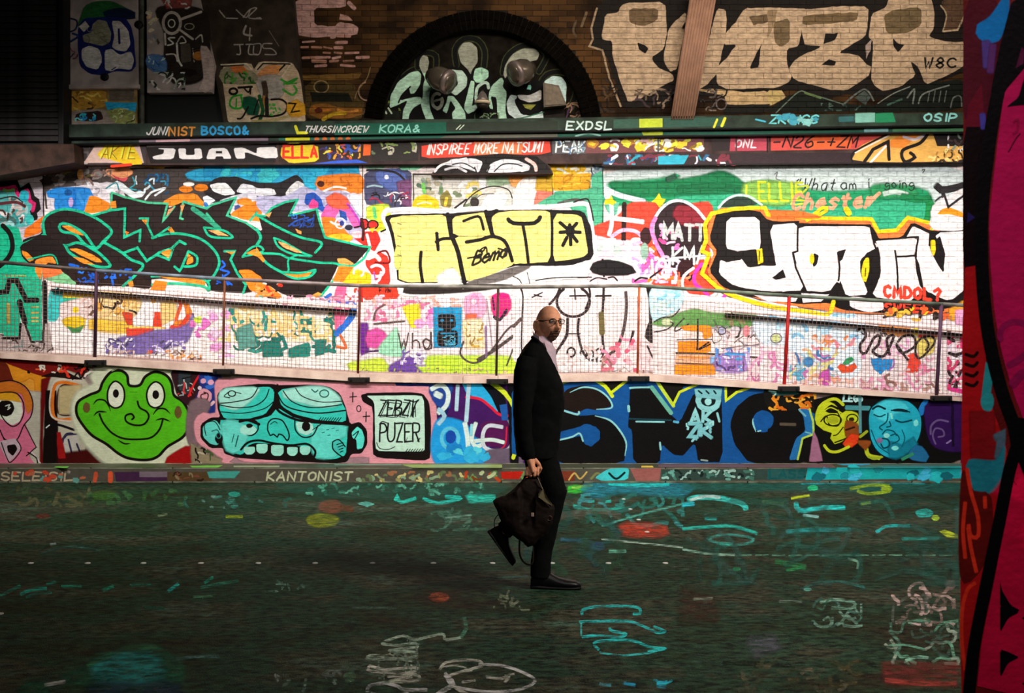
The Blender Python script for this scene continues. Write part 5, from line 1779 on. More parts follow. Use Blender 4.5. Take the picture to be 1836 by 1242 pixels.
# ---------------------------------------------------------------- board band and cornice writing
f = F('painted_boards', BND, 'strip of small painted name boards under the cornice beam', band, M_LOWPAINT, 0,0,1)
f.jit = 0.3
f.fill([(130,258),(262,257),(262,293),(150,295)],'#3a3232')
f.scrib(135,240,180,292,14,['#7a706c','#2a2424','#5a5452','#a89c94'],(2,5),4)
f.fill([(150,292),(170,262),(250,260),(258,292)],'#c8a89a')
f.fill([(172,278),(196,254),(210,246),(232,258),(240,262),(258,294),(230,296),(190,284)],'#e8b41c')
f.text('AKTE',180,258,24,3.4,'#f8dc3a', cw=12, adv=16, skew=0.2, seed=5)
f.text('AKTE',182,262,22,1.6,'#8a5a14', cw=12, adv=16, skew=0.2, seed=5)
f.line([(200,298),(235,295)],5,'#d8381c')
f.fill([(260,259),(496,255),(494,291),(270,293)],'#171211')
f.line([(264,262),(480,257)],3,'#8a7f80', smooth=False)
f.o(0,0, K)
WJ = '#f0dcda'
f.fill([(1090,1120),(1170,1100),(1175,1070),(1130,1065),(1140,1040 + 20),(1260,1062),(1240,1140),(1100,1140)], WJ)
f.fill([(1275,1062),(1330,1062),(1330,1110),(1395,1108),(1390,1062),(1440,1062),(1450,1138),(1285,1140)], WJ)
f.fill([(1475,1138),(1500,1062),(1620,1058),(1660,1136),(1600,1136),(1595,1118),(1545,1118),(1540,1138)], WJ)
f.fill([(1545,1080),(1590,1080),(1590,1098),(1545,1098)],'#171211')
f.fill([(1690,1136),(1670,1060),(1740,1055),(1836,1100),(1840,1055),(1980,1050),(1990,1130),(1890,1132),(1750,1085),(1755,1134)], WJ)
f.o(380,100,1 / 6.12)
f.blob(615,1055,24,20,'#e8dce0')
f.o(0,0,1)
f.fill([(500,258),(660,254),(660,289),(500,291)],'#2c1c14')
f.fill([(505,262),(570,259),(572,289),(520,293),(503,280)],'#e8b81e')
f.text('ELLA',509,262,20,4.6,'#dd2c1c', cw=11, adv=16, seed=4)
f.scrib(572,260,645,285,26,['#d8902c','#c84a24','#e8c83a','#3a2a5a','#4a3018','#2c4a9c'],(2,5),6, slant=-0.9)
f.fill([(652,259),(665,259),(664,278),(651,279)],'#e8581c')
f.fill([(666,256),(750,254),(750,288),(666,290)],'#1f1a16')
f.scrib(666,256,748,276,12,['#7a8c4a','#5a6a4c','#a8a08c'],(2,4),3, slant=-0.8)
f.fill([(600,288),(640,286),(660,292),(560,294)],'#2c50b4')
f.fill([(756,258),(985,250),(988,276),(860,280),(756,284)],'#e83a28')
f.fill([(850,254),(940,252),(935,276),(850,279)],'#ee6a3c')
f.line([(752,256),(990,248),(990,277),(755,286),(752,256)],2.5,'#2a1614', smooth=False)
f.text('INSPIREE MORE NATSUMI',764,259,18,2.4,'#fbdcd4', cw=8, adv=11.4, skew=0.2, slope=-0.02, seed=6)
f.fill([(990,250),(1050,248),(1050,276),(990,276)],'#4a4648')
f.text('PEAK',996,253,19,3,'#c9d0d4', cw=10, adv=13.5, skew=0.1, seed=6)
f.scrib(994,252,1050,276,10,['#2c5a8c','#7a8a90','#2a2422'],(1.5,3),4, slant=-0.8)
f.fill([(1050,248),(1262,244),(1262,272),(1050,275)],'#6a3c3c')
f.blots(1060,250,1258,268,26,['#d8b02c','#e8cc3a','#d8a8a0','#e8e0c8','#a8702c','#c8c83c'],(5,11),6, soft=1)
f.scrib(1080,250,1258,270,26,['#e8c830','#7a5c1c','#ece4d0','#b8b83a'],(2,4.5),7, slant=-0.6)
f.fill([(1080,277),(1730,272),(1730,291),(1080,297)],'#2a1c20')
f.scrib(1080,279,1320,295,34,['#2a5a7c','#8a2c38','#c8c4cc','#1f8fa0','#2c2c5a','#6a2430'],(2.5,6),8, slant=-0.7, length=(.3,.9))
f.fill([(1180,280),(1235,278),(1225,296),(1180,297)],'#2494a8')
f.fill([(1310,246),(1378,244),(1378,270),(1308,271)],'#a83c4c')
f.text('ONL',1318,251,13,2.6,'#e0c8cc', cw=9, adv=14, skew=0.25, seed=3)
f.fill([(1276,246),(1308,245),(1308,270),(1276,271)],'#241a1a')
f.fill([(1382,240),(1626,236),(1616,266),(1382,270)],'#c0443c')
f.fill([(1450,240),(1530,238),(1525,266),(1450,268)],'#e8582c')
f.text('-N26-+ZM',1384,243,21,3,'#1c0f0f', cw=14, adv=19.5, skew=0.3, seed=8)
f.fill([(1525,290),(1540,262),(1590,240),(1730,236),(1730,292)],'#d09c4c')
f.fill([(1580,262),(1620,238),(1650,240),(1620,266)],'#d87c2c')
f.line([(1528,290),(1532,272),(1592,240)],3.4, BK); f.line([(1533,274),(1594,243)],2,'#e4dcd8')
f.line([(1550,290),(1565,268),(1592,254),(1594,286)],6, BK, smooth=False)
f.line([(1560,292),(1588,262)],4,'#e0d8d8')
f.line([(1620,245),(1640,250),(1660,240)],5,'#c8b8bc')
f.line([(1665,237),(1650,256),(1618,270),(1622,290),(1640,282),(1632,274)],6, BK)
f.fill([(1672,238),(1730,235),(1730,262),(1680,262)],'#1a1414')
f.scrib(1700,238,1730,270,12,['#d8d4d4','#7a8a7c','#3a2c2c'],(2,4),5)
f.scrib(1656,268,1730,291,16,['#3a2a16','#e8c074','#a87834'],(2,5),6, slant=-0.3)
f.line([(1080,297),(1730,291)],2.5,'#141012', smooth=False)
for xx, c_ in ((1180,'#3a4a52'),(1320,'#4a2c30'),(1376,'#1a1212')):
    f.line([(xx, 246),(xx, 272)],3, c_, smooth=False)
f.o(1376,0, K)
f.text('.',0,0,1,1, BK)

f = F('beam_writing', CORN, 'row of small pale, blue and orange tags written along the dark green beam', cor, M_LOWPAINT, 0,0,1)
f.jit = 0.3
f.text('JUNI',262,228,13,2.4,'#e8e0de', cw=8, adv=11, skew=0.4, seed=2)
f.text('NIST',303,228,15,3,'#e07a2c', cw=10, adv=14, skew=0.1, seed=3)
f.text('BOSCO&',362,227,14,3.4,'#2488dc', cw=10, adv=14.5, seed=4)
f.line([(530,226),(534,238),(550,238)],5,'#d8cc1c', smooth=False)
f.fill([(600,222),(860,218),(860,238),(600,242)],'#0e4a38')
f.text('THUGSINCROEW',545,226,11,2,'#dfe8dc', cw=7, adv=10, skew=0.4, seed=5)
f.text('KORA&',680,224,13,2.6,'#6fae9c', cw=11, adv=15, seed=5, skew=.2)
f.fill([(800,219),(1000,217),(1000,233),(800,236)],'#20281e')
f.line([(818,232),(826,224)],1.6,'#a8b8a0'); f.line([(824,232),(832,224)],1.6,'#a8b8a0')
f.text('EXDSL',1016,218,14,3,'#a8d4cc', cw=12, adv=17, seed=6, skew=.1)
f.fill([(1100,214),(1145,213),(1145,229),(1100,230)],'#2c4a3c')
f.fill([(1146,213),(1188,212),(1188,228),(1146,229)],'#9fb02c')
f.fill([(1190,212),(1300,210),(1300,226),(1190,228)],'#26463a')
f.line([(1280,228),(1286,214)],4,'#c8d42c'); f.line([(1294,226),(1300,212)],5,'#c8d42c')
f.line([(1355,214),(1372,218)],3,'#3ca0c4')
f.text('ZKINGS',1380,207,14,3,'#5cb4c4', cw=12, adv=16, skew=.25, seed=7)
f.blots(1385,208,1475,220,12,['#7cc4cc','#3c94a8'],(4,8),3, soft=1.5, a=.8)
f.line([(1505,214),(1530,213)],8,'#2c5a5a', soft=2)
f.fill([(1534,204),(1568,203),(1568,218),(1534,219)],'#6fa898', soft=2)
f.fill([(1570,204),(1600,203),(1605,218),(1570,219)],'#1f7a50', soft=2)
f.text('OSIP',1656,204,13,3.4,'#7cd0dc', cw=13, adv=18, seed=8, skew=.2)

f = F('strip_paint', STRP, 'thin strip of green, yellow and orange paint below the beam', strip, M_LOWPAINT, 0,0,1)
f.fill([(500,247),(1740,230),(1740,237),(500,255)],'#1c5240')
f.fill([(512,247),(555,246),(555,255),(512,256)],'#c8c41c', soft=1)
for i in range(5): f.blob(568 + i * 14,249.5,4,4,'#d85a24', soft=1)
f.fill([(800,243),(1000,240),(1000,247),(780,251)],'#5a5a4c')
f.fill([(1150,236),(1188,235),(1188,243),(1154,244)],'#9aa82c')
f.line([(1032,244),(1055,239),(1076,243)],3,'#7fb09c')
f.fill([(1600,232),(1740,230),(1740,236),(1600,239)],'#4a7c54')
f.line([(1550,234),(1592,233)],4,'#7aa8a4', soft=2)
f.line([(250,253),(480,249)],5,'#6a5c64', soft=2)
f.line([(280,253),(340,251)],4,'#b88a8c', soft=1)

# ---------------------------------------------------------------- cabinets and pier, upper left
f = F('painted_letters', CAB, 'navy bubble letters with a green smear on the white cabinet', None, M_OLDPAINT, 0,0, K)
f.parent = 'c1'
f.jit = 0.5
f.fill([(580,120),(600,60),(660,20),(780,10),(860,40),(950,90),(965,130),(860,130),(620,140),(560,190)],'#1c4a24', soft=2)
f.fill([(740,90),(860,60),(965,90),(965,130),(760,130)],'#0e1830', soft=2)
f.fill([(560,190),(600,130),(760,120),(900,130),(940,190),(960,280),(965,360),(975,470),(940,515),(820,510),(740,540),(640,530),(570,470),(555,330)],'#10184a')
f.fill([(565,190),(610,150),(640,190),(600,230)],'#a09a90')
f.fill([(660,180),(700,140),(760,150),(795,230),(790,300),(740,330),(690,320),(600,300),(590,250),(660,230)],'#6c6b58', jit=1)
f.fill([(800,150),(860,150),(920,220),(935,320),(900,370),(840,360),(800,340),(820,260)],'#a39c98')
f.fill([(585,350),(640,325),(710,350),(735,430),(700,500),(620,480),(585,420)],'#aaa4a0')
f.fill([(750,360),(800,350),(860,385),(940,370),(960,430),(940,500),(840,490),(800,510),(750,500)],'#aaa29e')
f.line([(850,210),(855,310)],16,'#10184a')
f.line([(740,350),(735,500)],18,'#10184a')
f.line([(800,340),(860,385),(920,360)],10,'#10184a')
f.line([(800,500),(830,480)],8,'#10184a')
f.line([(490,130),(550,150),(540,210),(490,230)],12,'#14203c')
f.line([(520,240),(560,260),(500,300)],16,'#1a2850')
f.scrib(485,290,560,420,8,['#4a1c2c','#2c1c3a','#6a3a48'],(5,9),5)
f.scrib(610,200,780,320,8,['#8a8870','#3a3c30'],(2,4),6, slant=.1)
f = F('painted_letters', CAB_B, 'small bright blue tag on an ochre ground', None, M_OLDPAINT, 0,0, K)
f.parent = 'c2'
f.fill([(500,650),(760,645),(760,760),(640,790),(500,800)],'#8a6424')
f.scrib(500,660,760,780,12,['#a87c2c','#6a4a1c','#b88c3c','#2c1c10'],(8,18),4, slant=-.3)
f.fill([(500,790),(750,780),(960,830),(960,920),(500,920)],'#6f6258')
f.fill([(530,860),(545,810),(720,790),(740,850),(680,870)],'#221414')
f.scrib(540,815,680,860,14,['#2a8cc0','#5ab4d8','#1a6a9c'],(8,14),3, slant=.2)
f.fill([(750,730),(980,735),(970,800),(770,790)],'#1878a0')
f.fill([(760,790),(860,770),(970,800),(970,890),(860,900),(790,850)],'#6a6a3c')
f.scrib(790,780,960,890,16,['#a8a468','#1a1c14','#7a8c48','#c8bc8c'],(4,8),7, slant=-.6)
f.fill([(780,640),(960,640),(960,720),(780,720)],'#4a4238')
f = F('painted_face', CAB_C, 'long-nosed face with round eyes drawn in black on the white cabinet', None, M_OLDPAINT, 0,0, K)
f.parent = 'c3'
f.fill([(1130,60),(1440,70),(1500,250),(1480,500),(1400,590),(1240,590),(1180,460),(1180,240)],'#1c1714', soft=3)
f.fill([(1160,0),(1370,0),(1360,50),(1200,60)],'#6a3430', soft=3)
f.scrib(1160,0,1380,60,8,['#c8a098','#a84a3c','#d8c0b8'],(6,12),4)
f.ring(1230,165,62,76,20,'#8f867c')
f.ring(1228,168,24,28,8,'#a89f92')
f.ring(1355,190,34,22,6,'#7a7260')
f.line([(1290,140),(1440,85)],18,'#8f867c')
f.line([(1290,215),(1380,280)],16,'#8f867c')
f.line([(1180,240),(1185,320)],14,'#9a9288')
f.line([(1250,270),(1205,275),(1240,310),(1200,325)],10,'#a8a096')
f.line([(1270,300),(1300,260),(1330,300),(1290,310)],9,'#9a9288')
f.line([(1400,280),(1440,250),(1450,300)],10,'#8a8278')
f.line([(1265,310),(1275,420),(1300,470)],14,'#a8a096')
f.line([(1380,350),(1390,440)],10,'#8a8070')
f.fill([(1290,320),(1360,310),(1370,440),(1300,450)],'#3a342c')
f.line([(1370,360),(1440,350),(1480,400),(1480,480),(1440,560),(1360,590),(1250,580)],10, BK)
f.blob(1420,400,34,30,'#7a4c1c', soft=4); f.ring(1420,395,46,42,8,'#2a1c14')
f.line([(1190,390),(1250,390),(1270,440)],10,'#9a9288')
f.fill([(1290,490),(1400,495),(1420,530),(1340,550),(1280,530)], BK)
f.blots(1060,60,1130,220,5,['#a48468','#b89a80'],(18,30),4)
f.scrib(1060,220,1160,320,8,['#3c3430','#8a8480','#5a6a80'],(6,12),6)
f.fill([(1060,400),(1170,410),(1190,500),(1140,520),(1060,480)],'#3c5a80', soft=3)
f.scrib(1065,400,1180,500,8,['#1c3c70','#8aa0b8'],(5,9),5)
f.scrib(1070,520,1320,640,20,['#7a8474','#a8ac98','#1c241c','#c0b8a8'],(8,16),8, slant=-.8)
f.fill([(1440,330),(1520,400),(1520,640),(1420,640),(1460,560)],'#8c7c76', soft=2)
f = F('painted_letters', PIE, 'white letters on dark render over a sand block with green and black tags', pier, M_OLDPAINT, 0,0,1)
f.jit = 0.6
GW = '#8a8076'
f.o(0,0, K)
f.line([(1570,75),(1610,125)],9, GW); f.line([(1620,130),(1700,132)],8, GW); f.line([(1690,70),(1760,125),(1790,70)],8, GW)
f.line([(1740,125),(1790,68),(1836,60),(1780,125),(1870,135)],8, GW)
f.line([(1760,185),(1745,240),(1800,255)],14, GW); f.line([(1790,200),(1785,290)],9, GW)
f.line([(1675,320),(1740,318)],9, GW); f.line([(1715,320),(1720,385),(1695,388)],9, GW)
f.line([(1760,318),(1800,316)],9, GW); f.line([(1785,320),(1780,385),(1836,388)],9, GW)
f.o(460,0, K)
f.line([(-30,318),(30,316),(20,385),(-20,385),(-20,330)],8, GW)
f.line([(110,312),(50,314),(50,345),(110,350),(140,388),(60,390)],8, GW)
f.line([(0,128),(30,126)],6, GW); f.line([(90,220),(160,330)],6,'#5a5046')
f.o(380,100,1 / 6.12)
SD = '#a48c70'
f.fill([(95,90),(430,80),(460,150),(520,60),(880,70),(960,200),(1010,520),(1030,740),(640,745),(380,735),(200,745),(170,700)], SD)
f.fill([(100,160),(200,120),(440,180),(520,240),(440,300),(120,290)],'#7a7258', soft=2)
f.line([(100,100),(380,88),(440,150)],14,'#c0a88c', smooth=False); f.line([(110,115),(350,100)],14, BK)
f.line([(480,160),(540,75),(870,85),(760,240)],12,'#b8a488', smooth=False)
f.line([(500,150),(560,85),(860,92)],16, BK, smooth=False); f.line([(730,170),(800,100)],20, BK)
f.fill([(200,125),(340,115),(400,180),(300,190),(230,175)],'#a85c2c', soft=1)
f.fill([(510,200),(600,115),(740,110),(690,240),(540,270),(500,230)],'#b87444', soft=1)
f.line([(690,180),(760,110)],14,'#c8742c')
f.scrib(140,180,480,300,18,['#2c5a1c','#3f7a2c','#1f4416'],(12,22),5)
f.fill([(510,240),(750,230),(770,430),(600,470),(520,380)],'#8f8478', soft=3)
f.line([(570,290),(590,400),(575,500)],56,'#3a2a20', soft=4)
f.line([(575,440),(565,560)],22,'#8a5a2c', soft=2)
f.ring(235,390,42,32,26,'#0f0d0c'); f.line([(290,350),(440,340)],26,'#0f0d0c'); f.line([(350,350),(400,400),(425,350),(420,420)],18,'#0f0d0c')
f.line([(760,260),(850,300),(930,250),(840,290),(790,310)],24,'#2c7a24'); f.line([(780,370),(880,430),(930,380),(900,330)],24,'#35802c'); f.line([(820,310),(930,300)],16,'#2c7a24')
f.line([(330,430),(230,450),(195,530),(240,575),(330,560),(320,440)],22,'#1c7a1c'); f.line([(270,470),(265,570)],16,'#1c7a1c')
f.fill([(350,460),(480,470),(520,560),(500,650),(400,640),(345,560)],'#0c3c28', soft=3)
f.line([(520,440),(560,600),(540,660),(520,730)],40,'#14401c')
f.line([(600,470),(605,650)],44,'#1a1512')
f.line([(650,480),(760,480),(825,540),(790,630),(660,665),(520,660),(430,690)],22, BK)
f.scrib(630,530,750,650,10,['#2c7a24','#3f8c30'],(12,22),8)
f.line([(510,480),(480,560),(460,640)],14, BK)
f.line([(280,690),(330,680),(400,560)],20, BK)
f.fill([(830,530),(930,490),(1010,540),(1020,640),(860,660)],'#c07c1c', soft=3)
f.line([(840,520),(920,525),(870,620),(960,605)],18,'#14100e', smooth=False)
f.line([(440,720),(700,700),(850,660)],22,'#8c7a4c', soft=3)

# ---------------------------------------------------------------- brick wall beside the pier (draped on each brick)
def G(name, label, ox=0, oy=0, sc=1.0):
    g = F(name, UPP, label, wb, M_OLDPAINT, ox, oy, sc)
    g.clips = drape
    return g

f = G('painted_patch','pink paint with a square hole, flaking off the brown bricks beside the pier',460,0, K)
PK = '#b08478'
f.fill([(258,-10),(640,-10),(640,50),(560,55),(410,60),(415,180),(560,190),(590,160),(690,170),(730,200),(720,250),(400,270),(290,250)], PK)
f.line([(660,20),(700,60)],30, PK)
r_ = random.Random(5)
for yy, x0_, x1_ in ((262,300,700),(300,330,640),(342,320,660),(376,360,700),(412,330,720),(440,400,700),(470,340,650)):
    x = x0_
    while x < x1_:
        w_ = r_.uniform(20,100)
        if r_.random() < 0.72: f.line([(x, yy + r_.uniform(-6,6)),(x + w_, yy + r_.uniform(-6,6))], r_.uniform(12,24), r_.choice([PK, '#a8786a','#9a6a54']))
        x += w_ + r_.uniform(8,40)
f.fill([(590,140),(600,100),(650,110),(690,150)],'#a87c6c')
f = G('painted_patch','ochre and orange faded piece with round goggles low on the brown bricks',380,100,1 / 6.12)
f.fill([(880,220),(1500,200),(1650,180),(1600,260),(1300,270),(1000,270)],'#6a4a20')
f.fill([(1020,280),(1560,290),(1600,480),(1680,500),(1640,700),(1400,700),(1030,690)],'#453418')
f.ring(1200,340,80,66,12,'#8a7048'); f.blob(1200,345,66,52,'#2c2414')
f.fill([(1080,400),(1500,410),(1540,500),(1100,500)],'#14140c')
f.ring(1700,390,90,100,14,'#8a6a54', a0=20, a1=260)
f.line([(1740,120),(1700,250),(1600,380),(1570,470)],10,'#7a6040')
f.fill([(1080,540),(1250,520),(1400,570),(1640,560),(1660,640),(1500,690),(1200,700),(1060,640)],'#7c4c1c')
f.line([(1120,560),(1200,600),(1300,590)],26,'#a8601c'); f.line([(1380,590),(1480,620),(1600,600)],26,'#b4702c')
f.line([(1220,700),(1330,640),(1460,630)],40,'#b88c1c'); f.blob(1170,600,44,30,'#4a1c10')
f.line([(1660,640),(1700,560),(1780,420)],14,'#6a5240')
f.line([(1000,290),(1020,520),(1030,680)],12,'#1a1410')

f = G('graffiti_letters','big silver letters with black outlines filling the upper right brickwork',0,0,1)
f.jit = 1.6
SV, SV2 = '#a08468','#8a7458'
f.fill([(1060,85),(1058,60),(1072,10),(1090,-10),(1735,-10),(1735,128),(1700,140),(1655,160),(1575,178),(1520,168),(1480,178),(1420,160),(1376,172),(1300,164),(1250,178),(1118,198),(1105,150),(1085,95)],'#15100d')
f.fill([(1240,160),(1300,160),(1376,172),(1400,160),(1410,175),(1380,190),(1300,188),(1300,172)],'#a88860')
f.o(920,0, K)
f.line([(600,60),(560,200),(570,280),(545,330),(640,360),(690,560),(770,760)],14,'#8a7056', smooth=False)
f.line([(525,90),(490,190)],18,'#5a4630'); f.line([(450,150),(430,220),(450,260)],16,'#4a3a28')
f.fill([(790,20),(1090,12),(1100,215),(1080,350),(985,415),(1050,485),(1140,530),(1150,575),(1060,620),(830,750),(760,560),(710,400),(710,295),(630,280),(660,100),(750,90)], SV)
f.fill([(1110,215),(1150,160),(1240,80),(1230,200),(1190,420),(1170,500),(1110,500),(1070,450),(1085,350)], SV)
f.fill([(830,60),(1040,60),(1030,150),(930,190),(830,160)],'#5a4630')
f.fill([(885,305),(940,320),(965,350),(945,385),(905,360)],'#100c0a')
f.fill([(990,415),(1080,350),(1078,440),(1130,525),(1050,490),(1010,450)],'#100c0a')
f.fill([(1085,360),(1180,330),(1170,480),(1130,520),(1080,450)], SV)
f.fill([(1460,60),(1520,70),(1530,150),(1510,320),(1480,440),(1450,540),(1380,610),(1320,640),(1360,480),(1420,200)], SV)
f.fill([(1650,60),(1836,55),(2120,60),(2110,200),(2070,260),(1950,290),(1960,470),(1990,580),(1880,630),(1740,630),(1530,640),(1460,600),(1450,490),(1540,400),(1600,320),(1510,320),(1520,240),(1600,150)], SV)
f.fill([(1505,330),(1590,320),(1480,450)],'#100c0a')
f.fill([(1836,210),(1770,330),(1760,480),(1690,495),(1730,400)],'#100c0a')
f.fill([(1690,120),(1836,100),(1820,160),(1720,180)],'#5a4630')
f.fill([(1530,665),(1836,650),(1836,740),(1640,750),(1545,740)],'#a88860')
f.o(1376,0, K)
f.fill([(0,80),(70,70),(50,180),(0,280)],'#7c6448')
f.fill([(70,100),(230,60),(240,200),(225,330),(140,350),(135,450),(180,560),(60,600),(0,620),(0,290),(50,200)], SV)
f.fill([(40,160),(160,130),(160,300),(90,340),(50,300)],'#5f4c34')
f.fill([(245,70),(500,45),(725,45),(715,190),(700,265),(500,380),(640,390),(710,460),(745,480),(720,550),(560,650),(440,640),(190,570),(150,500),(200,420),(400,330),(250,320)], SV)
f.fill([(250,110),(650,85),(640,150),(420,170),(250,180)],'#5c4830')
f.fill([(410,240),(510,235),(480,290),(400,315)],'#100c0a')
f.fill([(385,465),(440,425),(490,440),(480,470)],'#100c0a')
f.fill([(540,375),(650,310),(740,260),(750,370),(700,450),(660,400),(600,370)],'#100c0a')
f.fill([(700,330),(745,280),(740,360),(705,420)],'#8a7468')
f.fill([(240,210),(265,320),(235,325)],'#100c0a')
f.fill([(745,100),(850,50),(870,-20),(1170,-20),(1195,80),(1190,200),(1150,265),(1290,300),(1420,300),(1420,460),(1330,520),(1150,600),(1120,590),(1080,480),(1020,435),(1060,540),(950,620),(830,655),(770,620),(740,560),(760,300),(720,260)], SV)
f.fill([(900,70),(1100,50),(1100,180),(1000,240),(850,240),(830,110)],'#5a4830')
f.fill([(895,270),(930,310),(980,320),(935,375),(900,330)],'#100c0a')
f.fill([(1240,0),(1420,-10),(1410,150),(1360,215),(1260,225),(1280,110)],'#4a3424'); f.line([(1260,225),(1360,215),(1415,100)],12,'#a08468', smooth=False)
f.line([(1240,40),(1280,110),(1255,225)],10,'#8a7458')
f.text('W8C',1120,415,70,14,'#14100c', cw=58, adv=82, skew=.1, seed=3)
f.fill([(0,645),(110,650),(120,700),(20,760),(0,740)],'#a88c58')
f.fill([(130,700),(230,650),(560,740),(780,760),(1000,620),(1420,560),(1420,800),(0,800),(0,790)],'#10140f')
f.line([(60,810),(140,730),(230,655),(300,670),(540,745)],8,'#5a6454'); f.line([(270,665),(380,700)],16,'#56683c')
f.line([(540,750),(690,640),(760,720)],12,'#5a5c54'); f.fill([(620,700),(690,650),(740,700),(700,750)],'#3c423c')
f.line([(790,740),(900,670),(1020,620)],7,'#7a7c70'); f.line([(860,750),(960,710)],14,'#3a5444')
f.line([(1000,700),(1050,640),(1040,740)],12,'#6a6c64'); f.line([(1080,740),(1120,670),(1300,610)],10,'#6a6c64')
for xx in (1160,1200,1240,1280): f.line([(xx, 650),(xx - 14,730)],7,'#5a5c54')
f.line([(1310,770),(1330,700),(1380,690),(1390,760)],10,'#5a5a54')
f.scrib(380,740,700,790,10,['#4a5c50','#2c3c34'],(6,12),4, slant=0)
f.o(920,0, K)
f.scrib(850,640,1130,800,16,['#5a4838','#1c1614','#7a6450','#3a2c2c'],(8,18),6, slant=-.8)
f.scrib(1320,640,1530,790,14,['#4a403c','#1c1614','#6a5c54'],(8,16),7, slant=-.8)
f.ring(1490,745,36,38,9,'#5c504c')
f.fill([(1530,750),(1836,745),(1836,800),(1500,820)],'#15130f')
f.scrib(590,540,760,800,12,['#2c2018','#18120e','#4a3420'],(8,16),8, slant=1.2)

# ---------------------------------------------------------------- inside the arch
f = F('graffiti_letters', REC, 'mint and silver letters spelling STERLING with black outlines inside the blind arch', wb, M_OLDPAINT, 640,50,1 / 4.173)
f.jit = 0.7
SG, SB = '#94b59c','#7f7b70'
BKR = '#050505'
HALO = '#2c301a'
def halo(P, w=30, c=HALO): f.line(P, w + 14, c, soft=0); f.line(P, w, BKR)
halo([(240,560),(280,430),(400,320),(470,300)],26)
halo([(455,300),(460,210),(520,185),(590,210),(590,320)],34)
halo([(745,280),(735,160),(800,85),(900,90),(955,170),(950,290)],36)
halo([(1090,340),(1120,220),(1220,140),(1330,140),(1420,200),(1360,330)],34)
halo([(1370,420),(1420,350),(1520,330),(1610,370),(1640,470),(1600,600)],34)
f.line([(150,580),(220,550),(320,600),(300,690)],20,'#5a6430'); f.line([(150,590),(240,650),(310,670)],18,'#5a6430')
f.fill([(130,600),(330,620),(320,730),(60,740)],'#12140e')
f.line([(200,600),(220,640)],14,'#a8b09c'); f.line([(235,600),(260,640)],12,'#a8b09c')
f.line([(450,700),(500,650)],26,'#6a7434'); f.line([(600,640),(680,700),(660,640)],34,'#5f6c30')
f.fill([(240,600),(260,470),(360,350),(480,310),(500,420),(560,430),(620,300),(760,290),(840,330),(900,290),(1000,320),(1010,420),(1090,350),(1400,400),(1400,620),(1350,690),(1180,730),(330,735),(330,600)], BKR)
f.fill([(340,720),(345,620),(380,540),(300,580),(245,600),(250,510),(310,400),(400,335),(460,320),(482,350),(470,430),(430,490),(400,495),(390,440),(340,500),(320,545),(440,515),(480,520),(490,560),(420,600),(390,650),(380,722)], SG)
f.line([(400,440),(340,500),(310,560)],12, BKR)
f.fill([(495,430),(510,380),(470,290),(470,240),(495,205),(530,215),(540,260),(525,330),(550,400),(560,440),(540,500),(545,600),(585,710),(530,718),(490,620),(480,570),(495,500)], SG)
f.fill([(467,290),(470,240),(495,203),(530,215),(540,265),(525,330),(500,340)], SB)
f.fill([(515,340),(540,300),(600,300),(620,360),(600,420),(550,435),(520,400)], BKR)
f.ring(600,545,38,54,22, SB, a0=-20, a1=300); f.line([(570,550),(640,535),(630,590),(600,610)],16, SB)
f.fill([(600,310),(740,315),(790,320),(825,370),(820,440),(740,510),(700,480),(760,420),(740,350),(620,400)],'#9fbca4')
f.fill([(640,620),(670,560),(680,510),(720,510),(760,560),(810,630),(815,700),(770,718),(720,700),(710,640),(740,600),(700,540),(680,610),(670,640)], SG)
f.fill([(757,170),(790,115),(850,105),(900,150),(905,250),(860,320),(850,350),(830,310),(775,260)], SB)
f.fill([(870,380),(880,310),(930,295),(985,320),(985,370),(930,410),(890,410)],'#8fb09a'); f.line([(935,310),(935,350)],6,'#5a7a6a')
f.fill([(800,600),(850,395),(880,400),(870,520),(860,590),(900,560),(880,620),(830,645)], SG)
f.line([(890,530),(900,450),(950,410),(980,420),(985,450)],22,'#9fbca4'); f.line([(890,540),(900,580),(870,620)],16,'#9fbca4')
f.fill([(985,490),(1010,430),(1080,370),(1100,400),(1090,440),(1120,480),(1110,600),(1120,690),(1070,695),(1050,640),(1045,520),(1000,510),(1020,610),(990,600)], SG)
f.fill([(1095,350),(1110,280),(1160,200),(1240,155),(1330,155),(1365,190),(1350,240),(1300,250),(1200,280),(1130,340),(1110,380)], SB)
f.fill([(1118,560),(1150,500),(1200,510),(1180,560),(1230,650),(1340,650),(1390,620),(1395,700),(1330,725),(1200,690),(1130,640)],'#a8ccb4')
f.fill([(1200,500),(1290,505),(1380,460),(1380,540),(1290,560),(1210,530)],'#b8b8b0')
f.fill([(1240,570),(1340,575),(1300,615),(1260,600)],'#7a7434')
f.line([(1190,540),(1230,620),(1300,645),(1370,600),(1390,530)],20, BKR)
f.fill([(1405,400),(1460,360),(1530,365),(1570,420),(1560,590),(1520,520),(1470,420),(1400,415)],'#9fc4ae')
f.fill([(1270,460),(1290,410),(1305,440),(1300,465)],'#7ac0a4')
f.line([(1120,690),(1250,670),(1400,630)],8,'#2c5a44'); f.line([(1060,700),(1180,690)],14,'#7ab89c')
f.scrib(860,640,1060,725,14,['#5a6c4c','#14140f','#7c8c6c','#3a4a34'],(5,10),5, slant=-.9)
f.line([(0,60),(60,20)],10,'#2a1c10')
f.scrib(1400,560,1700,720,16,['#5a4030','#2c1c1c','#7a5a48','#3a2438'],(6,16),6, slant=-.5)
f.fill([(1400,600),(1550,560),(1560,720),(1400,720)],'#1a1412')

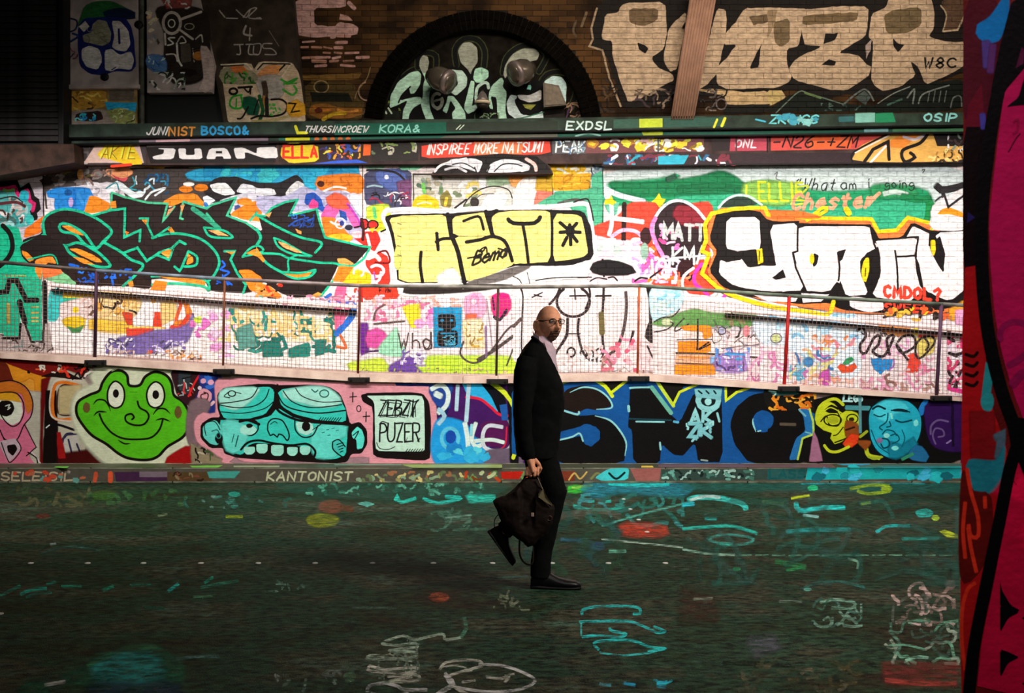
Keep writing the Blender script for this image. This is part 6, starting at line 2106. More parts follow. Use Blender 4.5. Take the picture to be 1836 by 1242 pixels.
# ================================================================ LOWER WALL
Zy = 580
f = F('painted_patch', LOW, 'orange, black and white interlocked strokes left of the green frog', lw, M_LOWPAINT, 0, Zy, K)
f.fill([(-900,100),(280,250),(300,300),(300,1012),(-900,1012)],'#d8842c')
f.fill([(60,290),(300,310),(320,560),(250,800),(250,400),(120,420)],'#dd7c1c', soft=4)
f.fill([(-900,120),(0,240),(60,300),(100,420),(0,440),(-900,440)],'#5a1c10')
f.fill([(150,480),(320,500),(300,1012),(230,1000)],'#a39c8c', soft=4)
f.fill([(300,400),(380,380),(380,1012),(290,1012)],'#5c0c0c', soft=3)
f.fill([(0,250),(560,290),(640,330),(560,420),(300,380),(60,290)],'#6a1210')
f.fill([(370,390),(600,400),(640,620),(560,1012),(330,1012)],'#a8a08c', soft=3)
f.fill([(330,480),(400,480),(420,1012),(310,1012)],'#120a0a', soft=2)
f.line([(560,440),(440,420),(385,470),(390,670),(520,680)],22,'#c8641c')
f.line([(580,410),(430,400),(370,460),(370,660),(520,700)],12,'#b8ac9c')
f.line([(540,450),(450,440),(415,500),(420,640),(520,655)],12,'#3a1c12')
f.fill([(430,460),(580,440),(560,640),(430,640)],'#a8966c', soft=4)
f.fill([(280,380),(440,330),(600,400),(540,400),(380,380)],'#1a0c0a')
f.scrib(200,300,440,350,10,['#c8bcac','#1a100c','#d8502c'],(8,16),3, slant=-.4)
f.line([(520,400),(560,350),(580,390),(610,330),(640,340),(600,390)],12,'#16100f')
f.scrib(430,300,700,380,12,['#a8140f','#c8bcac','#1a0f0f','#c83020'],(10,20),6, slant=-.4)
f.line([(330,740),(400,720),(530,760)],18,'#100c10'); f.line([(520,790),(480,790),(450,830)],20,'#2a2440')
f.fill([(440,830),(560,780),(570,900),(500,950),(460,900)],'#aaa49a')
f.line([(560,790),(470,800),(450,850)],12,'#2c2840'); f.line([(490,830),(520,950)],14,'#2c2840'); f.line([(550,860),(580,940)],14,'#2c2840')
f.fill([(420,940),(700,900),(740,1012),(420,1012)],'#3c0a0a', soft=5)
f.fill([(410,780),(430,780),(470,960),(420,960)],'#8c1414', soft=2)
f.line([(330,745),(355,725)],8,'#d8d0c8')

f = F('painted_figure', LOW, 'one-eyed pink creature with a teardrop shaped head, leftmost on the roadside wall', lw, M_LOWPAINT, 0, Zy, K)
f.fill([(-120,480),(-20,420),(100,410),(190,460),(235,560),(225,660),(180,720),(260,890),(200,940),(260,1012),(-120,1012)],'#c0617c')
f.fill([(-40,440),(90,420),(180,470),(230,560),(200,640),(160,500),(60,490),(-40,510)],'#b4611c', soft=3)
f.line([(-60,440),(0,415),(100,410),(190,460),(235,560),(222,660),(170,730),(120,830),(40,830),(0,760)],9, BK)
f.fill([(-60,520),(40,495),(110,500),(155,550),(165,640),(140,700),(90,730),(30,690),(-60,660)],'#c9cfb4')
f.fill([(-60,520),(40,495),(120,510),(150,560),(90,545),(0,540)],'#dc8c1c', soft=3)
f.line([(-60,510),(40,490),(120,500),(165,560),(170,640),(140,710),(90,735),(40,700),(0,640)],9, BK)
f.blob(40,605,62,58, BK); f.line([(40,590),(70,580),(60,600),(75,600),(55,615)],7,'#c8c8b8')
f.line([(175,720),(260,885),(190,945)],8, BK, smooth=False); f.line([(230,920),(290,1000)],10,'#c8b0b0'); f.line([(200,920),(260,960),(270,1010)],9, BK)
f.fill([(0,840),(120,820),(155,890),(100,960),(60,990),(0,880)],'#b09aa0')
f.fill([(50,870),(110,860),(130,900),(90,945),(60,920)], BK)
f.line([(10,850),(50,960),(80,990),(150,900),(120,830)],8, BK); f.line([(0,760),(30,830)],7, BK)

f = F('painted_face', LOW, 'green smiling frog face with round white eyes on the roadside wall', lw, M_LOWPAINT, 0, Zy, K)
f.jit = 0.5
f.fill([(690,330),(1230,340),(1280,480),(1400,560),(1420,700),(1360,860),(1180,1000),(820,1012),(640,880),(560,760),(520,620),(560,500),(680,430)],'#b9bca0', soft=8)
FG = '#4aa316'
frog = [(560,560),(640,510),(710,480),(735,420),(790,350),(860,335),(910,370),(925,440),(1000,440),(1040,380),(1110,345),(1190,370),(1230,430),(1245,510),(1310,560),(1355,640),(1360,720),(1310,810),(1200,880),(1130,950),(1050,975),(930,965),(850,930),(760,860),(660,800),(590,720),(548,640)]
f.fill(frog, FG, smooth=True)
f.line(frog, 20, BK, closed=True)
f.fill([(770,500),(790,440),(830,415),(875,450),(890,520),(870,580),(820,600),(780,570)],'#cdd6b0', smooth=True)
f.line([(770,500),(790,440),(830,412),(878,450),(892,520),(870,585),(820,603),(778,570)],13, BK, closed=True)
f.fill([(1050,510),(1070,450),(1115,420),(1160,450),(1175,520),(1155,575),(1110,598),(1070,575)],'#cdd6b0', smooth=True)
f.line([(1050,510),(1070,448),(1115,416),(1162,448),(1178,520),(1157,580),(1110,602),(1067,578)],13, BK, closed=True)
f.blob(830,500,22,30, BK, wob=0.02); f.blob(1115,508,24,32, BK, wob=0.02)
f.blob(620,600,24,36,'#5c4a24', soft=3); f.blob(1275,635,24,42,'#5c4a24', soft=3)
f.line([(670,575),(700,545),(750,550),(780,590),(790,620)],12, BK, taper=True)
f.line([(675,655),(705,630),(760,632)],12, BK, taper=True)
f.line([(712,645),(740,710),(800,780),(880,820),(980,828),(1080,815),(1140,760),(1165,690)],14, BK)
f.line([(1120,690),(1165,680),(1215,698)],12, BK, taper=True)
f.line([(1098,648),(1130,610),(1180,610),(1215,640)],12, BK, taper=True)
f.line([(985,555),(1000,600),(1050,630),(1065,670),(1030,720),(960,725),(905,700),(900,660),(940,645),(960,670),(945,685)],14, BK)
f.line([(850,835),(890,858),(930,858)],11, BK, taper=True)
f.line([(930,490),(980,490)],5,'#2f7a10')
f.line([(800,340),(850,320)],4,'#8aa468')

f = F('painted_patch', LOW, 'dark red and blue patch with pink dots between frog and turquoise face', lw, M_LOWPAINT, 0, Zy, K)
f.fill([(1240,330),(1440,350),(1480,540),(1440,700),(1400,620),(1290,540),(1250,440)],'#2a1418', soft=2)
f.fill([(1280,350),(1360,360),(1350,500),(1290,480)],'#2a3034', soft=3)
f.scrib(1270,360,1400,520,12,['#a8b0a8','#e03030','#16100f','#8a9090'],(6,12),6)
f.line([(1440,350),(1390,430),(1350,520)],14,'#c01c20')
f.fill([(1430,360),(1580,380),(1560,640),(1440,660),(1400,560),(1440,450)],'#1c2a6c', soft=3)
f.blots(1480,380,1570,450,3,['#2c5aa8'],(26,40),4)
f.blob(1455,410,20,18,'#d88ca0'); f.blob(1510,420,22,20,'#d88ca0'); f.blob(1430,460,14,14,'#c8b0b8')
f.blob(1465,520,52,56,'#d8848c'); f.line([(1460,490),(1490,505),(1480,545),(1445,540),(1440,510),(1470,500)],9,'#2a1418')
f.line([(1510,580),(1530,560)],22,'#d8a0a8'); f.line([(1440,600),(1430,650)],22,'#c8b8c0'); f.line([(1380,600),(1370,680)],10,'#8a8a9c')
f.fill([(1370,560),(1500,570),(1420,760),(1400,900),(1340,800)],'#6a5458', soft=4)
f.fill([(1200,960),(1330,880),(1370,880),(1380,1012),(1180,1012)],'#8c0f10', soft=3)
f.fill([(1370,860),(1480,940),(1700,1012),(1380,1012)],'#7a6c54', soft=4)
f.scrib(1400,880,1560,1000,12,['#3a4c28','#a89c84','#16140f'],(8,16),8)

f = F('painted_face', LOW, 'turquoise square face with knobbly brows and big teeth on a pink ground', lw, M_LOWPAINT, 460, Zy, K)
f.jit = 0.6
PKB = '#d2818a'
f.fill([(-290,420),(-220,400),(0,400),(100,420),(830,430),(1200,440),(1290,520),(1290,980),(1200,1005),(-100,1005),(-240,960),(-330,900),(-420,840),(-440,700),(-380,640),(-290,640)], PKB, soft=3)
f.fill([(0,1000),(-150,960),(-100,1012),(800,1012),(800,960)],'#8a6a70', soft=3)
TQ, TQ2, TQ3 = '#2fb0a0','#8fcab8','#147a76'
f.fill([(-280,500),(-230,455),(0,430),(120,432),(160,440),(400,435),(520,450),(600,500),(640,600),(670,720),(740,700),(790,760),(795,860),(750,930),(680,930),(650,990),(560,1000),(0,970),(-140,960),(-230,930),(-240,890),(-330,890),(-400,820),(-400,720),(-330,670),(-260,670),(-280,600)], BK)
f.fill([(-265,690),(-200,690),(0,690),(100,660),(150,600),(280,680),(640,730),(650,800),(640,940),(560,970),(400,960),(430,930),(380,880),(200,870),(0,850),(-60,870),(-100,940),(-200,920),(-230,870)], TQ)
f.fill([(430,740),(640,740),(630,800),(560,830),(540,880),(570,940),(440,950),(400,870)],'#52bcae', soft=6)
f.fill([(-240,720),(-160,700),(-60,760),(-120,900),(-210,900)],'#58bdb0', soft=5)
# caps
f.fill([(-262,500),(-225,470),(0,455),(90,450),(130,480),(120,570),(60,650),(-60,680),(-230,680),(-262,620)], TQ)
f.fill([(-255,490),(-215,468),(-20,460),(20,470),(-60,560),(-150,610),(-255,570)], TQ2, soft=4)
f.line([(-265,580),(-150,600),(-20,590),(60,540),(90,470)],8, BK); f.line([(-262,570),(-160,560),(-40,530),(10,460)],8, BK)
f.line([(-262,630),(-100,640),(50,610),(120,560)],7, BK)
f.ring(-175,500,26,20,8, BK); f.line([(-200,490),(-230,520),(-190,530)],7, BK); f.line([(-150,490),(-110,500)],6, BK)
f.fill([(150,500),(190,465),(400,450),(530,470),(600,540),(640,620),(640,705),(450,690),(280,650),(180,590)], TQ)
f.fill([(190,490),(400,455),(520,475),(600,560),(480,590),(330,560),(200,520)], TQ2, soft=5)
f.line([(150,500),(200,580),(300,620),(450,640),(640,620)],10, BK)
f.line([(190,480),(260,560),(400,600),(610,580)],8, BK); f.line([(280,462),(330,520),(460,560),(610,555)],7, BK)
f.ring(485,500,32,26,8,'#0c4a46'); f.blob(487,496,22,16,'#7fcdb8'); f.line([(395,470),(420,490),(440,475)],8,'#0c4a46')
f.line([(140,600),(180,640),(300,690),(480,710),(660,720)],18, BK)
f.line([(130,480),(150,440)],20, BK)
for i in range(9): f.line([(440 + i * 18,700),(462 + i * 18,672)],6, BK)
# left ear, right ear
f.fill([(-385,740),(-350,700),(-290,690),(-250,740),(-240,820),(-280,870),(-330,860),(-380,810)],'#52b6aa')
f.line([(-360,800),(-370,720),(-300,700),(-260,760)],7, BK); f.blob(-268,820,28,40, BK); f.ring(-270,800,16,20,5,'#2f9088')
f.line([(-320,770),(-280,760),(-260,800)],6,'#0c3a38')
f.fill([(680,780),(720,735),(755,760),(775,820),(760,890),(720,900),(715,830),(690,820)],'#4cc0b0'); f.line([(690,800),(730,770),(700,830)],8, BK)
f.fill([(545,850),(580,830),(630,880),(600,930),(550,900)],'#3aa89c'); f.line([(545,845),(590,830),(635,880)],9, BK)
for i in range(4): f.line([(575 + i * 8,865 + i * 18),(620,850 + i * 20)],7, BK)
f.line([(545,850),(550,900),(610,950),(650,960)],10, BK)
# eyes, nose
f.line([(-60,690),(0,700),(10,760),(-40,800),(-110,770)],10, BK); f.blob(-60,760,60,36,'#8fcab8'); f.blob(-50,730,24,16, BK); f.line([(-120,700),(-60,690),(20,720)],20, BK)
f.fill([(280,700),(400,710),(410,770),(360,800),(300,780)],'#9acdb8'); f.blob(355,735,30,34, BK); f.line([(275,690),(280,760),(330,810),(400,800),(440,730)],10, BK)
for i in range(6): f.line([(400 + i * 10,760 - i * 6),(430 + i * 8,740 - i * 6)],5, BK)
f.line([(80,760),(85,710),(120,680),(180,690),(215,740),(235,800),(220,835),(190,800),(160,790),(150,810),(120,790),(100,800),(80,760)],10, BK)
f.line([(100,720),(130,700),(150,712)],6, BK)
for (x_, y_) in ((500,760),(540,750),(570,765),(510,800),(470,780)): f.line([(x_, y_),(x_ + 18, y_ - 4)],5,'#0c4a46')
# mouth and teeth
f.line([(-110,900),(-60,850),(20,835),(120,855),(250,870),(360,860),(420,910),(410,960)],16, BK)
f.fill([(-60,880),(20,860),(380,880),(400,960),(0,960),(-80,930)], BK)
for (x0_, x1_, y0_, y1_) in ((-90,-10,880,935),(0,80,860,928),(105,195,868,945),(220,295,882,945),(310,385,876,938)):
    f.fill([(x0_, y0_),(x1_, y0_),(x1_, y1_ - 20),(x1_ - 20, y1_),(x0_ + 20, y1_),(x0_, y1_ - 20)],'#86cbb4')
f.line([(-130,800),(-150,880)],8,'#0c4a46'); f.line([(-160,790),(-175,850)],6,'#0c4a46')
# crosses on the pink
for (x_, y_) in ((690,525),(785,665)):
    f.line([(x_ - 22, y_),(x_ + 26, y_ - 4)],8, BK); f.line([(x_, y_ - 34),(x_ - 2, y_ + 36)],8, BK)
f.ring(732,608,15,22,7, BK)

f = F('painted_sign', LOW, 'pale green speech square with black scrawled lettering beside the turquoise face', lw, M_LOWPAINT, 460, Zy, K)
f.jit = 0.6
f.fill([(745,510),(800,495),(1100,490),(1190,500),(1235,560),(1250,700),(1245,960),(1200,980),(870,960),(830,930),(835,600),(760,560)], BK)
f.fill([(785,515),(860,515),(1180,512),(1200,560),(1205,900),(1180,915),(880,912),(850,890),(845,580),(830,545)],'#a9c6b4')
SGN = '#141515'
f.text('ZEBZI',878,548,110,11, SGN, cw=44, adv=56, skew=.1, seed=9, wob=4)
f.text('ZEBZIA',880,566,100,6, SGN, cw=40, adv=48, skew=.2, seed=2, wob=5)
f.line([(1090,545),(1130,560),(1160,545),(1140,570),(1125,620),(1120,670)],9, SGN)
f.text('PUZER',880,712,130,12, SGN, cw=46, adv=60, skew=.02, seed=5, wob=4)
f.line([(880,720),(900,700),(940,712)],7, SGN)
f.line([(860,850),(880,890),(940,900),(990,880)],6, SGN)
for i in range(8): f.line([(1062 + i * 18,922),(1084 + i * 18,896)],6, SGN)
f.line([(1070,840),(1080,815)],5, SGN); f.line([(1150,840),(1170,820)],7, SGN)

f = F('graffiti_letters', LOW, 'white LOVE style spray writing over violet and blue swirls left of the man', lw, M_LOWPAINT, 460, Zy, K)
f.fill([(1290,440),(1560,420),(1836,440),(2050,440),(2050,1012),(1290,1000)],'#3a1450')
f.fill([(990,425),(1300,430),(1310,450),(1000,445)],'#1c2c70')
f.fill([(1290,560),(1380,540),(1360,640),(1300,660)],'#101c4c', soft=3)
f.fill([(1240,450),(1400,430),(1380,520),(1380,600),(1290,580)],'#1f3a80', soft=3)
f.fill([(1290,700),(1480,710),(1560,820),(1640,860),(1660,990),(1290,1000)],'#1c84c4', soft=4)
f.fill([(1470,420),(1620,425),(1720,560),(1730,640),(1640,560),(1500,500)],'#2494d0')
f.line([(1500,525),(1600,540),(1680,600),(1740,650),(1836,660)],20,'#c01c34')
f.fill([(1600,425),(1700,425),(1780,520),(1800,680),(1720,620),(1680,520)],'#0c0c14')
f.line([(1680,420),(1780,500),(1836,590),(1860,700)],34,'#b8c428')
f.fill([(1740,580),(1790,570),(1800,700),(1760,730)],'#1c4c8c')
f.fill([(1600,700),(1836,690),(1836,900),(1760,880),(1620,880)],'#4a1244')
f.line([(1790,740),(1780,860),(1740,900)],10,'#b81c34')
WH = '#b8d4dc'
f.line([(1250,470),(1320,440),(1370,490),(1360,580),(1300,640)],30, WH, soft=3)
f.line([(1280,500),(1320,520)],40, WH, soft=4)
f.line([(1440,440),(1430,620)],24,'#9ab4c8', soft=3); f.line([(1520,430),(1500,700)],26,'#9ab4c8', soft=3)
f.line([(1300,610),(1345,660),(1300,720)],26,'#8ab0d0', soft=3)
f.ring(1385,820,60,72,24,'#4ca4d8', soft=4); f.blob(1390,810,34,44,'#143c90', soft=5)
f.line([(1490,710),(1510,820),(1515,930)],30, WH, soft=3); f.line([(1570,710),(1540,820),(1570,880),(1620,860)],26, WH, soft=3)
f.line([(1540,720),(1535,800)],16,'#7ab8dc', soft=3)
f.line([(1760,740),(1660,730),(1620,790),(1630,880),(1700,910),(1800,900),(1836,830)],24,'#b4b8cc', soft=3)
f.line([(1560,840),(1680,830),(1770,850)],24, WH, soft=3)
f.line([(1810,690),(1836,780),(1820,900)],26,'#8a98a8', soft=3)
f.fill([(1640,920),(1800,900),(1900,940),(1900,1005),(1640,1000)],'#5a4c5c', soft=4)
f.blots(1300,880,1640,980,10,['#2c98d4','#1870b0','#4cb0dc'],(30,60),6)
f.fill([(1800,440),(1870,440),(1870,1010),(1820,1010)],'#0c0a10', soft=3)
f.line([(1680,420),(1780,500),(1840,600),(1862,700)],26,'#b8c428')
f.line([(1836,960),(1860,890)],28,'#b8c428')

f = F('graffiti_letters', LOW, 'large black SMO letters on deep blue with yellow edging right of the man', lw, M_LOWPAINT, 920, Zy, K)
f.jit = 0.7
BL = '#11467f'
f.fill([(-10,420),(300,400),(830,400),(1380,430),(1836,470),(2200,520),(2240,1012),(-10,1012)], BL)
f.fill([(600,410),(815,400),(700,500)],'#14100c'); f.fill([(1040,410),(1330,430),(1220,450),(1150,590)],'#14100c')
f.fill([(1520,440),(1690,450),(1520,550)],'#14100c')
yel = '#b8c41e'
f.line([(350,425),(400,410)],16, yel); f.line([(590,405),(660,450),(710,520)],26, yel)
f.line([(815,405),(700,495)],20, yel); f.line([(1030,415),(1080,490),(1148,590)],24,'#a8bc34')
f.line([(1145,580),(1190,490),(1330,430)],18, yel, smooth=False); f.line([(1520,445),(1522,550),(1600,490),(1690,460)],18, yel, smooth=False)
Sk = '#0c0a0a'
# S
f.fill([(330,520),(400,460),(500,440),(600,455),(680,520),(710,590),(600,620),(520,605),(460,640),(350,610),(320,560)],'#1a100c')
f.fill([(300,640),(360,620),(460,660),(600,650),(700,690),(780,780),(815,870),(790,1000),(300,1000),(300,840),(430,800),(490,790),(510,860),(560,880),(620,820),(600,740),(520,715),(440,750),(300,780)], Sk)
f.fill([(310,780),(450,745),(540,715),(620,760),(620,830),(560,875),(510,860),(490,800),(320,840)], BL)
# M
f.fill([(835,450),(990,450),(1130,650),(1190,710),(1300,480),(1490,470),(1500,990),(1320,990),(1300,850),(1210,950),(1150,940),(1060,860),(1050,1000),(860,1000),(850,760),(820,740),(830,640)], Sk)
f.line([(830,680),(1130,690)],12,'#14343c')
f.fill([(1060,860),(1150,940),(1220,945),(1300,850),(1325,1000),(1270,1000),(1260,960),(1110,960),(1100,1000),(1060,1000)], BL)
# O
f.fill([(1836,485),(1700,510),(1590,600),(1550,720),(1580,860),(1690,1000),(2100,1000),(2120,860),(2120,620),(2040,540),(1940,500)], Sk)
f.blob(1790,705,78,72, BL, wob=0.02); f.fill([(1836,640),(1876,680),(1870,740),(1810,775)], BL)
LT = '#7ab4b4'
f.line([(410,490),(500,455),(600,470),(680,530),(705,600),(600,612)],12, LT, taper=True)
f.line([(350,618),(460,650),(470,630)],14, LT); f.line([(590,660),(690,690),(760,760),(808,850),(800,940)],13, LT, taper=True)
f.line([(315,835),(420,810),(475,785),(500,840)],12, LT); f.line([(835,460),(900,455),(985,455)],14, LT)
f.line([(990,455),(1070,560),(1130,640)],30,'#5a9a84'); f.line([(880,700),(1080,703)],12, LT)
f.line([(825,590),(828,625)],20, LT); f.line([(1150,700),(1180,705)],18,'#4c94b0'); f.line([(1460,640),(1475,700)],16, LT)
f.line([(1050,850),(1055,900)],14, LT); f.line([(1280,840),(1295,825)],16, LT); f.line([(1345,975),(1390,980)],12,'#7a8a84')
f.line([(1745,640),(1715,700),(1735,770)],12, LT, taper=True); f.line([(1750,770),(1770,765)],10, LT)
f.blob(1395,555,90,80,'#7ab4b4', soft=3); f.blob(1395,555,52,36,'#0c1818', soft=2); f.blob(1395,558,24,26,'#8ac0bc', soft=1)
f.fill([(1300,470),(1490,465),(1480,540),(1310,520)],'#6aa4a8', soft=2)
for i in range(3): f.line([(1325 + i * 55,480),(1350 + i * 50,500)],12,'#0c2020')
f.text('AK',1275,620,90,22,'#7ab4b4', cw=60, adv=84, wob=6, seed=4, soft=1)
f.text('ZK',1258,720,90,26,'#6aa8ac', cw=70, adv=90, wob=8, seed=7, soft=1)
f.scrib(1240,700,1430,830,10,['#6aa4a8','#8ac0bc'],(10,18),9)
# right of the O : orange drip, arm
f.o(1376, Zy, K)
f.fill([(-20,470),(120,450),(330,520),(340,640),(300,620),(100,620),(0,600)],'#10100e', soft=2)
f.scrib(10,510,340,620,26,['#d8741c','#b85a14','#e88c2c','#1a120c'],(12,24),6, slant=.1)
f.fill([(0,480),(60,460),(180,470),(220,500),(60,510)],'#2c5c58', soft=2)
f.line([(10,480),(60,490),(50,510)],10,'#8ab8b4')
f.fill([(230,610),(290,610),(330,700),(330,800),(250,820),(220,970),(150,975),(200,820),(270,770),(260,680)],'#1c5c90')
f.fill([(0,620),(230,620),(260,700),(260,770),(200,820),(150,975),(0,975)],'#0c0a0a')
f.line([(300,610),(325,700),(328,790),(250,820),(215,970)],14,'#9cb43c', smooth=False)
f.line([(225,615),(270,660)],14,'#5c98a0'); f.line([(90,718),(200,722)],18,'#4a4034', soft=3); f.line([(270,775),(310,785)],10,'#5c98a0')
f.blob(-30,690,74,70, BL, wob=0.03)

f = F('painted_face', LOW, 'yellow-green face with goggles and a red mouth on black, beside the blue head', lw, M_LOWPAINT, 1376, Zy, K)
f.fill([(330,500),(1440,540),(1440,1012),(240,1012),(260,820),(340,800)],'#0c0b0a')
f.fill([(330,770),(360,850),(390,980),(300,985)],'#8a5a70', soft=2)
YG = '#a8b01c'
f.fill([(350,720),(340,680),(360,600),(440,560),(500,600),(520,650),(560,625),(640,640),(660,700),(620,760),(560,760),(560,820),(480,860),(450,820),(460,780),(400,760)], YG, soft=1)
f.line([(350,690),(370,600),(430,550),(490,540),(540,580)],22, YG); f.line([(380,700),(420,660),(440,720),(500,730),(520,680),(490,620)],9, BK)
f.fill([(400,620),(450,575),(510,600),(500,640),(440,640)],'#0f0e0a'); f.line([(390,640),(450,600),(530,640)],8, YG)
f.ring(465,690,62,40,10,'#1a1a08'); f.blob(465,690,44,26,'#8c9418', soft=2)
f.ring(605,680,40,32,9,'#1a1a08'); f.blob(600,685,18,14,'#24200c', soft=2)
f.line([(540,740),(500,790),(470,800)],8,'#1a1a08'); f.line([(480,850),(560,820),(610,790)],10,'#1a1a08')
f.fill([(560,700),(640,720),(650,790),(600,830),(560,800)],'#7a3c14', soft=3)
f.fill([(540,860),(600,790),(650,800),(640,850),(600,880),(560,880)],'#d83414', soft=2)
f.line([(560,870),(600,860)],26,'#e84414'); f.line([(560,760),(620,740)],14,'#2a120c')
f.line([(405,870),(440,910),(500,915),(580,880)],20, YG); f.line([(660,850),(700,880),(720,940),(800,960)],26,'#a4ac20', soft=3)
f.line([(660,810),(710,770)],20,'#8c9420'); f.line([(720,950),(760,965),(820,950)],18,'#8c9c20')
f.fill([(640,840),(740,840),(700,900)],'#7a3c14', soft=3)
f.text('LEGS',540,505,50,14,'#9cc4c4', cw=26, adv=36, skew=.2, seed=3)
f.line([(560,600),(730,605)],30,'#3c7c80', soft=3); f.line([(660,520),(662,780)],18,'#4c7c80', soft=3)

f = F('painted_face', LOW, 'turquoise egg-shaped head with closed eyes near the right end of the roadside wall', lw, M_LOWPAINT, 1376, Zy, K)
CY = '#1c94a8'
egg = [(722,650),(750,590),(830,545),(920,530),(1010,555),(1080,620),(1102,700),(1090,800),(1040,890),(960,945),(870,962),(790,920),(740,840),(722,740)]
f.fill(egg, CY, smooth=True)
f.line(egg, 10,'#06161c', closed=True)
f.fill([(760,640),(800,580),(900,550),(1000,600),(900,640),(860,700),(800,680)],'#3cb4c4', soft=6)
f.fill([(880,850),(960,880),(1040,820),(1060,860),(960,940),(880,950)],'#0f6c80', soft=6)
f.line([(750,610),(790,590),(840,610)],14,'#082028'); f.line([(890,620),(950,618),(1010,630)],22,'#082028', taper=True)
f.line([(760,650),(800,665),(840,650)],10,'#0a3c48'); f.line([(915,690),(960,705),(1030,690)],12,'#0a3c48')
f.line([(860,640),(850,700),(800,740),(820,760)],10,'#0a4450'); f.line([(870,700),(880,730),(850,740)],10,'#0a4450')
f.line([(820,790),(850,760),(900,770),(920,800)],9,'#0a4450'); f.line([(820,820),(860,830),(870,870),(830,890),(810,860)],12,'#0a3c48'); f.line([(880,800),(920,790),(940,830),(890,860)],9,'#0a4450')
f.line([(960,760),(980,820),(960,880)],8,'#0a5060'); f.line([(740,760),(790,870),(870,930)],8,'#0a5060')
f.blob(850,800,20,16,'#7cd0d8', soft=3); f.blob(910,890,24,14,'#6cc8d0', soft=4); f.line([(880,640),(890,680)],12,'#6cd0dc', soft=4); f.blob(1060,710,16,22,'#6cc8d4', soft=4)
f.blob(800,835,20,16,'#7a5a80', soft=4)
f.fill([(1080,610),(1120,545),(1150,540),(1110,650),(1095,660)],'#1c6cb0', soft=1)
f.fill([(1060,870),(1100,880),(1150,950),(1130,985),(1080,980),(1000,950)],'#1c5c84', soft=2); f.line([(960,970),(1040,930)],20,'#2c7c5c', soft=3)
f.fill([(1160,560),(1440,550),(1440,880),(1200,880),(1130,700)],'#2a0f44', soft=3)
f.line([(1165,790),(1170,730),(1220,690),(1290,700)],14,'#5a4470'); f.line([(1200,860),(1180,800),(1200,750),(1250,760),(1260,800),(1220,810)],12,'#5a4470'); f.line([(1280,855),(1310,835)],12,'#7a6490')
f.fill([(1310,560),(1330,560),(1335,880),(1315,880)],'#160824')
f.o(0,0,1)
f.fill([(1722,715),(2600,760),(2600,862),(1722,834)],'#241038')

# ---------------------------------------------------------------- kerb paint
f = F('kerb_paint', KF, 'worn writing and coloured patches along the front of the kerb', kb, M_LOWPAINT, 0,0,1)
f.jit = 0.6
f.fill([(-200,840),(1740,840),(1740,862),(-200,862)],'#4a4438')
f.text('SELEISIL',2,846,15,3,'#a89474', cw=14, adv=19, seed=3, skew=.1)
f.blots(0,845,200,862,14,['#a85a3c','#5c8c7c','#8a8070','#b8442c'],(3,7),3, soft=1)
f.line([(172,848),(170,862)],7,'#b8482c'); f.line([(198,848),(198,862)],9,'#c84c2c')
f.fill([(205,846),(300,845),(300,862),(208,863)],'#3c2038'); f.fill([(250,845),(300,845),(300,855),(250,855)],'#6a5a60')
f.fill([(300,846),(380,846),(380,862),(300,862)],'#4c3820')
f.fill([(372,846),(430,845),(420,856),(376,856)],'#3c8c7c', soft=2)
f.scrib(305,846,372,861,12,['#2a1c10','#7a6a48','#6a3c2c'],(2,4),4)
f.text('KANTONIST',478,846,15,3.2,'#a8a884', cw=13, adv=18.5, seed=6, skew=.15)
f.scrib(640,846,830,862,30,['#5c6a44','#8a8450','#8c5c3c','#b8a868','#7a9070'],(3,6),8, slant=-.4)
f.scrib(830,846,950,862,20,['#5c7c44','#a83c1c','#a8b080','#6a3418'],(3,7),9, slant=-.3)
f.fill([(898,846),(938,845),(930,858),(900,858)],'#a81c10', soft=1)
f.fill([(985,845),(1030,844),(1030,862),(990,862)],'#6a2c1c')
f.line([(1020,860),(1030,848),(1040,858),(1052,846)],3,'#b8944c'); f.line([(1060,858),(1070,848),(1078,852)],4,'#6a6a3c')
f.fill([(1066,856),(1090,840),(1128,838),(1126,860),(1080,862)],'#3ca8a4')
f.line([(1092,848),(1105,858),(1120,847)],4,'#101c1c')
f.fill([(1130,840),(1185,839),(1182,862),(1140,862)],'#8c4c44')
f.fill([(1186,842),(1380,841),(1380,860),(1186,861)],'#2c3c34')
f.scrib(1186,843,1360,859,36,['#5c8c7c','#14201c','#8aa898','#3c6454'],(2.5,5),6, slant=-.5)
f.text('LASSY',1380,843,14,4,'#101c1c', cw=12, adv=17, seed=5); f.fill([(1376,840),(1448,840),(1440,860),(1376,860)],'#1c5c58', a=.6)
f.fill([(1448,838),(1740,836),(1740,857),(1444,860)],'#1a9494')
f.blots(1450,840,1730,856,16,['#24a8a8','#1c7c84','#3ca4c4','#145c64'],(6,12),4, soft=2)
f = F('kerb_paint', KT, 'thin smears of green, pink and turquoise on the flat top of the kerb', kb, M_LOWPAINT, 0,0,1)
f.jit = 0.3
f.fill([(-200,831.5),(1740,831.5),(1740,838),(-200,838)],'#3c3c2c')
f.fill([(96,838),(100,836),(124,836),(120,839)],'#5ca43c'); f.fill([(340,835),(400,834),(390,838),(345,838)],'#5c9c34')
f.line([(420,836),(500,836)],3,'#7a7c5c'); f.fill([(600,832),(720,832),(720,834),(600,834)],'#5c7c68')
f.fill([(720,833),(900,833),(900,838),(740,838)],'#7c8c4c', soft=1)
f.fill([(1150,835),(1170,835),(1172,838),(1150,838)],'#c8a43c'); f.fill([(1180,833),(1490,832),(1500,838),(1180,837)],'#5c4444', soft=1)
f.fill([(1500,832),(1560,831.5),(1560,834),(1510,834)],'#2c94b4')
f.fill([(1560,833),(1740,832),(1740,838),(1520,838)],'#3c5c54', soft=1)

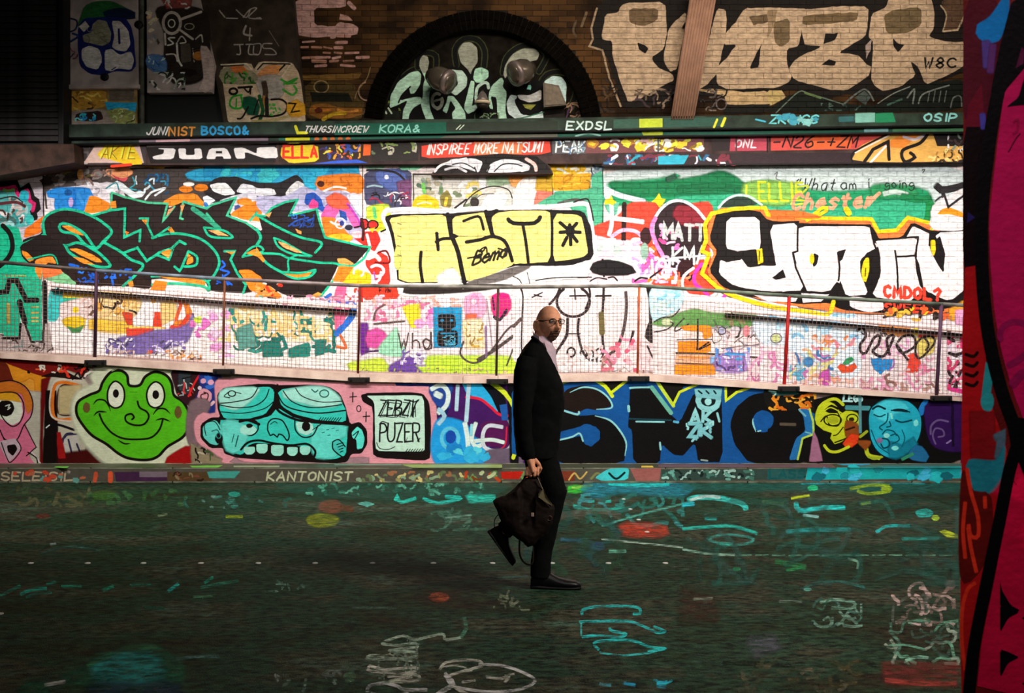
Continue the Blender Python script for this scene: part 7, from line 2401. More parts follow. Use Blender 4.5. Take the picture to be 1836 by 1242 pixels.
# ---------------------------------------------------------------- road paint
f = F('road_writing', GRD, 'turquoise looping tag sprayed on the road in front of the man', fl, M_ROADPAINT, 612,860,1 / 3)
CYR = '#1fb8b0'
f.line([(1295,725),(1300,700),(1380,682),(1520,680),(1600,690),(1605,720),(1570,722)],14, CYR, soft=2)
f.line([(1280,764),(1450,760),(1560,765),(1650,800),(1700,822),(1740,815),(1680,790)],13, CYR, soft=2)
f.line([(1295,845),(1400,838),(1490,848),(1530,830),(1460,815),(1440,800)],14, CYR, soft=2)
f.line([(1290,770),(1290,840)],7,'#2c8c84', soft=3)
f.line([(1385,915),(1360,880),(1420,865),(1560,865),(1660,900),(1740,908),(1680,920),(1650,925)],13, CYR, soft=2)
f.line([(1390,930),(1500,945),(1640,935),(1700,920)],9,'#2c9c94', soft=2)
f.fill([(1700,1090),(1750,1080),(1740,1120),(1700,1115)],'#1c84a8', soft=3); f.line([(1680,1075),(1740,1095),(1780,1080)],10,'#1c8cb0', soft=2)
f.line([(1390,1100),(1450,1105)],12,'#3c8c94', soft=4); f.line([(1520,1095),(1580,1105)],14,'#1c7cb0', soft=4)
f = F('road_drawing', GRD, 'cream outline face drawn on the road at the very front', fl, M_ROADPAINT, 612,860,1 / 3)
CR = '#b0ac8c'
f.line([(530,1020),(560,985),(650,970),(740,975),(760,1000),(730,1010),(620,1040),(570,1060)],13, CR, soft=2)
f.line([(740,995),(860,1000),(960,1030),(1040,1075),(1010,1110),(920,1135),(780,1140),(640,1120),(580,1090),(560,1040)],14,'#c4c0a0', soft=2)
f.line([(560,1050),(600,1100),(540,1140),(500,1170)],24,'#c0bc9c', soft=2)
f.line([(540,1010),(620,1000),(700,1030),(640,1030)],8,'#8a9080', soft=2)
f.line([(780,1060),(850,1070),(900,1060),(880,1090)],14, CR, soft=2); f.line([(880,1055),(930,1045)],10, CR, soft=2); f.line([(650,1090),(720,1080)],12, CR, soft=2)
f.line([(600,1110),(700,1160),(900,1180)],16, CR, soft=2)
f = F('road_writing', GRD, 'pale upright scrawl on the road to the left of the cream face', fl, M_ROADPAINT, 612,860,1 / 3)
PG = '#7f9480'
f.line([(660,740),(670,800),(640,850)],16,'#3c6450', soft=6)
f.line([(640,850),(560,860),(540,830),(400,860),(330,840),(220,880),(300,890),(400,880),(410,900)],12, PG, soft=3)
f.line([(410,900),(260,920),(400,930),(360,960),(150,965),(180,945),(380,975)],12, PG, soft=3)
f.line([(150,1000),(240,1020),(400,1010),(360,1040),(160,1030),(150,1005)],12,'#98a48c', soft=3)
f.line([(250,1060),(400,1050),(410,1080),(260,1085),(380,1060)],12,'#a0a88c', soft=3)
f.line([(140,1140),(150,1110),(230,1095),(300,1110),(340,1130),(460,1130)],16,'#c0b898', soft=3)
f.line([(160,1150),(260,1170),(360,1150)],14,'#c0b898', soft=3)
f.scrib(190,850,420,1090,22,['#5c6c5c','#8a9880','#4c5c4c'],(5,10),5, slant=.1, soft=2)
f.blob(45,1060,30,24,'#3c5c44', soft=8)
f = F('road_patch', GRD, 'turquoise and green cloud of spray on the road at the front left', fl, M_ROADPAINT, 0,860,1 / 3)
f.fill([(340,1070),(480,1010),(520,950),(610,940),(680,910),(850,900),(880,930),(960,990),(980,1070),(900,1100),(520,1110),(400,1090)],'#1c4c34', soft=10, a=.9)
f.fill([(520,1000),(620,960),(800,950),(850,990),(860,1060),(700,1105),(540,1080)],'#1f6c68', soft=14)
f.line([(470,1000),(600,940)],18,'#2c6c44', soft=6, a=.8); f.line([(690,910),(840,900)],20,'#2c5c3c', soft=8, a=.8)
f.line([(240,1105),(300,1095),(350,1085)],18,'#a8b4a0', soft=2)
f.fill([(100,1130),(160,1100),(240,1105),(260,1150),(120,1160)],'#1c4c34', soft=8)
f.fill([(480,1110),(760,1110),(900,1100),(960,1146),(500,1160)],'#1c2c38', soft=12)
f.line([(950,965),(1100,950),(1180,955)],12,'#3c5c54', soft=5)
f = F('road_patch', GRD, 'scattered turquoise dashes and smears on the dark road at left', fl, M_ROADPAINT, 0,860,1 / 3)
TR2 = '#1c8c78'
for P, w_, c_ in (([(0,625),(60,595),(110,570)],14,'#1c6c58'),([(110,615),(180,590),(250,585)],16, TR2),([(140,632),(200,612),(280,608)],10,'#1c6c58'),([(250,562),(300,548)],10,'#1c7060'),([(330,573),(440,572)],10,'#1c7c60'),([(555,595),(610,572)],16,'#1c7c60'),([(700,568),(810,565)],10,'#286450'),([(905,600),(960,560)],14,'#20a090'),([(1100,555),(1145,525)],12,'#1c8c70'),([(1080,580),(1180,560),(1280,545)],14,'#24604c'),([(1040,630),(1140,628)],10,'#3c6c4c'),([(780,690),(880,690)],18,'#1c4c3c'),([(220,395),(380,360),(540,380)],8,'#24443c'),([(1215,198),(1305,198)],12,'#6c7c10'),([(270,348),(300,342)],8,'#6c7c74'),([(850,195),(900,185)],8,'#4c5c44')):
    f.line(P, w_, c_, soft=4)
f.blob(1735,220,86,34,'#5c6410', soft=10)
f.blob(560,85,60,20,'#2c4c18', soft=12)
f.blob(1260,78,30,12,'#1c7464', soft=5)
f.scrib(0,40,480,140,16,['#34381f','#44442c','#2c3c24'],(8,18),4, slant=-.2, soft=5)
f.scrib(400,60,1000,130,14,['#24401f','#2c4c2c'],(8,18),5, slant=-.1, soft=6)
f.blob(1780,145,60,30,'#5c3424', soft=12); f.blob(230,195,36,12,'#4c1c14', soft=6)
f.scrib(940,90,1600,150,16,['#2c5c50','#1f4c40','#4c6c60'],(6,14),7, slant=.05, soft=4)
f.scrib(1440,540,1640,600,8,['#3c5c4c','#4c6c5c'],(6,12),8, soft=4)
f.scrib(1480,1030,1836,1140,10,['#4c5c50','#5c645c'],(8,14),9, slant=0, soft=4)
f.blob(0,718,20,8,'#a8b0a0', soft=3)
f = F('road_patch', GRD, 'band of turquoise and green spray on the road along the kerb behind the man', fl, M_ROADPAINT, 612,860,1 / 3)
f.fill([(-300,15),(800,10),(820,70),(400,90),(-100,80)],'#1c3c30', soft=8, a=.8)
f.line([(290,110),(300,90),(320,120),(400,100)],16,'#1c9c88', soft=3); f.line([(440,100),(520,125),(640,100),(560,90)],16,'#1c9484', soft=3)
f.fill([(670,85),(820,85),(830,115),(690,118)],'#1f9480', soft=4)
f.scrib(-200,20,820,80,36,['#3c7c64','#2c5c4c','#4c8c74','#1c4c3c'],(6,14),6, slant=-.25, soft=3)
f.fill([(90,130),(130,120),(175,130),(140,142)],'#4cac8c', soft=2)
f.line([(0,150),(60,160)],26,'#4c2c18', soft=6)
f.fill([(1220,40),(1260,30),(1320,50),(1260,70),(1220,65)],'#2cb42c', soft=3)
f.line([(1240,45),(1350,30)],12,'#6cb83c', soft=3)
f.fill([(1320,30),(1836,10),(1836,80),(1500,60),(1380,90)],'#1c6470', soft=8)
f.line([(1440,20),(1640,30),(1760,22)],18,'#1c9cb4', soft=4)
f.line([(1250,140),(1330,160),(1440,160),(1520,145)],14,'#1c8c7c', soft=3); f.line([(1330,120),(1360,115)],10,'#1c8c7c', soft=3); f.line([(1420,120),(1450,115)],12,'#1c9484', soft=3)
f.scrib(1240,80,1836,250,26,['#1c5448','#24645c','#1c4c44','#2c6c6c'],(8,18),9, slant=-.1, soft=5)
f.fill([(1500,255),(1540,240),(1740,260),(1750,285),(1680,300),(1520,290)],'#8c2c1c', soft=8)
f.line([(1180,190),(1400,170),(1500,200)],26,'#3c3c30', soft=8)
f.line([(1400,250),(1600,190),(1836,130)],8,'#3c7c6c', soft=3)
f.line([(1400,320),(1600,340),(1836,365)],8,'#7c9484', soft=2); f.line([(1440,385),(1530,385)],14,'#4c8c74', soft=4)
f.line([(1180,320),(1300,330)],14,'#1c4450', soft=5); f.blob(1380,360,30,20,'#1c3c5c', soft=8)
f.blob(525,632,50,22,'#6c3420', soft=8)
f.scrib(400,150,780,280,10,['#2c4c3c','#3c5c4c'],(6,12),11, slant=.1, soft=4)
f.line([(560,205),(700,190)],8,'#4c6c5c', soft=4); f.line([(600,270),(790,265)],10,'#2c4c3c', soft=5)
f.scrib(820,600,1020,700,9,['#5c6450','#4c5844'],(6,12),12, slant=0, soft=3)
f.line([(60,688),(300,692)],10,'#34483c', soft=4); f.line([(780,530),(1000,520)],8,'#2c4c44', soft=4)
f.scrib(1000,150,1500,560,16,['#143c34','#1c4440','#1c3c28'],(16,30),13, slant=.1, soft=12, a=.7)
f = F('road_patch', GRD, 'rippled turquoise, lime and grey smears on the road at right, by the pillar', fl, M_ROADPAINT, 1224,860,1 / 3)
f.fill([(0,5),(1480,5),(1480,60),(700,50),(0,45)],'#1c4c44', soft=8, a=.8)
f.line([(640,15),(900,10),(1300,12)],18,'#1c7c80', soft=5)
f.line([(30,110),(80,95),(200,100),(320,130),(340,160)],24,'#2c9c90', soft=5); f.line([(40,110),(120,90),(200,95)],14,'#8cc0a4', soft=3); f.line([(0,135),(60,130)],20,'#1c8c94', soft=4)
f.blob(700,45,26,14,'#1ca864', soft=4); f.line([(585,100),(680,85)],12,'#8c9c14', soft=2)
f.line([(900,50),(1000,30),(1100,35),(1110,60),(1000,75),(940,60)],14,'#6c8414', soft=4); f.fill([(1070,30),(1110,28),(1112,65),(1075,72)],'#7c9414', soft=3)
f.line([(610,125),(630,165),(760,150),(870,150)],22,'#1c9c98', soft=4); f.line([(650,190),(730,200)],12,'#6cb49c', soft=3)
f.line([(430,118),(540,130)],14,'#5c7c3c', soft=4); f.line([(960,130),(1010,122)],12,'#6c8c24', soft=3)
f.blob(1300,180,46,22,'#1c8478', soft=5); f.blob(1360,205,20,14,'#7c9c24', soft=3)
f.line([(1050,280),(1100,250),(1220,248)],14,'#1c8c88', soft=3); f.line([(1060,272),(1040,280)],14,'#1c9490', soft=3)
f.fill([(1380,275),(1410,272),(1480,300),(1480,312),(1420,305)],'#8ca820', soft=2)
f.line([(0,265),(120,255),(260,250),(400,290)],14,'#1c8c7c', soft=4); f.line([(120,210),(180,212)],12,'#1c8c84', soft=3)
f.line([(130,320),(200,300),(300,300),(380,320),(340,345),(230,350),(140,325)],10,'#2c7468', soft=4); f.line([(200,345),(270,345)],12,'#2c9c88', soft=3)
f.line([(560,280),(700,270),(900,268)],18,'#1c7c78', soft=5); f.line([(1180,318),(1380,315)],14,'#1c6c60', soft=5)
f.line([(0,375),(150,400),(280,405)],10,'#6c9480', soft=3)
for xa_ in range(300,1460,90): f.line([(xa_, 407),(xa_ + 70,405)],6,'#4c7c64', soft=2)
f.line([(500,440),(600,460),(660,470)],24,'#1c5c34', soft=6); f.blob(290,480,20,8,'#1c8c4c', soft=4); f.line([(560,490),(640,470)],14,'#1c6c3c', soft=4)
f.line([(890,425),(940,440),(940,480)],10,'#5c8c74', soft=3)
f.line([(650,590),(700,560),(850,550),(980,580)],12,'#24544c', soft=4); f.blob(672,590,20,8,'#4c8c7c', soft=3)
f.line([(740,660),(820,645),(920,660),(910,690),(800,690)],12,'#5c8470', soft=4); f.line([(520,655),(640,655)],12,'#4c5c50', soft=4)
f.scrib(640,640,960,790,16,['#34564a','#4c6c5c','#2c4c3c'],(6,12),4, slant=0.1, soft=4)
f.scrib(1130,550,1460,780,30,['#6c5c54','#544c44','#8c7c74','#3c443c'],(8,16),5, slant=.15, soft=4)
f.scrib(1080,760,1480,990,22,['#3c5c4c','#4c7c64','#2c4438','#6c7c6c'],(8,14),6, slant=.15, soft=4)
f.line([(1200,975),(1260,955),(1320,960)],14,'#6c9c84', soft=3); f.line([(1110,895),(1200,890),(1300,915)],10,'#4c7c64', soft=3)
f.fill([(1080,1000),(1470,990),(1470,1110),(1100,1090)],'#4c1c18', soft=10, a=.9); f.line([(1090,1080),(1300,1100),(1470,1095)],16,'#742c24', soft=6)
f.scrib(0,120,1480,560,44,['#1c3c30','#1c4c40','#24443c','#14342c'],(10,24),8, slant=.06, soft=10, a=.7)
f.fill([(0,600),(150,640),(180,740),(0,760)],'#2c1c14', soft=16, a=.8); f.fill([(350,870),(480,850),(520,900),(400,940)],'#34383c', soft=12)
f.line([(220,985),(580,992)],18,'#0c120c', soft=8); f.line([(60,645),(160,640)],12,'#5c6454', soft=4)
f.scrib(300,960,1000,1140,16,['#34301c','#3c3c2c','#2c3424'],(10,20),10, slant=0, soft=6)

# ---------------------------------------------------------------- foreground pillar
f = F('pillar_painting', PILP, 'huge magenta shape in thick black outline on the dark red pillar', pil, M_LOWPAINT, 1700,0,.5)
f.jit = 0.4
RD = '#8a0c10'
f.fill([(54,0),(190,0),(190,300),(160,460),(54,460)],'#3a0a14')
f.fill([(70,380),(120,300),(130,460),(60,460)],'#4c0a18')
f.fill([(52,455),(140,455),(120,600),(100,960),(52,965)],'#0c0406')
f.fill([(52,960),(110,950),(130,1240),(150,1440),(220,1640),(200,1860),(90,2484),(40,2484)], RD)
f.fill([(200,-10),(216,-10),(212,60),(180,145),(130,150),(100,120),(105,90),(150,60)],'#0d5488', soft=2)
f.line([(135,150),(140,240)],26,'#3c2a60', soft=6); f.line([(122,410),(126,460)],18,'#342c70', soft=3); f.line([(160,160),(150,260)],20,'#44204c', soft=5)
f.fill([(96,780),(70,760),(66,800)],'#1c1440')
for yy in (1270,1305,1340,1375): f.line([(62, yy),(90, yy + 8),(104, yy - 6)],12,'#160606')
f.line([(140,1380),(150,1300),(135,1420),(138,1450)],30,'#1c6c70', soft=2); f.blob(140,1440,22,34,'#1f7478', soft=3)
f.fill([(80,1480),(160,1480),(165,1640),(85,1640)],'#6a0c10', soft=5)
f.line([(170,1570),(190,1560),(180,1640)],26,'#3c4c58', soft=5)
f.fill([(75,1650),(170,1650),(200,1600),(190,1700),(160,1760),(80,1765),(70,1700)],'#17606c', soft=3)
f.fill([(48,1700),(90,1760),(150,1780),(150,1950),(100,2060),(42,2060)],'#4a0a08', soft=2)
for P in ([(66,1680),(80,1760),(105,1850),(106,1920),(80,1920),(72,1880)],[(70,1890),(80,1960),(100,2050)],[(60,1800),(52,1900),(60,2000)],[(96,2090),(70,2110),(50,2180),(48,2300),(60,2400)],[(130,1780),(132,1820)]):
    f.line(P, 12,'#b02414', soft=2)
MG = '#c4083c'
f.fill([(290,230),(240,245),(200,330),(180,480),(160,650),(145,800),(150,950),(165,1120),(190,1260),(230,1400),(290,1560),(420,1600),(900,1600),(900,-10),(420,-10)],'#8a0a38')
f.fill([(290,1560),(255,1630),(215,1800),(170,2050),(120,2300),(100,2484),(900,2484),(900,1600)],'#9a082a')
f.blots(240,1750,420,2000,4,['#d40c34'],(60,90),5, soft=40)
f.line([(300,-60),(230,140),(190,280),(160,420),(140,560),(122,720),(118,900),(128,1080),(150,1240),(190,1400),(240,1540),(270,1640),(320,1760)],48,'#050305')
f.line([(260,1560),(220,1680),(180,1880),(130,2120),(90,2330),(70,2520)],46,'#050305')
f.fill([(205,1490),(280,1500),(290,1600),(230,1640)],'#050305')
f.fill([(230,-10),(420,-10),(420,200),(280,235),(200,330),(160,420),(150,330),(190,140)],'#070406')
f.fill([(240,245),(262,170),(272,180),(268,230)],'#3a0c24')
f.fill([(205,385),(250,350),(268,290),(290,240),(420,240),(420,370),(250,378)],'#070406')
f.line([(232,440),(248,430),(246,470),(230,480)],5,'#70082c', soft=3); f.line([(215,545),(240,500),(256,480)],5,'#3c0618')
f.ring(240,1200,56,46,22,'#6a0a34', a0=160, a1=330); f.line([(228,1380),(262,1340),(300,1330)],30,'#6a0a34', soft=2)
f.line([(215,1310),(250,1290),(290,1260)],22,'#6a0a34', soft=2)
for (x_, y_, h_) in ((184,2080,105),(184,2174,80),(184,2335,80)):
    f.fill([(x_, y_),(x_ + 8, y_ + h_ * .35),(x_ + 40, y_ + h_ * .85),(x_ + 70, y_ + h_),(x_ + 66, y_ + h_ * 1.06),(x_, y_ + h_ * .95)] if h_ == 105 else [(x_, y_ - 10),(x_ + 34, y_ + 2),(x_ + 70, y_ + 20),(x_ + 30, y_ + 40),(x_, y_ + h_ + 15)],'#060305')
for (x_, y_) in ((262,2215),(262,2450)): f.fill([(x_, y_),(x_ + 20, y_ - 14),(x_ + 24, y_ + 14)],'#060305')

# link every film; those on cabinets are held by their cabinet
for f in FILMS:
    par = {'c1': (c1, o1),'c2': (c2, o2),'c3': (c3, o3)}.get(f.parent)
    if par:
        f.V = [tuple(Vector(v) - par[1]) for v in f.V]
        f.parent = par[0]
    f.done()

# ================================================================ RAILING
YF = YL + 0.07
RP = [(-500,438),(0,470),(173,485),(403,500),(645,512),(893,515),(1146,512),(1415,530),(1690,545),(2600,600)]


def ylerp(P, x):
    for (xa, ya),(xb, yb) in zip(P, P[1:]):
        if xa <= x <= xb: return ya + (yb - ya) * (x - xa) / (xb - xa)
    return P[-1][1]


rail = tag(empty('ramp_railing', wp(893,670, YF)),'painted steel railing with wire mesh infill along the sloping ramp edge','railing')
RO = Vector(rail.location)
def PM(n, c, v=0.4): return simple(n, c, 0.5, var=v, scale=6, bump=0.2)
MR = [PM('rail_soot','#4a4440'), PM('rail_blue_grey','#6a7480'), PM('rail_pinkish','#8c7c7c'), PM('rail_grey','#807a74'), PM('rail_green_grey','#6c7668')]
for i in range(len(RP) - 1):
    bm = bmesh.new()
    tube(bm, [wp(*RP[i], YF) - RO, wp(*RP[i + 1], YF) - RO],0.021,12)
    bobj('top_rail', bm, MR[[0,0,1,2,3,3,4,4,3][i]], rail, True)
POSTS = [(-160,'#3c2c3c'),(173,'#3a2034'),(403,'#6a3a24'),(645,'#5c2018'),(893,'#3c2c28'),(1146,'#b04a20'),(1415,'#b01c1c'),(1688,'#5a3a54'),(1960,'#5a3a3c')]
LBL = {1146: 'rust-orange post',1415: 'red post',1688: 'mauve post',173: 'dark purple post'}
MBASE = simple('black_bracket',(0.02,0.015,0.014),0.7, bump=0.3)
for px, c in POSTS:
    yt, yb = ylerp(RP, px), ylerp(TOPE, px)
    bm = bmesh.new()
    tube(bm, [wp(px, yt + 1, YF) - RO, wp(px - (3 if px < 1300 else 9), yb + 1, YF) - RO],0.021 if px > 1300 or px < 300 else 0.014,10)
    po = bobj('post', bm, PM('post_paint', c), rail, True)
    if px in LBL: po['label'] = LBL[px]
    bm = bmesh.new()
    c0 = wp(px - 2, ylerp(BOTE, px) - 4, YC) - RO
    bx(bm, c0.x - .12, c0.x + .13, c0.y - .022, c0.y - 0.002, c0.z - .035, c0.z + .025,.006)
    bp_ = bobj('base_plate', bm, MBASE, rail)
    for sx in (-.085,.095):
        bm = bmesh.new()
        q = c0 + Vector((sx, -.022,-.005))
        tube(bm, [q, q + Vector((0,-.012,0))],0.014,6)
        bobj('bolt', bm, M_BLACK, bp_)
bm = bmesh.new()
def strip_(a, b, r):
    d = Vector((0,0, r)) if abs(a.z - b.z) < abs(a.x - b.x) else Vector((r, 0,0))
    vs = [a - d, b - d, b + d, a + d]
    k = Vector((0,.004,0))
    q = [bm.verts.new(v) for v in vs] + [bm.verts.new(v + k) for v in vs]
    for f_ in ((0,1,2,3),(7,6,5,4),(0,4,5,1),(3,2,6,7)): bm.faces.new([q[i] for i in f_])
x = -200.0
while x < 2000:
    a = wp(x, ylerp(RP, x) + (19 if x < 95 or x > 640 else 26), YF - .01) - RO
    strip_(a, wp(x, ylerp(TOPE, x) - 3, YF - .01) - RO, .0021)
    x += 7.3
for k in range(21):
    t = k / 20
    prev = None
    for xx in (-200,0,95,173,403,645,893,1146,1415,1690,2000):
        ya, yb = ylerp(RP, xx) + 22, ylerp(TOPE, xx) - 4
        p_ = wp(xx, ya + (yb - ya) * t, YF - .006) - RO
        if prev is not None: strip_(prev, p_, .0021)
        prev = p_
me_ = bobj('wire_mesh', bm, simple('mesh_wire',(0.17,0.115,0.105),0.6), rail)
me_['kind'] = 'stuff'

# handrails fixed to the wall behind
MH = simple('chalky_pink_rail',(0.75,0.62,0.60),0.6, var=0.35, scale=14)
for nm, P in (('left',[(92,511),(180,517),(400,533),(640,550)]),('right',[(1300,555),(1420,565),(1727,592),(1900,606)])):
    root = tag(empty('wall_handrail', wp(*P[0],13.0)),'chalky pink handrail on the wall under the %s lettering' % ('black wildstyle' if nm == 'left' else 'big white'),'handrail','handrails on the rear wall')
    O = Vector(root.location)
    bm = bmesh.new(); tube(bm, [wp(x, y, 12.98) - O for x, y in P],0.028,12)
    bobj('rail', bm, MH, root, True)
    bm = bmesh.new(); tube(bm, [wp(x, y + 9,13.05) - O for x, y in P],0.022,8)  # black tube standing in for the shadow under the handrail
    bobj('rail_shadow', bm, M_BLACK, root, True)
    for i in range(5):
        x = P[0][0] + 12 + (P[-1][0] - P[0][0] - 24) * i / 4
        y = ylerp(P, x)
        bm = bmesh.new(); tube(bm, [wp(x, y, 12.98) - O, wp(x, y + 6,13.0) - O, wp(x, y + 7,13.09) - O],0.009,8)
        bobj('bracket', bm, M_BLACK, root, True)

# ================================================================ LAMPS IN THE ARCH
MLG = simple('smoky_lamp_glass',(0.13,0.11,0.085),0.22, metal=0.5, var=0.3, scale=6)
MLD = simple('dark_lamp_cap',(0.025,0.018,0.014),0.5)
MLR = simple('lamp_rim',(0.22,0.18,0.17),0.35, metal=0.5)
for (xa, ya),(xb, yb), r, lb in (((775,136),(804,147),21,'drum floodlight with smoky glass in the arch, turned to the right, over the letter E'),((949,124),(924,132),22,'drum floodlight with smoky glass in the arch, turned to the left, over the letter N')):
    root = tag(empty('floodlight', wp(xa, ya, 13.2)), lb, 'lamp','floodlights in the arch')
    O = Vector(root.location)
    A, B = wp(xa, ya, 12.93), wp(xb, yb, 12.83)
    d = (B - A).normalized()
    R = r / FPX * 12.95
    bm = bmesh.new()
    tube(bm, [A + d * t - O for t in (0,.03,.10,.20,.25)],[R * .7, R * .88, R, R, R * .93],28)
    bobj('housing', bm, MLG, root, True)
    bm = bmesh.new(); tube(bm, [B + d * t - O for t in (-.035,.0,.03)],[R * 1.03, R * 1.05, R * .98],28); bobj('rim', bm, MLR, root, True)
    bm = bmesh.new(); tube(bm, [B + d * t - O for t in (.02,.045,.06)],[R * .93, R * .6, R * .2],28); bobj('lens', bm, MLG, root, True)
    bm = bmesh.new(); tube(bm, [A + d * t - O for t in (-.07,-.06,.01)],[R * .35, R * .5, R * .66],20); bobj('back_cap', bm, MLD, root, True)
    bm = bmesh.new(); tube(bm, [A + Vector((0,.02,-R * .4)) - O, wp(xa, ya + r * 1.2,13.12) - O, wp(xa, ya + r, 13.235) - O],.018,10); bobj('bracket', bm, MLD, root, True)
root = tag(empty('bell_lamp', wp(865,190,13.2)),'small bell-shaped wall lamp with cream collar between the two drum floodlights','lamp')
O = Vector(root.location)
C0 = wp(865,182,13.05) - O
bm = bmesh.new(); tube(bm, [C0 + Vector((0,0, z)) for z in (.13,.10,.04,0)],[.02,.045,.07,.10],20); bobj('shade', bm, MLR, root, True)
bm = bmesh.new(); tube(bm, [C0 + Vector((0,0, z)) for z in (.0,-.035)],[.105,.10],20); bobj('collar', bm, simple('cream_collar',(0.6,0.5,0.35),0.5), root, True)
bm = bmesh.new(); tube(bm, [C0 + Vector((0,0, z)) for z in (-.03,-.08,-.11)],[.085,.07,.02],20); bobj('bulb_cage', bm, MLD, root, True)
bm = bmesh.new(); tube(bm, [C0 + Vector((0,0,.12)), C0 + Vector((0,.08,.16)), C0 + Vector((0,.18,.10))],.014,8); bobj('arm', bm, MLD, root, True)
root = tag(empty('junction_box', wp(992,165,13.15)),'brownish grey box fixed in the right side of the arch','box')
O = Vector(root.location)
bm = bmesh.new(); prism(bm, [(974,148),(1002,153),(1016,188),(975,192)],13.1,13.235)
bmesh.ops.recalc_face_normals(bm, faces=bm.faces)
for v in bm.verts: v.co -= O
bobj('box_body', bm, simple('box_grey',(0.14,0.11,0.085),0.6, var=0.2), root)
bm = bmesh.new(); prism(bm, [(977,151),(1000,156),(1012,186),(978,189)],13.09,13.1)
bmesh.ops.recalc_face_normals(bm, faces=bm.faces)
for v in bm.verts: v.co -= O
bobj('box_lid', bm, simple('box_lid_grey',(0.17,0.135,0.10),0.6, var=0.2), root)

# white studs set in the road
MS = simple('white_stud',(0.75,0.75,0.7),0.4)
st0 = None
row1 = [(x, 1010) for x in (55,157,257,360,463,565,668,777,883,990,1091,1193)]
row2 = [(1118,895),(1130,913),(1145,932),(1160,954)]
for i, (x, y) in enumerate(row1 + row2):
    if st0 is None:
        bm = bmesh.new()
        tube(bm, [(0,0,0),(0,0,.004),(0,0,.007)],[.02,.02,.012],12)
        o = st0 = bobj('road_stud', bm, MS)
    else: o = link(st0.copy())
    p = GRD.place(x, y, 0)
    o.location = (p[0], p[1],0.001)
    n_ = 'first second third fourth fifth sixth seventh eighth ninth tenth eleventh twelfth'.split()
    if i < len(row1): tag(o, 'white stud in the long row across the road, %s from the far left' % n_[i],'stud','road studs in the long row')
    else: tag(o, 'white stud in the short line right of the man, %s from the kerb' % n_[i - len(row1)],'stud','road studs toward the kerb')

# ================================================================ THE MAN
YP = 6.35
def pm(x, y, dy=0.0):
    v = wp(x, y, YP)
    return Vector((v.x, YP + dy, v.z))
PXM = YP / FPX
man = tag(empty('person', pm(978,1048)),'bald man with glasses and goatee, black suit, pale shirt, walking with a bag','person')
MO = Vector((man.location.x, YP, 0))
man.location = MO


def remesh(name, bm, vox, mat, parent, sm=3, disp=0.0, off=MO):
    me = bpy.data.meshes.new(name)
    for v in bm.verts: v.co -= off
    bmesh.ops.recalc_face_normals(bm, faces=bm.faces)
    bm.to_mesh(me); bm.free()
    t = bpy.data.objects.new(name, me)
    COL.objects.link(t)
    m = t.modifiers.new('r','REMESH'); m.mode = 'VOXEL'; m.voxel_size = vox; m.use_smooth_shade = True
    if sm:
        s_ = t.modifiers.new('s','SMOOTH'); s_.iterations = sm; s_.factor = 0.5
    if disp:
        tx = bpy.data.textures.new(name, 'CLOUDS'); tx.noise_scale = 0.09
        d_ = t.modifiers.new('d','DISPLACE'); d_.texture = tx; d_.strength = disp; d_.mid_level = 0.5
    dg = bpy.context.evaluated_depsgraph_get()
    me2 = bpy.data.meshes.new_from_object(t.evaluated_get(dg))
    bpy.data.objects.remove(t)
    me2.name = name
    me2.materials.clear(); me2.materials.append(mat)
    for p in me2.polygons: p.use_smooth = True
    return link(bpy.data.objects.new(name, me2), parent)


HC = pm(984,580.5,-.01)
YAW = math.radians(30)
HF = Vector((math.sin(YAW),-math.cos(YAW),-0.03)).normalized()
HS = Vector((math.cos(YAW), math.sin(YAW),0))       # toward the viewer's right
HU = HS.cross(HF).normalized()
if HU.z < 0: HU = -HU
def hp(s, f, h): return HC + HS * s + HF * f + HU * h
def ga(a, w): return math.exp(-(a / w) ** 2)


def headpt(u, v, off=0.0):
    """u 0..2pi around, v 0..pi from the crown"""
    f, s, h = math.sin(v) * math.cos(u), math.sin(v) * math.sin(u), math.cos(v)
    S, Fd, H = s * .076, f * (.097 if f > 0 else .102), h * .115
    if H < 0:
        t = min(1,-H / .115)
        S *= 1 - .24 * t ** 1.5
        if f < 0: Fd *= 1 - .45 * t
        else: Fd *= 1 - .04 * t; 
    S *= 1 - .05 * max(0, h - .3)
    if f > 0:
        w_ = max(0, f)
        g = 0
        g += .030 * ga(S, .012) * ga(H + .028,.017) + .014 * ga(S, .009) * ga(H - .002,.024)
        g += .007 * ga(H - .035,.010) * ga(abs(S) - .028,.026)
        g -= .012 * ga(abs(S) - .031,.014) * ga(H - .015,.011)
        g += .005 * ga(abs(S) - .045,.016) * ga(H + .026,.016)
        g += .007 * ga(S, .024) * (ga(H + .058,.006) + ga(H + .070,.006)) - .003 * ga(S, .02) * ga(H + .064,.003)
        g += .014 * ga(S, .024) * ga(H + .100,.018)
        g += .004 * ga(S, .04) * ga(H + .06,.03)
        Fd += g * min(1, w_ * 1.6)
        Fd = min(Fd, .092) if g < .006 else Fd
    k = 1 + off / .09
    return hp(S * k, Fd + (off if f > 0 else -off), H * (1 + off / .2))


def headgrid(bm, nu=72, nv=56, off=0.0, mask=None):
    R_ = [[None] * nu for _ in range(nv + 1)]
    for j in range(nv + 1):
        for i in range(nu):
            R_[j][i] = bm.verts.new(headpt(2 * math.pi * i / nu, math.pi * (j + .001) / (nv + .002), off))
    for j in range(nv):
        for i in range(nu):
            q = (R_[j][i], R_[j][(i + 1) % nu], R_[j + 1][(i + 1) % nu], R_[j + 1][i])
            if mask is None or mask(sum((v.co for v in q), Vector()) / 4): bm.faces.new(q)
    if mask: bmesh.ops.delete(bm, geom=[v for v in bm.verts if not v.link_faces], context='VERTS')


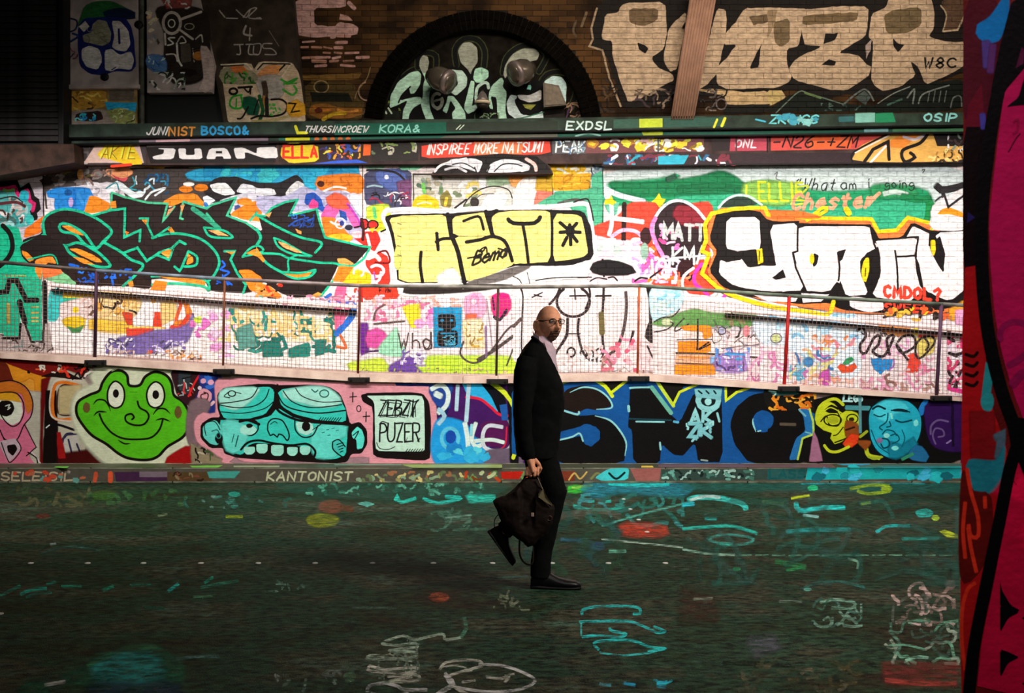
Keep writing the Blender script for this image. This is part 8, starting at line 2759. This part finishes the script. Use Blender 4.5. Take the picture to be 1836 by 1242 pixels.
M_SKIN = simple('skin',(0.80,0.36,0.21),0.5, var=0.14, scale=30, bump=0.15, bscale=180)
M_SUIT = simple('black_suit_cloth',(0.0028,0.0032,0.0036),0.9, var=0.3, scale=20, spec=0.1)
M_SHIRT = simple('pale_lilac_shirt',(0.55,0.42,0.50),0.7, var=0.08, scale=20)
M_LEATHER = simple('dark_brown_leather',(0.008,0.0035,0.0025),0.75, var=0.4, scale=15, bump=0.2, spec=0.15)
M_SHOE = simple('black_shoe_leather',(0.005,0.005,0.006),0.4, bump=0.1, spec=0.3)
M_BEARD = simple('grey_brown_beard',(0.17,0.09,0.06),0.9, var=0.7, scale=160, bump=0.8, bscale=220)

bm = bmesh.new()
headgrid(bm)
for sgn in (-1,1):      # ears
    for i in range(3):
        tube(bm, [hp(sgn * (.083 + .003 * i - .008 * math.cos(t)),-.008 + .015 * math.cos(t) - .004 * i, -.012 + .034 * math.sin(t)) for t in [k * .62 for k in range(-3,9)]],.0042,7)
    tube(bm, [hp(sgn * .070,-.006,.012), hp(sgn * .078,-.010,-.01), hp(sgn * .068,-.004,-.032)],[.009,.011,.008],8)
    tube(bm, [hp(sgn * .081,-.008,.018), hp(sgn * .083,-.010,-.010), hp(sgn * .079,-.006,-.040)],[(.008,.003),(.012,.003),(.007,.003)],10)
tube(bm, [pm(975,590,0), pm(973,608,0), pm(970,626,0)],[.056,.058,.068],20)
loft(bm, [(pm(966,626),(.07,0,0),(0,.09,0)),(pm(962,650),(.10,0,0),(0,.17,0)),(pm(964,690),(.12,0,0),(0,.16,0)),(pm(965,740),(.11,0,0),(0,.14,0)),(pm(962,790),(.115,0,0),(0,.155,0)),(pm(962,810),(.09,0,0),(0,.12,0))],24)
ARM = [((948,648,-.17),.052),((941,690,-.20),.046),((938,735,-.22),.038),((942,775,-.23),.034),((947,809,-.235),.027)]
tube(bm, [pm(*p) for p, r in ARM],[r for p, r in ARM],16)
ARL = [((966,648,.17),.052),((972,735,.20),.038),((984,800,.18),.027),((986,815,.175),(.024,.036)),((988,832,.17),.022)]
tube(bm, [pm(*p) for p, r in ARL],[r for p, r in ARL],16)
LEGN = [((962,770,-.09),.085),((976,820,-.09),.075),((992,888,-.085),.054),((984,935,-.08),.052),((970,1000,-.08),.036),((968,1030,-.08),.036)]
LEGF = [((960,770,.09),.085),((968,830,.09),.073),((975,893,.09),.054),((940,925,.10),.050),((905,955,.10),.036),((893,968,.10),.034)]
for Lg in (LEGN, LEGF): tube(bm, [pm(*p) for p, r in Lg],[r for p, r in Lg],16)
# near hand: palm, four curled fingers, thumb
HY = -.238
tube(bm, [pm(947,807, HY), pm(949,816, HY), pm(952,826, HY), pm(954,835, HY), pm(954,838, HY)],[(.021,.026),(.024,.034),(.022,.042),(.018,.044),(.010,.040)],18)
for i, (fx, ln, r) in enumerate(((943.5,8.5,.0085),(950,10.5,.0092),(956.5,10,.0092),(962.5,8,.0085))):
    tube(bm, [pm(fx + 1,829, HY), pm(fx, 836, HY - .016), pm(fx, 836 + ln * .7, HY - .016), pm(fx, 836 + ln, HY + .004), pm(fx, 835 + ln * .7, HY + .026), pm(fx, 834, HY + .030)],[r, r * 1.08, r, r, r * .9, r * .75],10)
tube(bm, [pm(957,815, HY), pm(964,823, HY - .004), pm(968,832, HY + .010), pm(965,840, HY + .024)],[.013,.0115,.010,.0075],10)
tube(bm, [pm(980,828,.17), pm(984,838,.16), pm(988,842,.17)],[.01,.009,.008],8)
body = remesh('body', bm, 0.0042, M_SKIN, man, sm=1)

bm = bmesh.new()
def bmask(c):
    d = c - HC
    s, h, f = d.dot(HS), d.dot(HU), d.dot(HF)
    if f < .02: return False
    a = abs(s)
    lips = a < .017 and -.070 < h < -.0585
    return (not lips) and ((a < .033 and -.058 < h < -.043) or (a < .034 and -.122 < h < -.056 and a > .015) or (a < .036 and h < -.070))
headgrid(bm, 120,100,.0035, bmask)
r_ = bmesh.ops.extrude_face_region(bm, geom=list(bm.faces))
for g in r_['geom']:
    if isinstance(g, bmesh.types.BMVert): g.co -= HF * .006
for v in bm.verts: v.co -= MO
bobj('goatee', bm, M_BEARD, man, True)

for sgn in (-1,1):
    bm = bmesh.new()
    bmesh.ops.create_uvsphere(bm, u_segments=16, v_segments=10, radius=.0115)
    bmesh.ops.translate(bm, verts=bm.verts, vec=hp(sgn * .031,.0775,.015) - MO)
    e_ = bobj('eye', bm, simple('eye_white',(.6,.55,.5),.2), man, True)
    bm = bmesh.new()
    c = hp(sgn * .031 + .001,.0885,.015) - MO
    tube(bm, [c, c + HF * .001],.0052,12)
    bobj('iris', bm, simple('iris',(.02,.012,.008),.2), e_)
    bm = bmesh.new()
    tube(bm, [hp(sgn * s_, .0945 - abs(s_ - .03) * .3,.0335 + (s_ - .03) * -.12) - MO for s_ in (.014,.024,.034,.044)],[.002,.0032,.003,.0015],6)
    bobj('eyebrow', bm, M_BEARD, man, True)

# glasses: worn, a thing of their own
gl = tag(empty('glasses', hp(0,.1,.008)),'dark thin-rimmed glasses on the face of the bald man','glasses')
GO = Vector(gl.location)
MG_ = simple('dark_rim',(.012,.010,.010),.3, metal=.5)
mgl, nt, b = nodes_of('tinted_lens')
b.inputs['Base Color'].default_value = (.12,.09,.08,1); b.inputs['Alpha'].default_value = .42; b.inputs['Roughness'].default_value = .05
for sgn in (-1,1):
    ring = [hp(sgn * (.032 + .023 * math.copysign(abs(math.cos(t)) ** .7, math.cos(t))),.1045 - .006 * abs(math.cos(t) + .3),.016 + .0145 * math.copysign(abs(math.sin(t)) ** .8, math.sin(t))) - GO for t in [k * math.pi / 12 for k in range(24)]]
    bm = bmesh.new(); tube(bm, ring, .0023,6, closed=True)
    rm = bobj('rim', bm, MG_, gl, True)
    bm = bmesh.new(); bm.faces.new([bm.verts.new(p) for p in ring]); bobj('lens', bm, mgl, rm)
    bm = bmesh.new(); tube(bm, [hp(sgn * .055,.100,.022) - GO, hp(sgn * .074,.075,.021) - GO, hp(sgn * .081,.0,.019) - GO, hp(sgn * .084,-.014,.008) - GO],.0024,6)
    bobj('temple', bm, MG_, gl, True)
bm = bmesh.new(); tube(bm, [hp(-.010,.106,.021) - GO, hp(0,.110,.023) - GO, hp(.010,.106,.021) - GO],.0016,6)
bobj('bridge', bm, MG_, gl, True)

# shirt, with collar
bm = bmesh.new()
def hr(y, xl, xr, hy, dy=0): return (pm((xl + xr) / 2, y, dy),((xr - xl) / 2 * PXM, 0,0),(0, hy, 0))
loft(bm, [hr(602,957,984,.066), hr(612,957,990,.078), hr(628,958,995.5,.10,-.01), hr(648,962,998,.12,-.01), hr(672,966,1002,.12), hr(700,970,1004,.12), hr(760,968,1000,.12)],28)
remesh('shirt', bm, .006, M_SHIRT, man, 2)
bm = bmesh.new()
col_ = [(956,596,.03),(957,600,-.045),(966,606,-.082),(978,616,-.088),(988,625,-.06),(992,626,-.02),(991,618,.03),(984,606,.06)]
lo_, hi_ = [],[]
for (x, y, d) in col_:
    hi_.append(bm.verts.new(pm(x, y - 3, d * .95) - MO)); lo_.append(bm.verts.new(pm(x + (1 if x < 975 else 2), y + 9, d * 1.12) - MO))
for i in range(len(col_) - 1): bm.faces.new((hi_[i], hi_[i + 1], lo_[i + 1], lo_[i]))
for P in ([(974,612,-.098),(989,622,-.075),(988,642,-.096),(982,636,-.108)],[(989,620,-.055),(996,626,-.02),(995,642,-.04),(990,636,-.07)]):
    bm.faces.new([bm.verts.new(pm(*p) - MO) for p in P])
cl_ = bobj('collar', bm, simple('collar_cloth',(0.60,0.42,0.50),0.7), man)
sd = cl_.modifiers.new('s','SOLIDIFY'); sd.thickness = .003

# jacket
bm = bmesh.new()
loft(bm, [hr(606,953,972,.065,0), hr(614,947,978,.10), hr(624,939,983,.145), hr(636,931,989,.19), hr(652,926,995,.205), hr(668,923,1001,.205), hr(690,921,1010,.20), hr(715,920,1013,.19), hr(745,920,1010,.18), hr(780,922,1004,.19), hr(817,927,1000,.205)],36, power=2.3)
SLV = [((946,646,-.155),.070),((941,665,-.19),.072),((938,700,-.215),.064),((936,735,-.228),.058),((939,775,-.235),.052),((946,813,-.238),(.044,.040)),((946.5,816,-.238),(.036,.034))]
tube(bm, [pm(*p) for p, r in SLV],[r for p, r in SLV],20)
SLF = [((962,646,.155),.070),((966,690,.19),.064),((972,735,.20),.058),((984,800,.18),.044)]
tube(bm, [pm(*p) for p, r in SLF],[r for p, r in SLF],20)
for P in ([(954,603,-.06),(966,612,-.10),(977,627,-.125),(987,646,-.118),(996,664,-.095),(1004,684,-.06)],[(975,610,.09),(990,640,.05),(1000,668,0.0)]):
    tube(bm, [pm(x - 2, y, d) for x, y, d in P],[(.010,.014)] * len(P),8)
remesh('jacket', bm, .0065, M_SUIT, man, 3, disp=.012)
for (x, y) in ((1004,745),):
    bm = bmesh.new(); c = pm(x, y, -.075) - MO
    tube(bm, [c, c + Vector((.003,-.004,0))],.009,12); bobj('button', bm, M_SHOE, man)

# trousers
bm = bmesh.new()
loft(bm, [hr(768,935,992,.15), hr(800,934,996,.165), hr(825,940,1000,.16)],28)
TN = [((964,790,-.085),.100),((972,820,-.085),.095),((983,850,-.085),.088),((993,880,-.085),.080),((989,900,-.08),.073),((981,935,-.08),.070),((973,975,-.08),.066),((969,1005,-.08),.064),((968,1028,-.08),.066)]
TFr = [((962,790,.085),.100),((968,840,.09),.090),((973,885,.09),.078),((955,912,.10),.070),((925,938,.10),.062),((903,957,.10),.060)]
for Lg in (TN, TFr): tube(bm, [pm(*p) for p, r in Lg],[r for p, r in Lg],20)
remesh('trousers', bm, .0065, M_SUIT, man, 3, disp=.010)


def shoe(heel, toe, up):
    fw = (toe - heel); Ln = fw.length; fw.normalize()
    sd_ = fw.cross(up).normalized(); up = sd_.cross(fw).normalized()
    rr = [(0,.024,.055),(.04,.034,.085),(.2,.037,.100),(.38,.038,.088),(.55,.043,.060),(.72,.048,.048),(.88,.043,.040),(.97,.028,.030),(1,.012,.016)]
    bm = bmesh.new()
    loft(bm, [(heel + fw * Ln * t + up * (h / 2 + .008), sd_ * w_, up * h / 2) for t, w_, h in rr],20, power=2.4)
    bmesh.ops.recalc_face_normals(bm, faces=bm.faces)
    for v in bm.verts: v.co -= MO
    s_ = bobj('shoe', bm, M_SHOE, man, True)
    bm = bmesh.new()
    loft(bm, [(heel + fw * (Ln * t * 1.01 - .002) + up * (.008 if t > .3 else .011), sd_ * (w_ + .003), up * (.008 if t > .3 else .011)) for t, w_, h in rr],20, power=3)
    bmesh.ops.recalc_face_normals(bm, faces=bm.faces)
    for v in bm.verts: v.co -= MO
    bobj('sole', bm, M_BLACK, s_, True)


p0 = pm(951,1048,-.08); p0.z = 0.001
p1 = pm(1040,1048,-.10); p1.z = 0.001
shoe(p0, p1, Vector((0,0,1)))
shoe(pm(873,958,.10), pm(918,1020,.10), Vector((.78,0,.55)))

# ---------------------------------------------------------------- bag carried in the hand
bag = tag(empty('shoulder_bag', pm(945,900, HY)),'slouchy dark brown leather bag with hanging straps, carried in the hand of the bald man','bag')
BO = Vector(bag.location)
out = [(936,851),(948,847),(962,850),(970,864),(974,880),(989,893),(991,915),(978,945),(962,955),(955,966),(945,968),(936,958),(918,945),(903,930),(896,912),(889,898),(884,888),(889,883),(906,878),(924,864)]
oc = catmull(out, True, 6)
bm = bmesh.new()
cx0, cy0 = 942,905
lay = []
for dy, k in ((-.075,.55),(-.068,.80),(-.045,.95),(0,1.0),(.04,.95),(.058,.75)):
    lay.append([bm.verts.new(pm(cx0 + (x - cx0) * k, cy0 + (y - cy0) * k, HY + dy * (.5 if y < 862 else 1))) for x, y in oc])
for A, B in zip(lay, lay[1:]):
    for i in range(len(A)): bm.faces.new((A[i], A[(i + 1) % len(A)], B[(i + 1) % len(A)], B[i]))
bm.faces.new(lay[0]); bm.faces.new(lay[-1])
bmesh.ops.triangulate(bm, faces=[f_ for f_ in bm.faces if len(f_.verts) > 4])
remesh('bag_body', bm, .006, M_LEATHER, bag, 4, disp=.022, off=BO)
def strap(name, P, w_, m_=M_LEATHER, th=.0025, lab=None):
    bm = bmesh.new()
    Q = catmull([(p[0], p[1]) for p in P], False, 4)
    D = [P[0][2] + (P[-1][2] - P[0][2]) * i / (len(Q) - 1) for i in range(len(Q))]
    tube(bm, [pm(x, y, d) - BO for (x, y), d in zip(Q, D)],[(w_, th)] * len(Q),8)
    o = bobj(name, bm, m_, bag, True)
    if lab: o['label'] = lab
strap('handle',[(938,856, HY),(940,846, HY),(949,842, HY),(960,843, HY),(967,854, HY)],.007, th=.006)
strap('strap',[(897,908, HY),(888,920, HY),(889,936, HY),(900,945, HY),(912,946, HY - .03)],.006, lab='loose strap looping at the back of the bag')
strap('strap',[(931,952, HY - .05),(931,975, HY - .05),(937,990, HY - .05),(947,996, HY - .04),(954,992, HY - .02),(955,960, HY)],.006, lab='long strap looping under the bag')
strap('strap',[(940,848, HY - .03),(930,862, HY - .04),(921,872, HY - .05)],.006)
strap('strap',[(962,846, HY - .03),(972,868, HY - .045),(986,892, HY - .06)],.004, simple('pale_strap_edge',(.16,.13,.08),.6), lab='pale-edged strap down the front')
bm = bmesh.new()
f0 = [pm(x, y, d) - BO for x, y, d in ((963,873, HY - .055),(971,865, HY - .055),(978,876, HY - .075),(987,893, HY - .072),(975,886, HY - .082),(963,878, HY - .075))]
bm.faces.new([bm.verts.new(v) for v in f0])
o = bobj('flap_lining', bm, simple('olive_lining',(.10,.085,.04),.7), bag); o['label'] = 'olive lining showing under the flap'
sd = o.modifiers.new('s','SOLIDIFY'); sd.thickness = .003
bm = bmesh.new()
c = pm(953,907, HY - .088) - BO
bx(bm, c.x - .009, c.x + .009, c.y - .004, c.y + .012, c.z - .011, c.z + .011,.003)
bobj('buckle', bm, simple('pale_buckle',(.35,.25,.2),.35), bag)
bm = bmesh.new()
c = pm(982,914, HY - .07) - BO
tube(bm, [c + Vector((.016 * math.cos(t),0,.014 * math.sin(t))) for t in [k * math.pi / 8 for k in range(16)]],.003,6, closed=True)
bobj('ring', bm, simple('dull_ring',(.08,.04,.03),.35, metal=.6), bag, True)
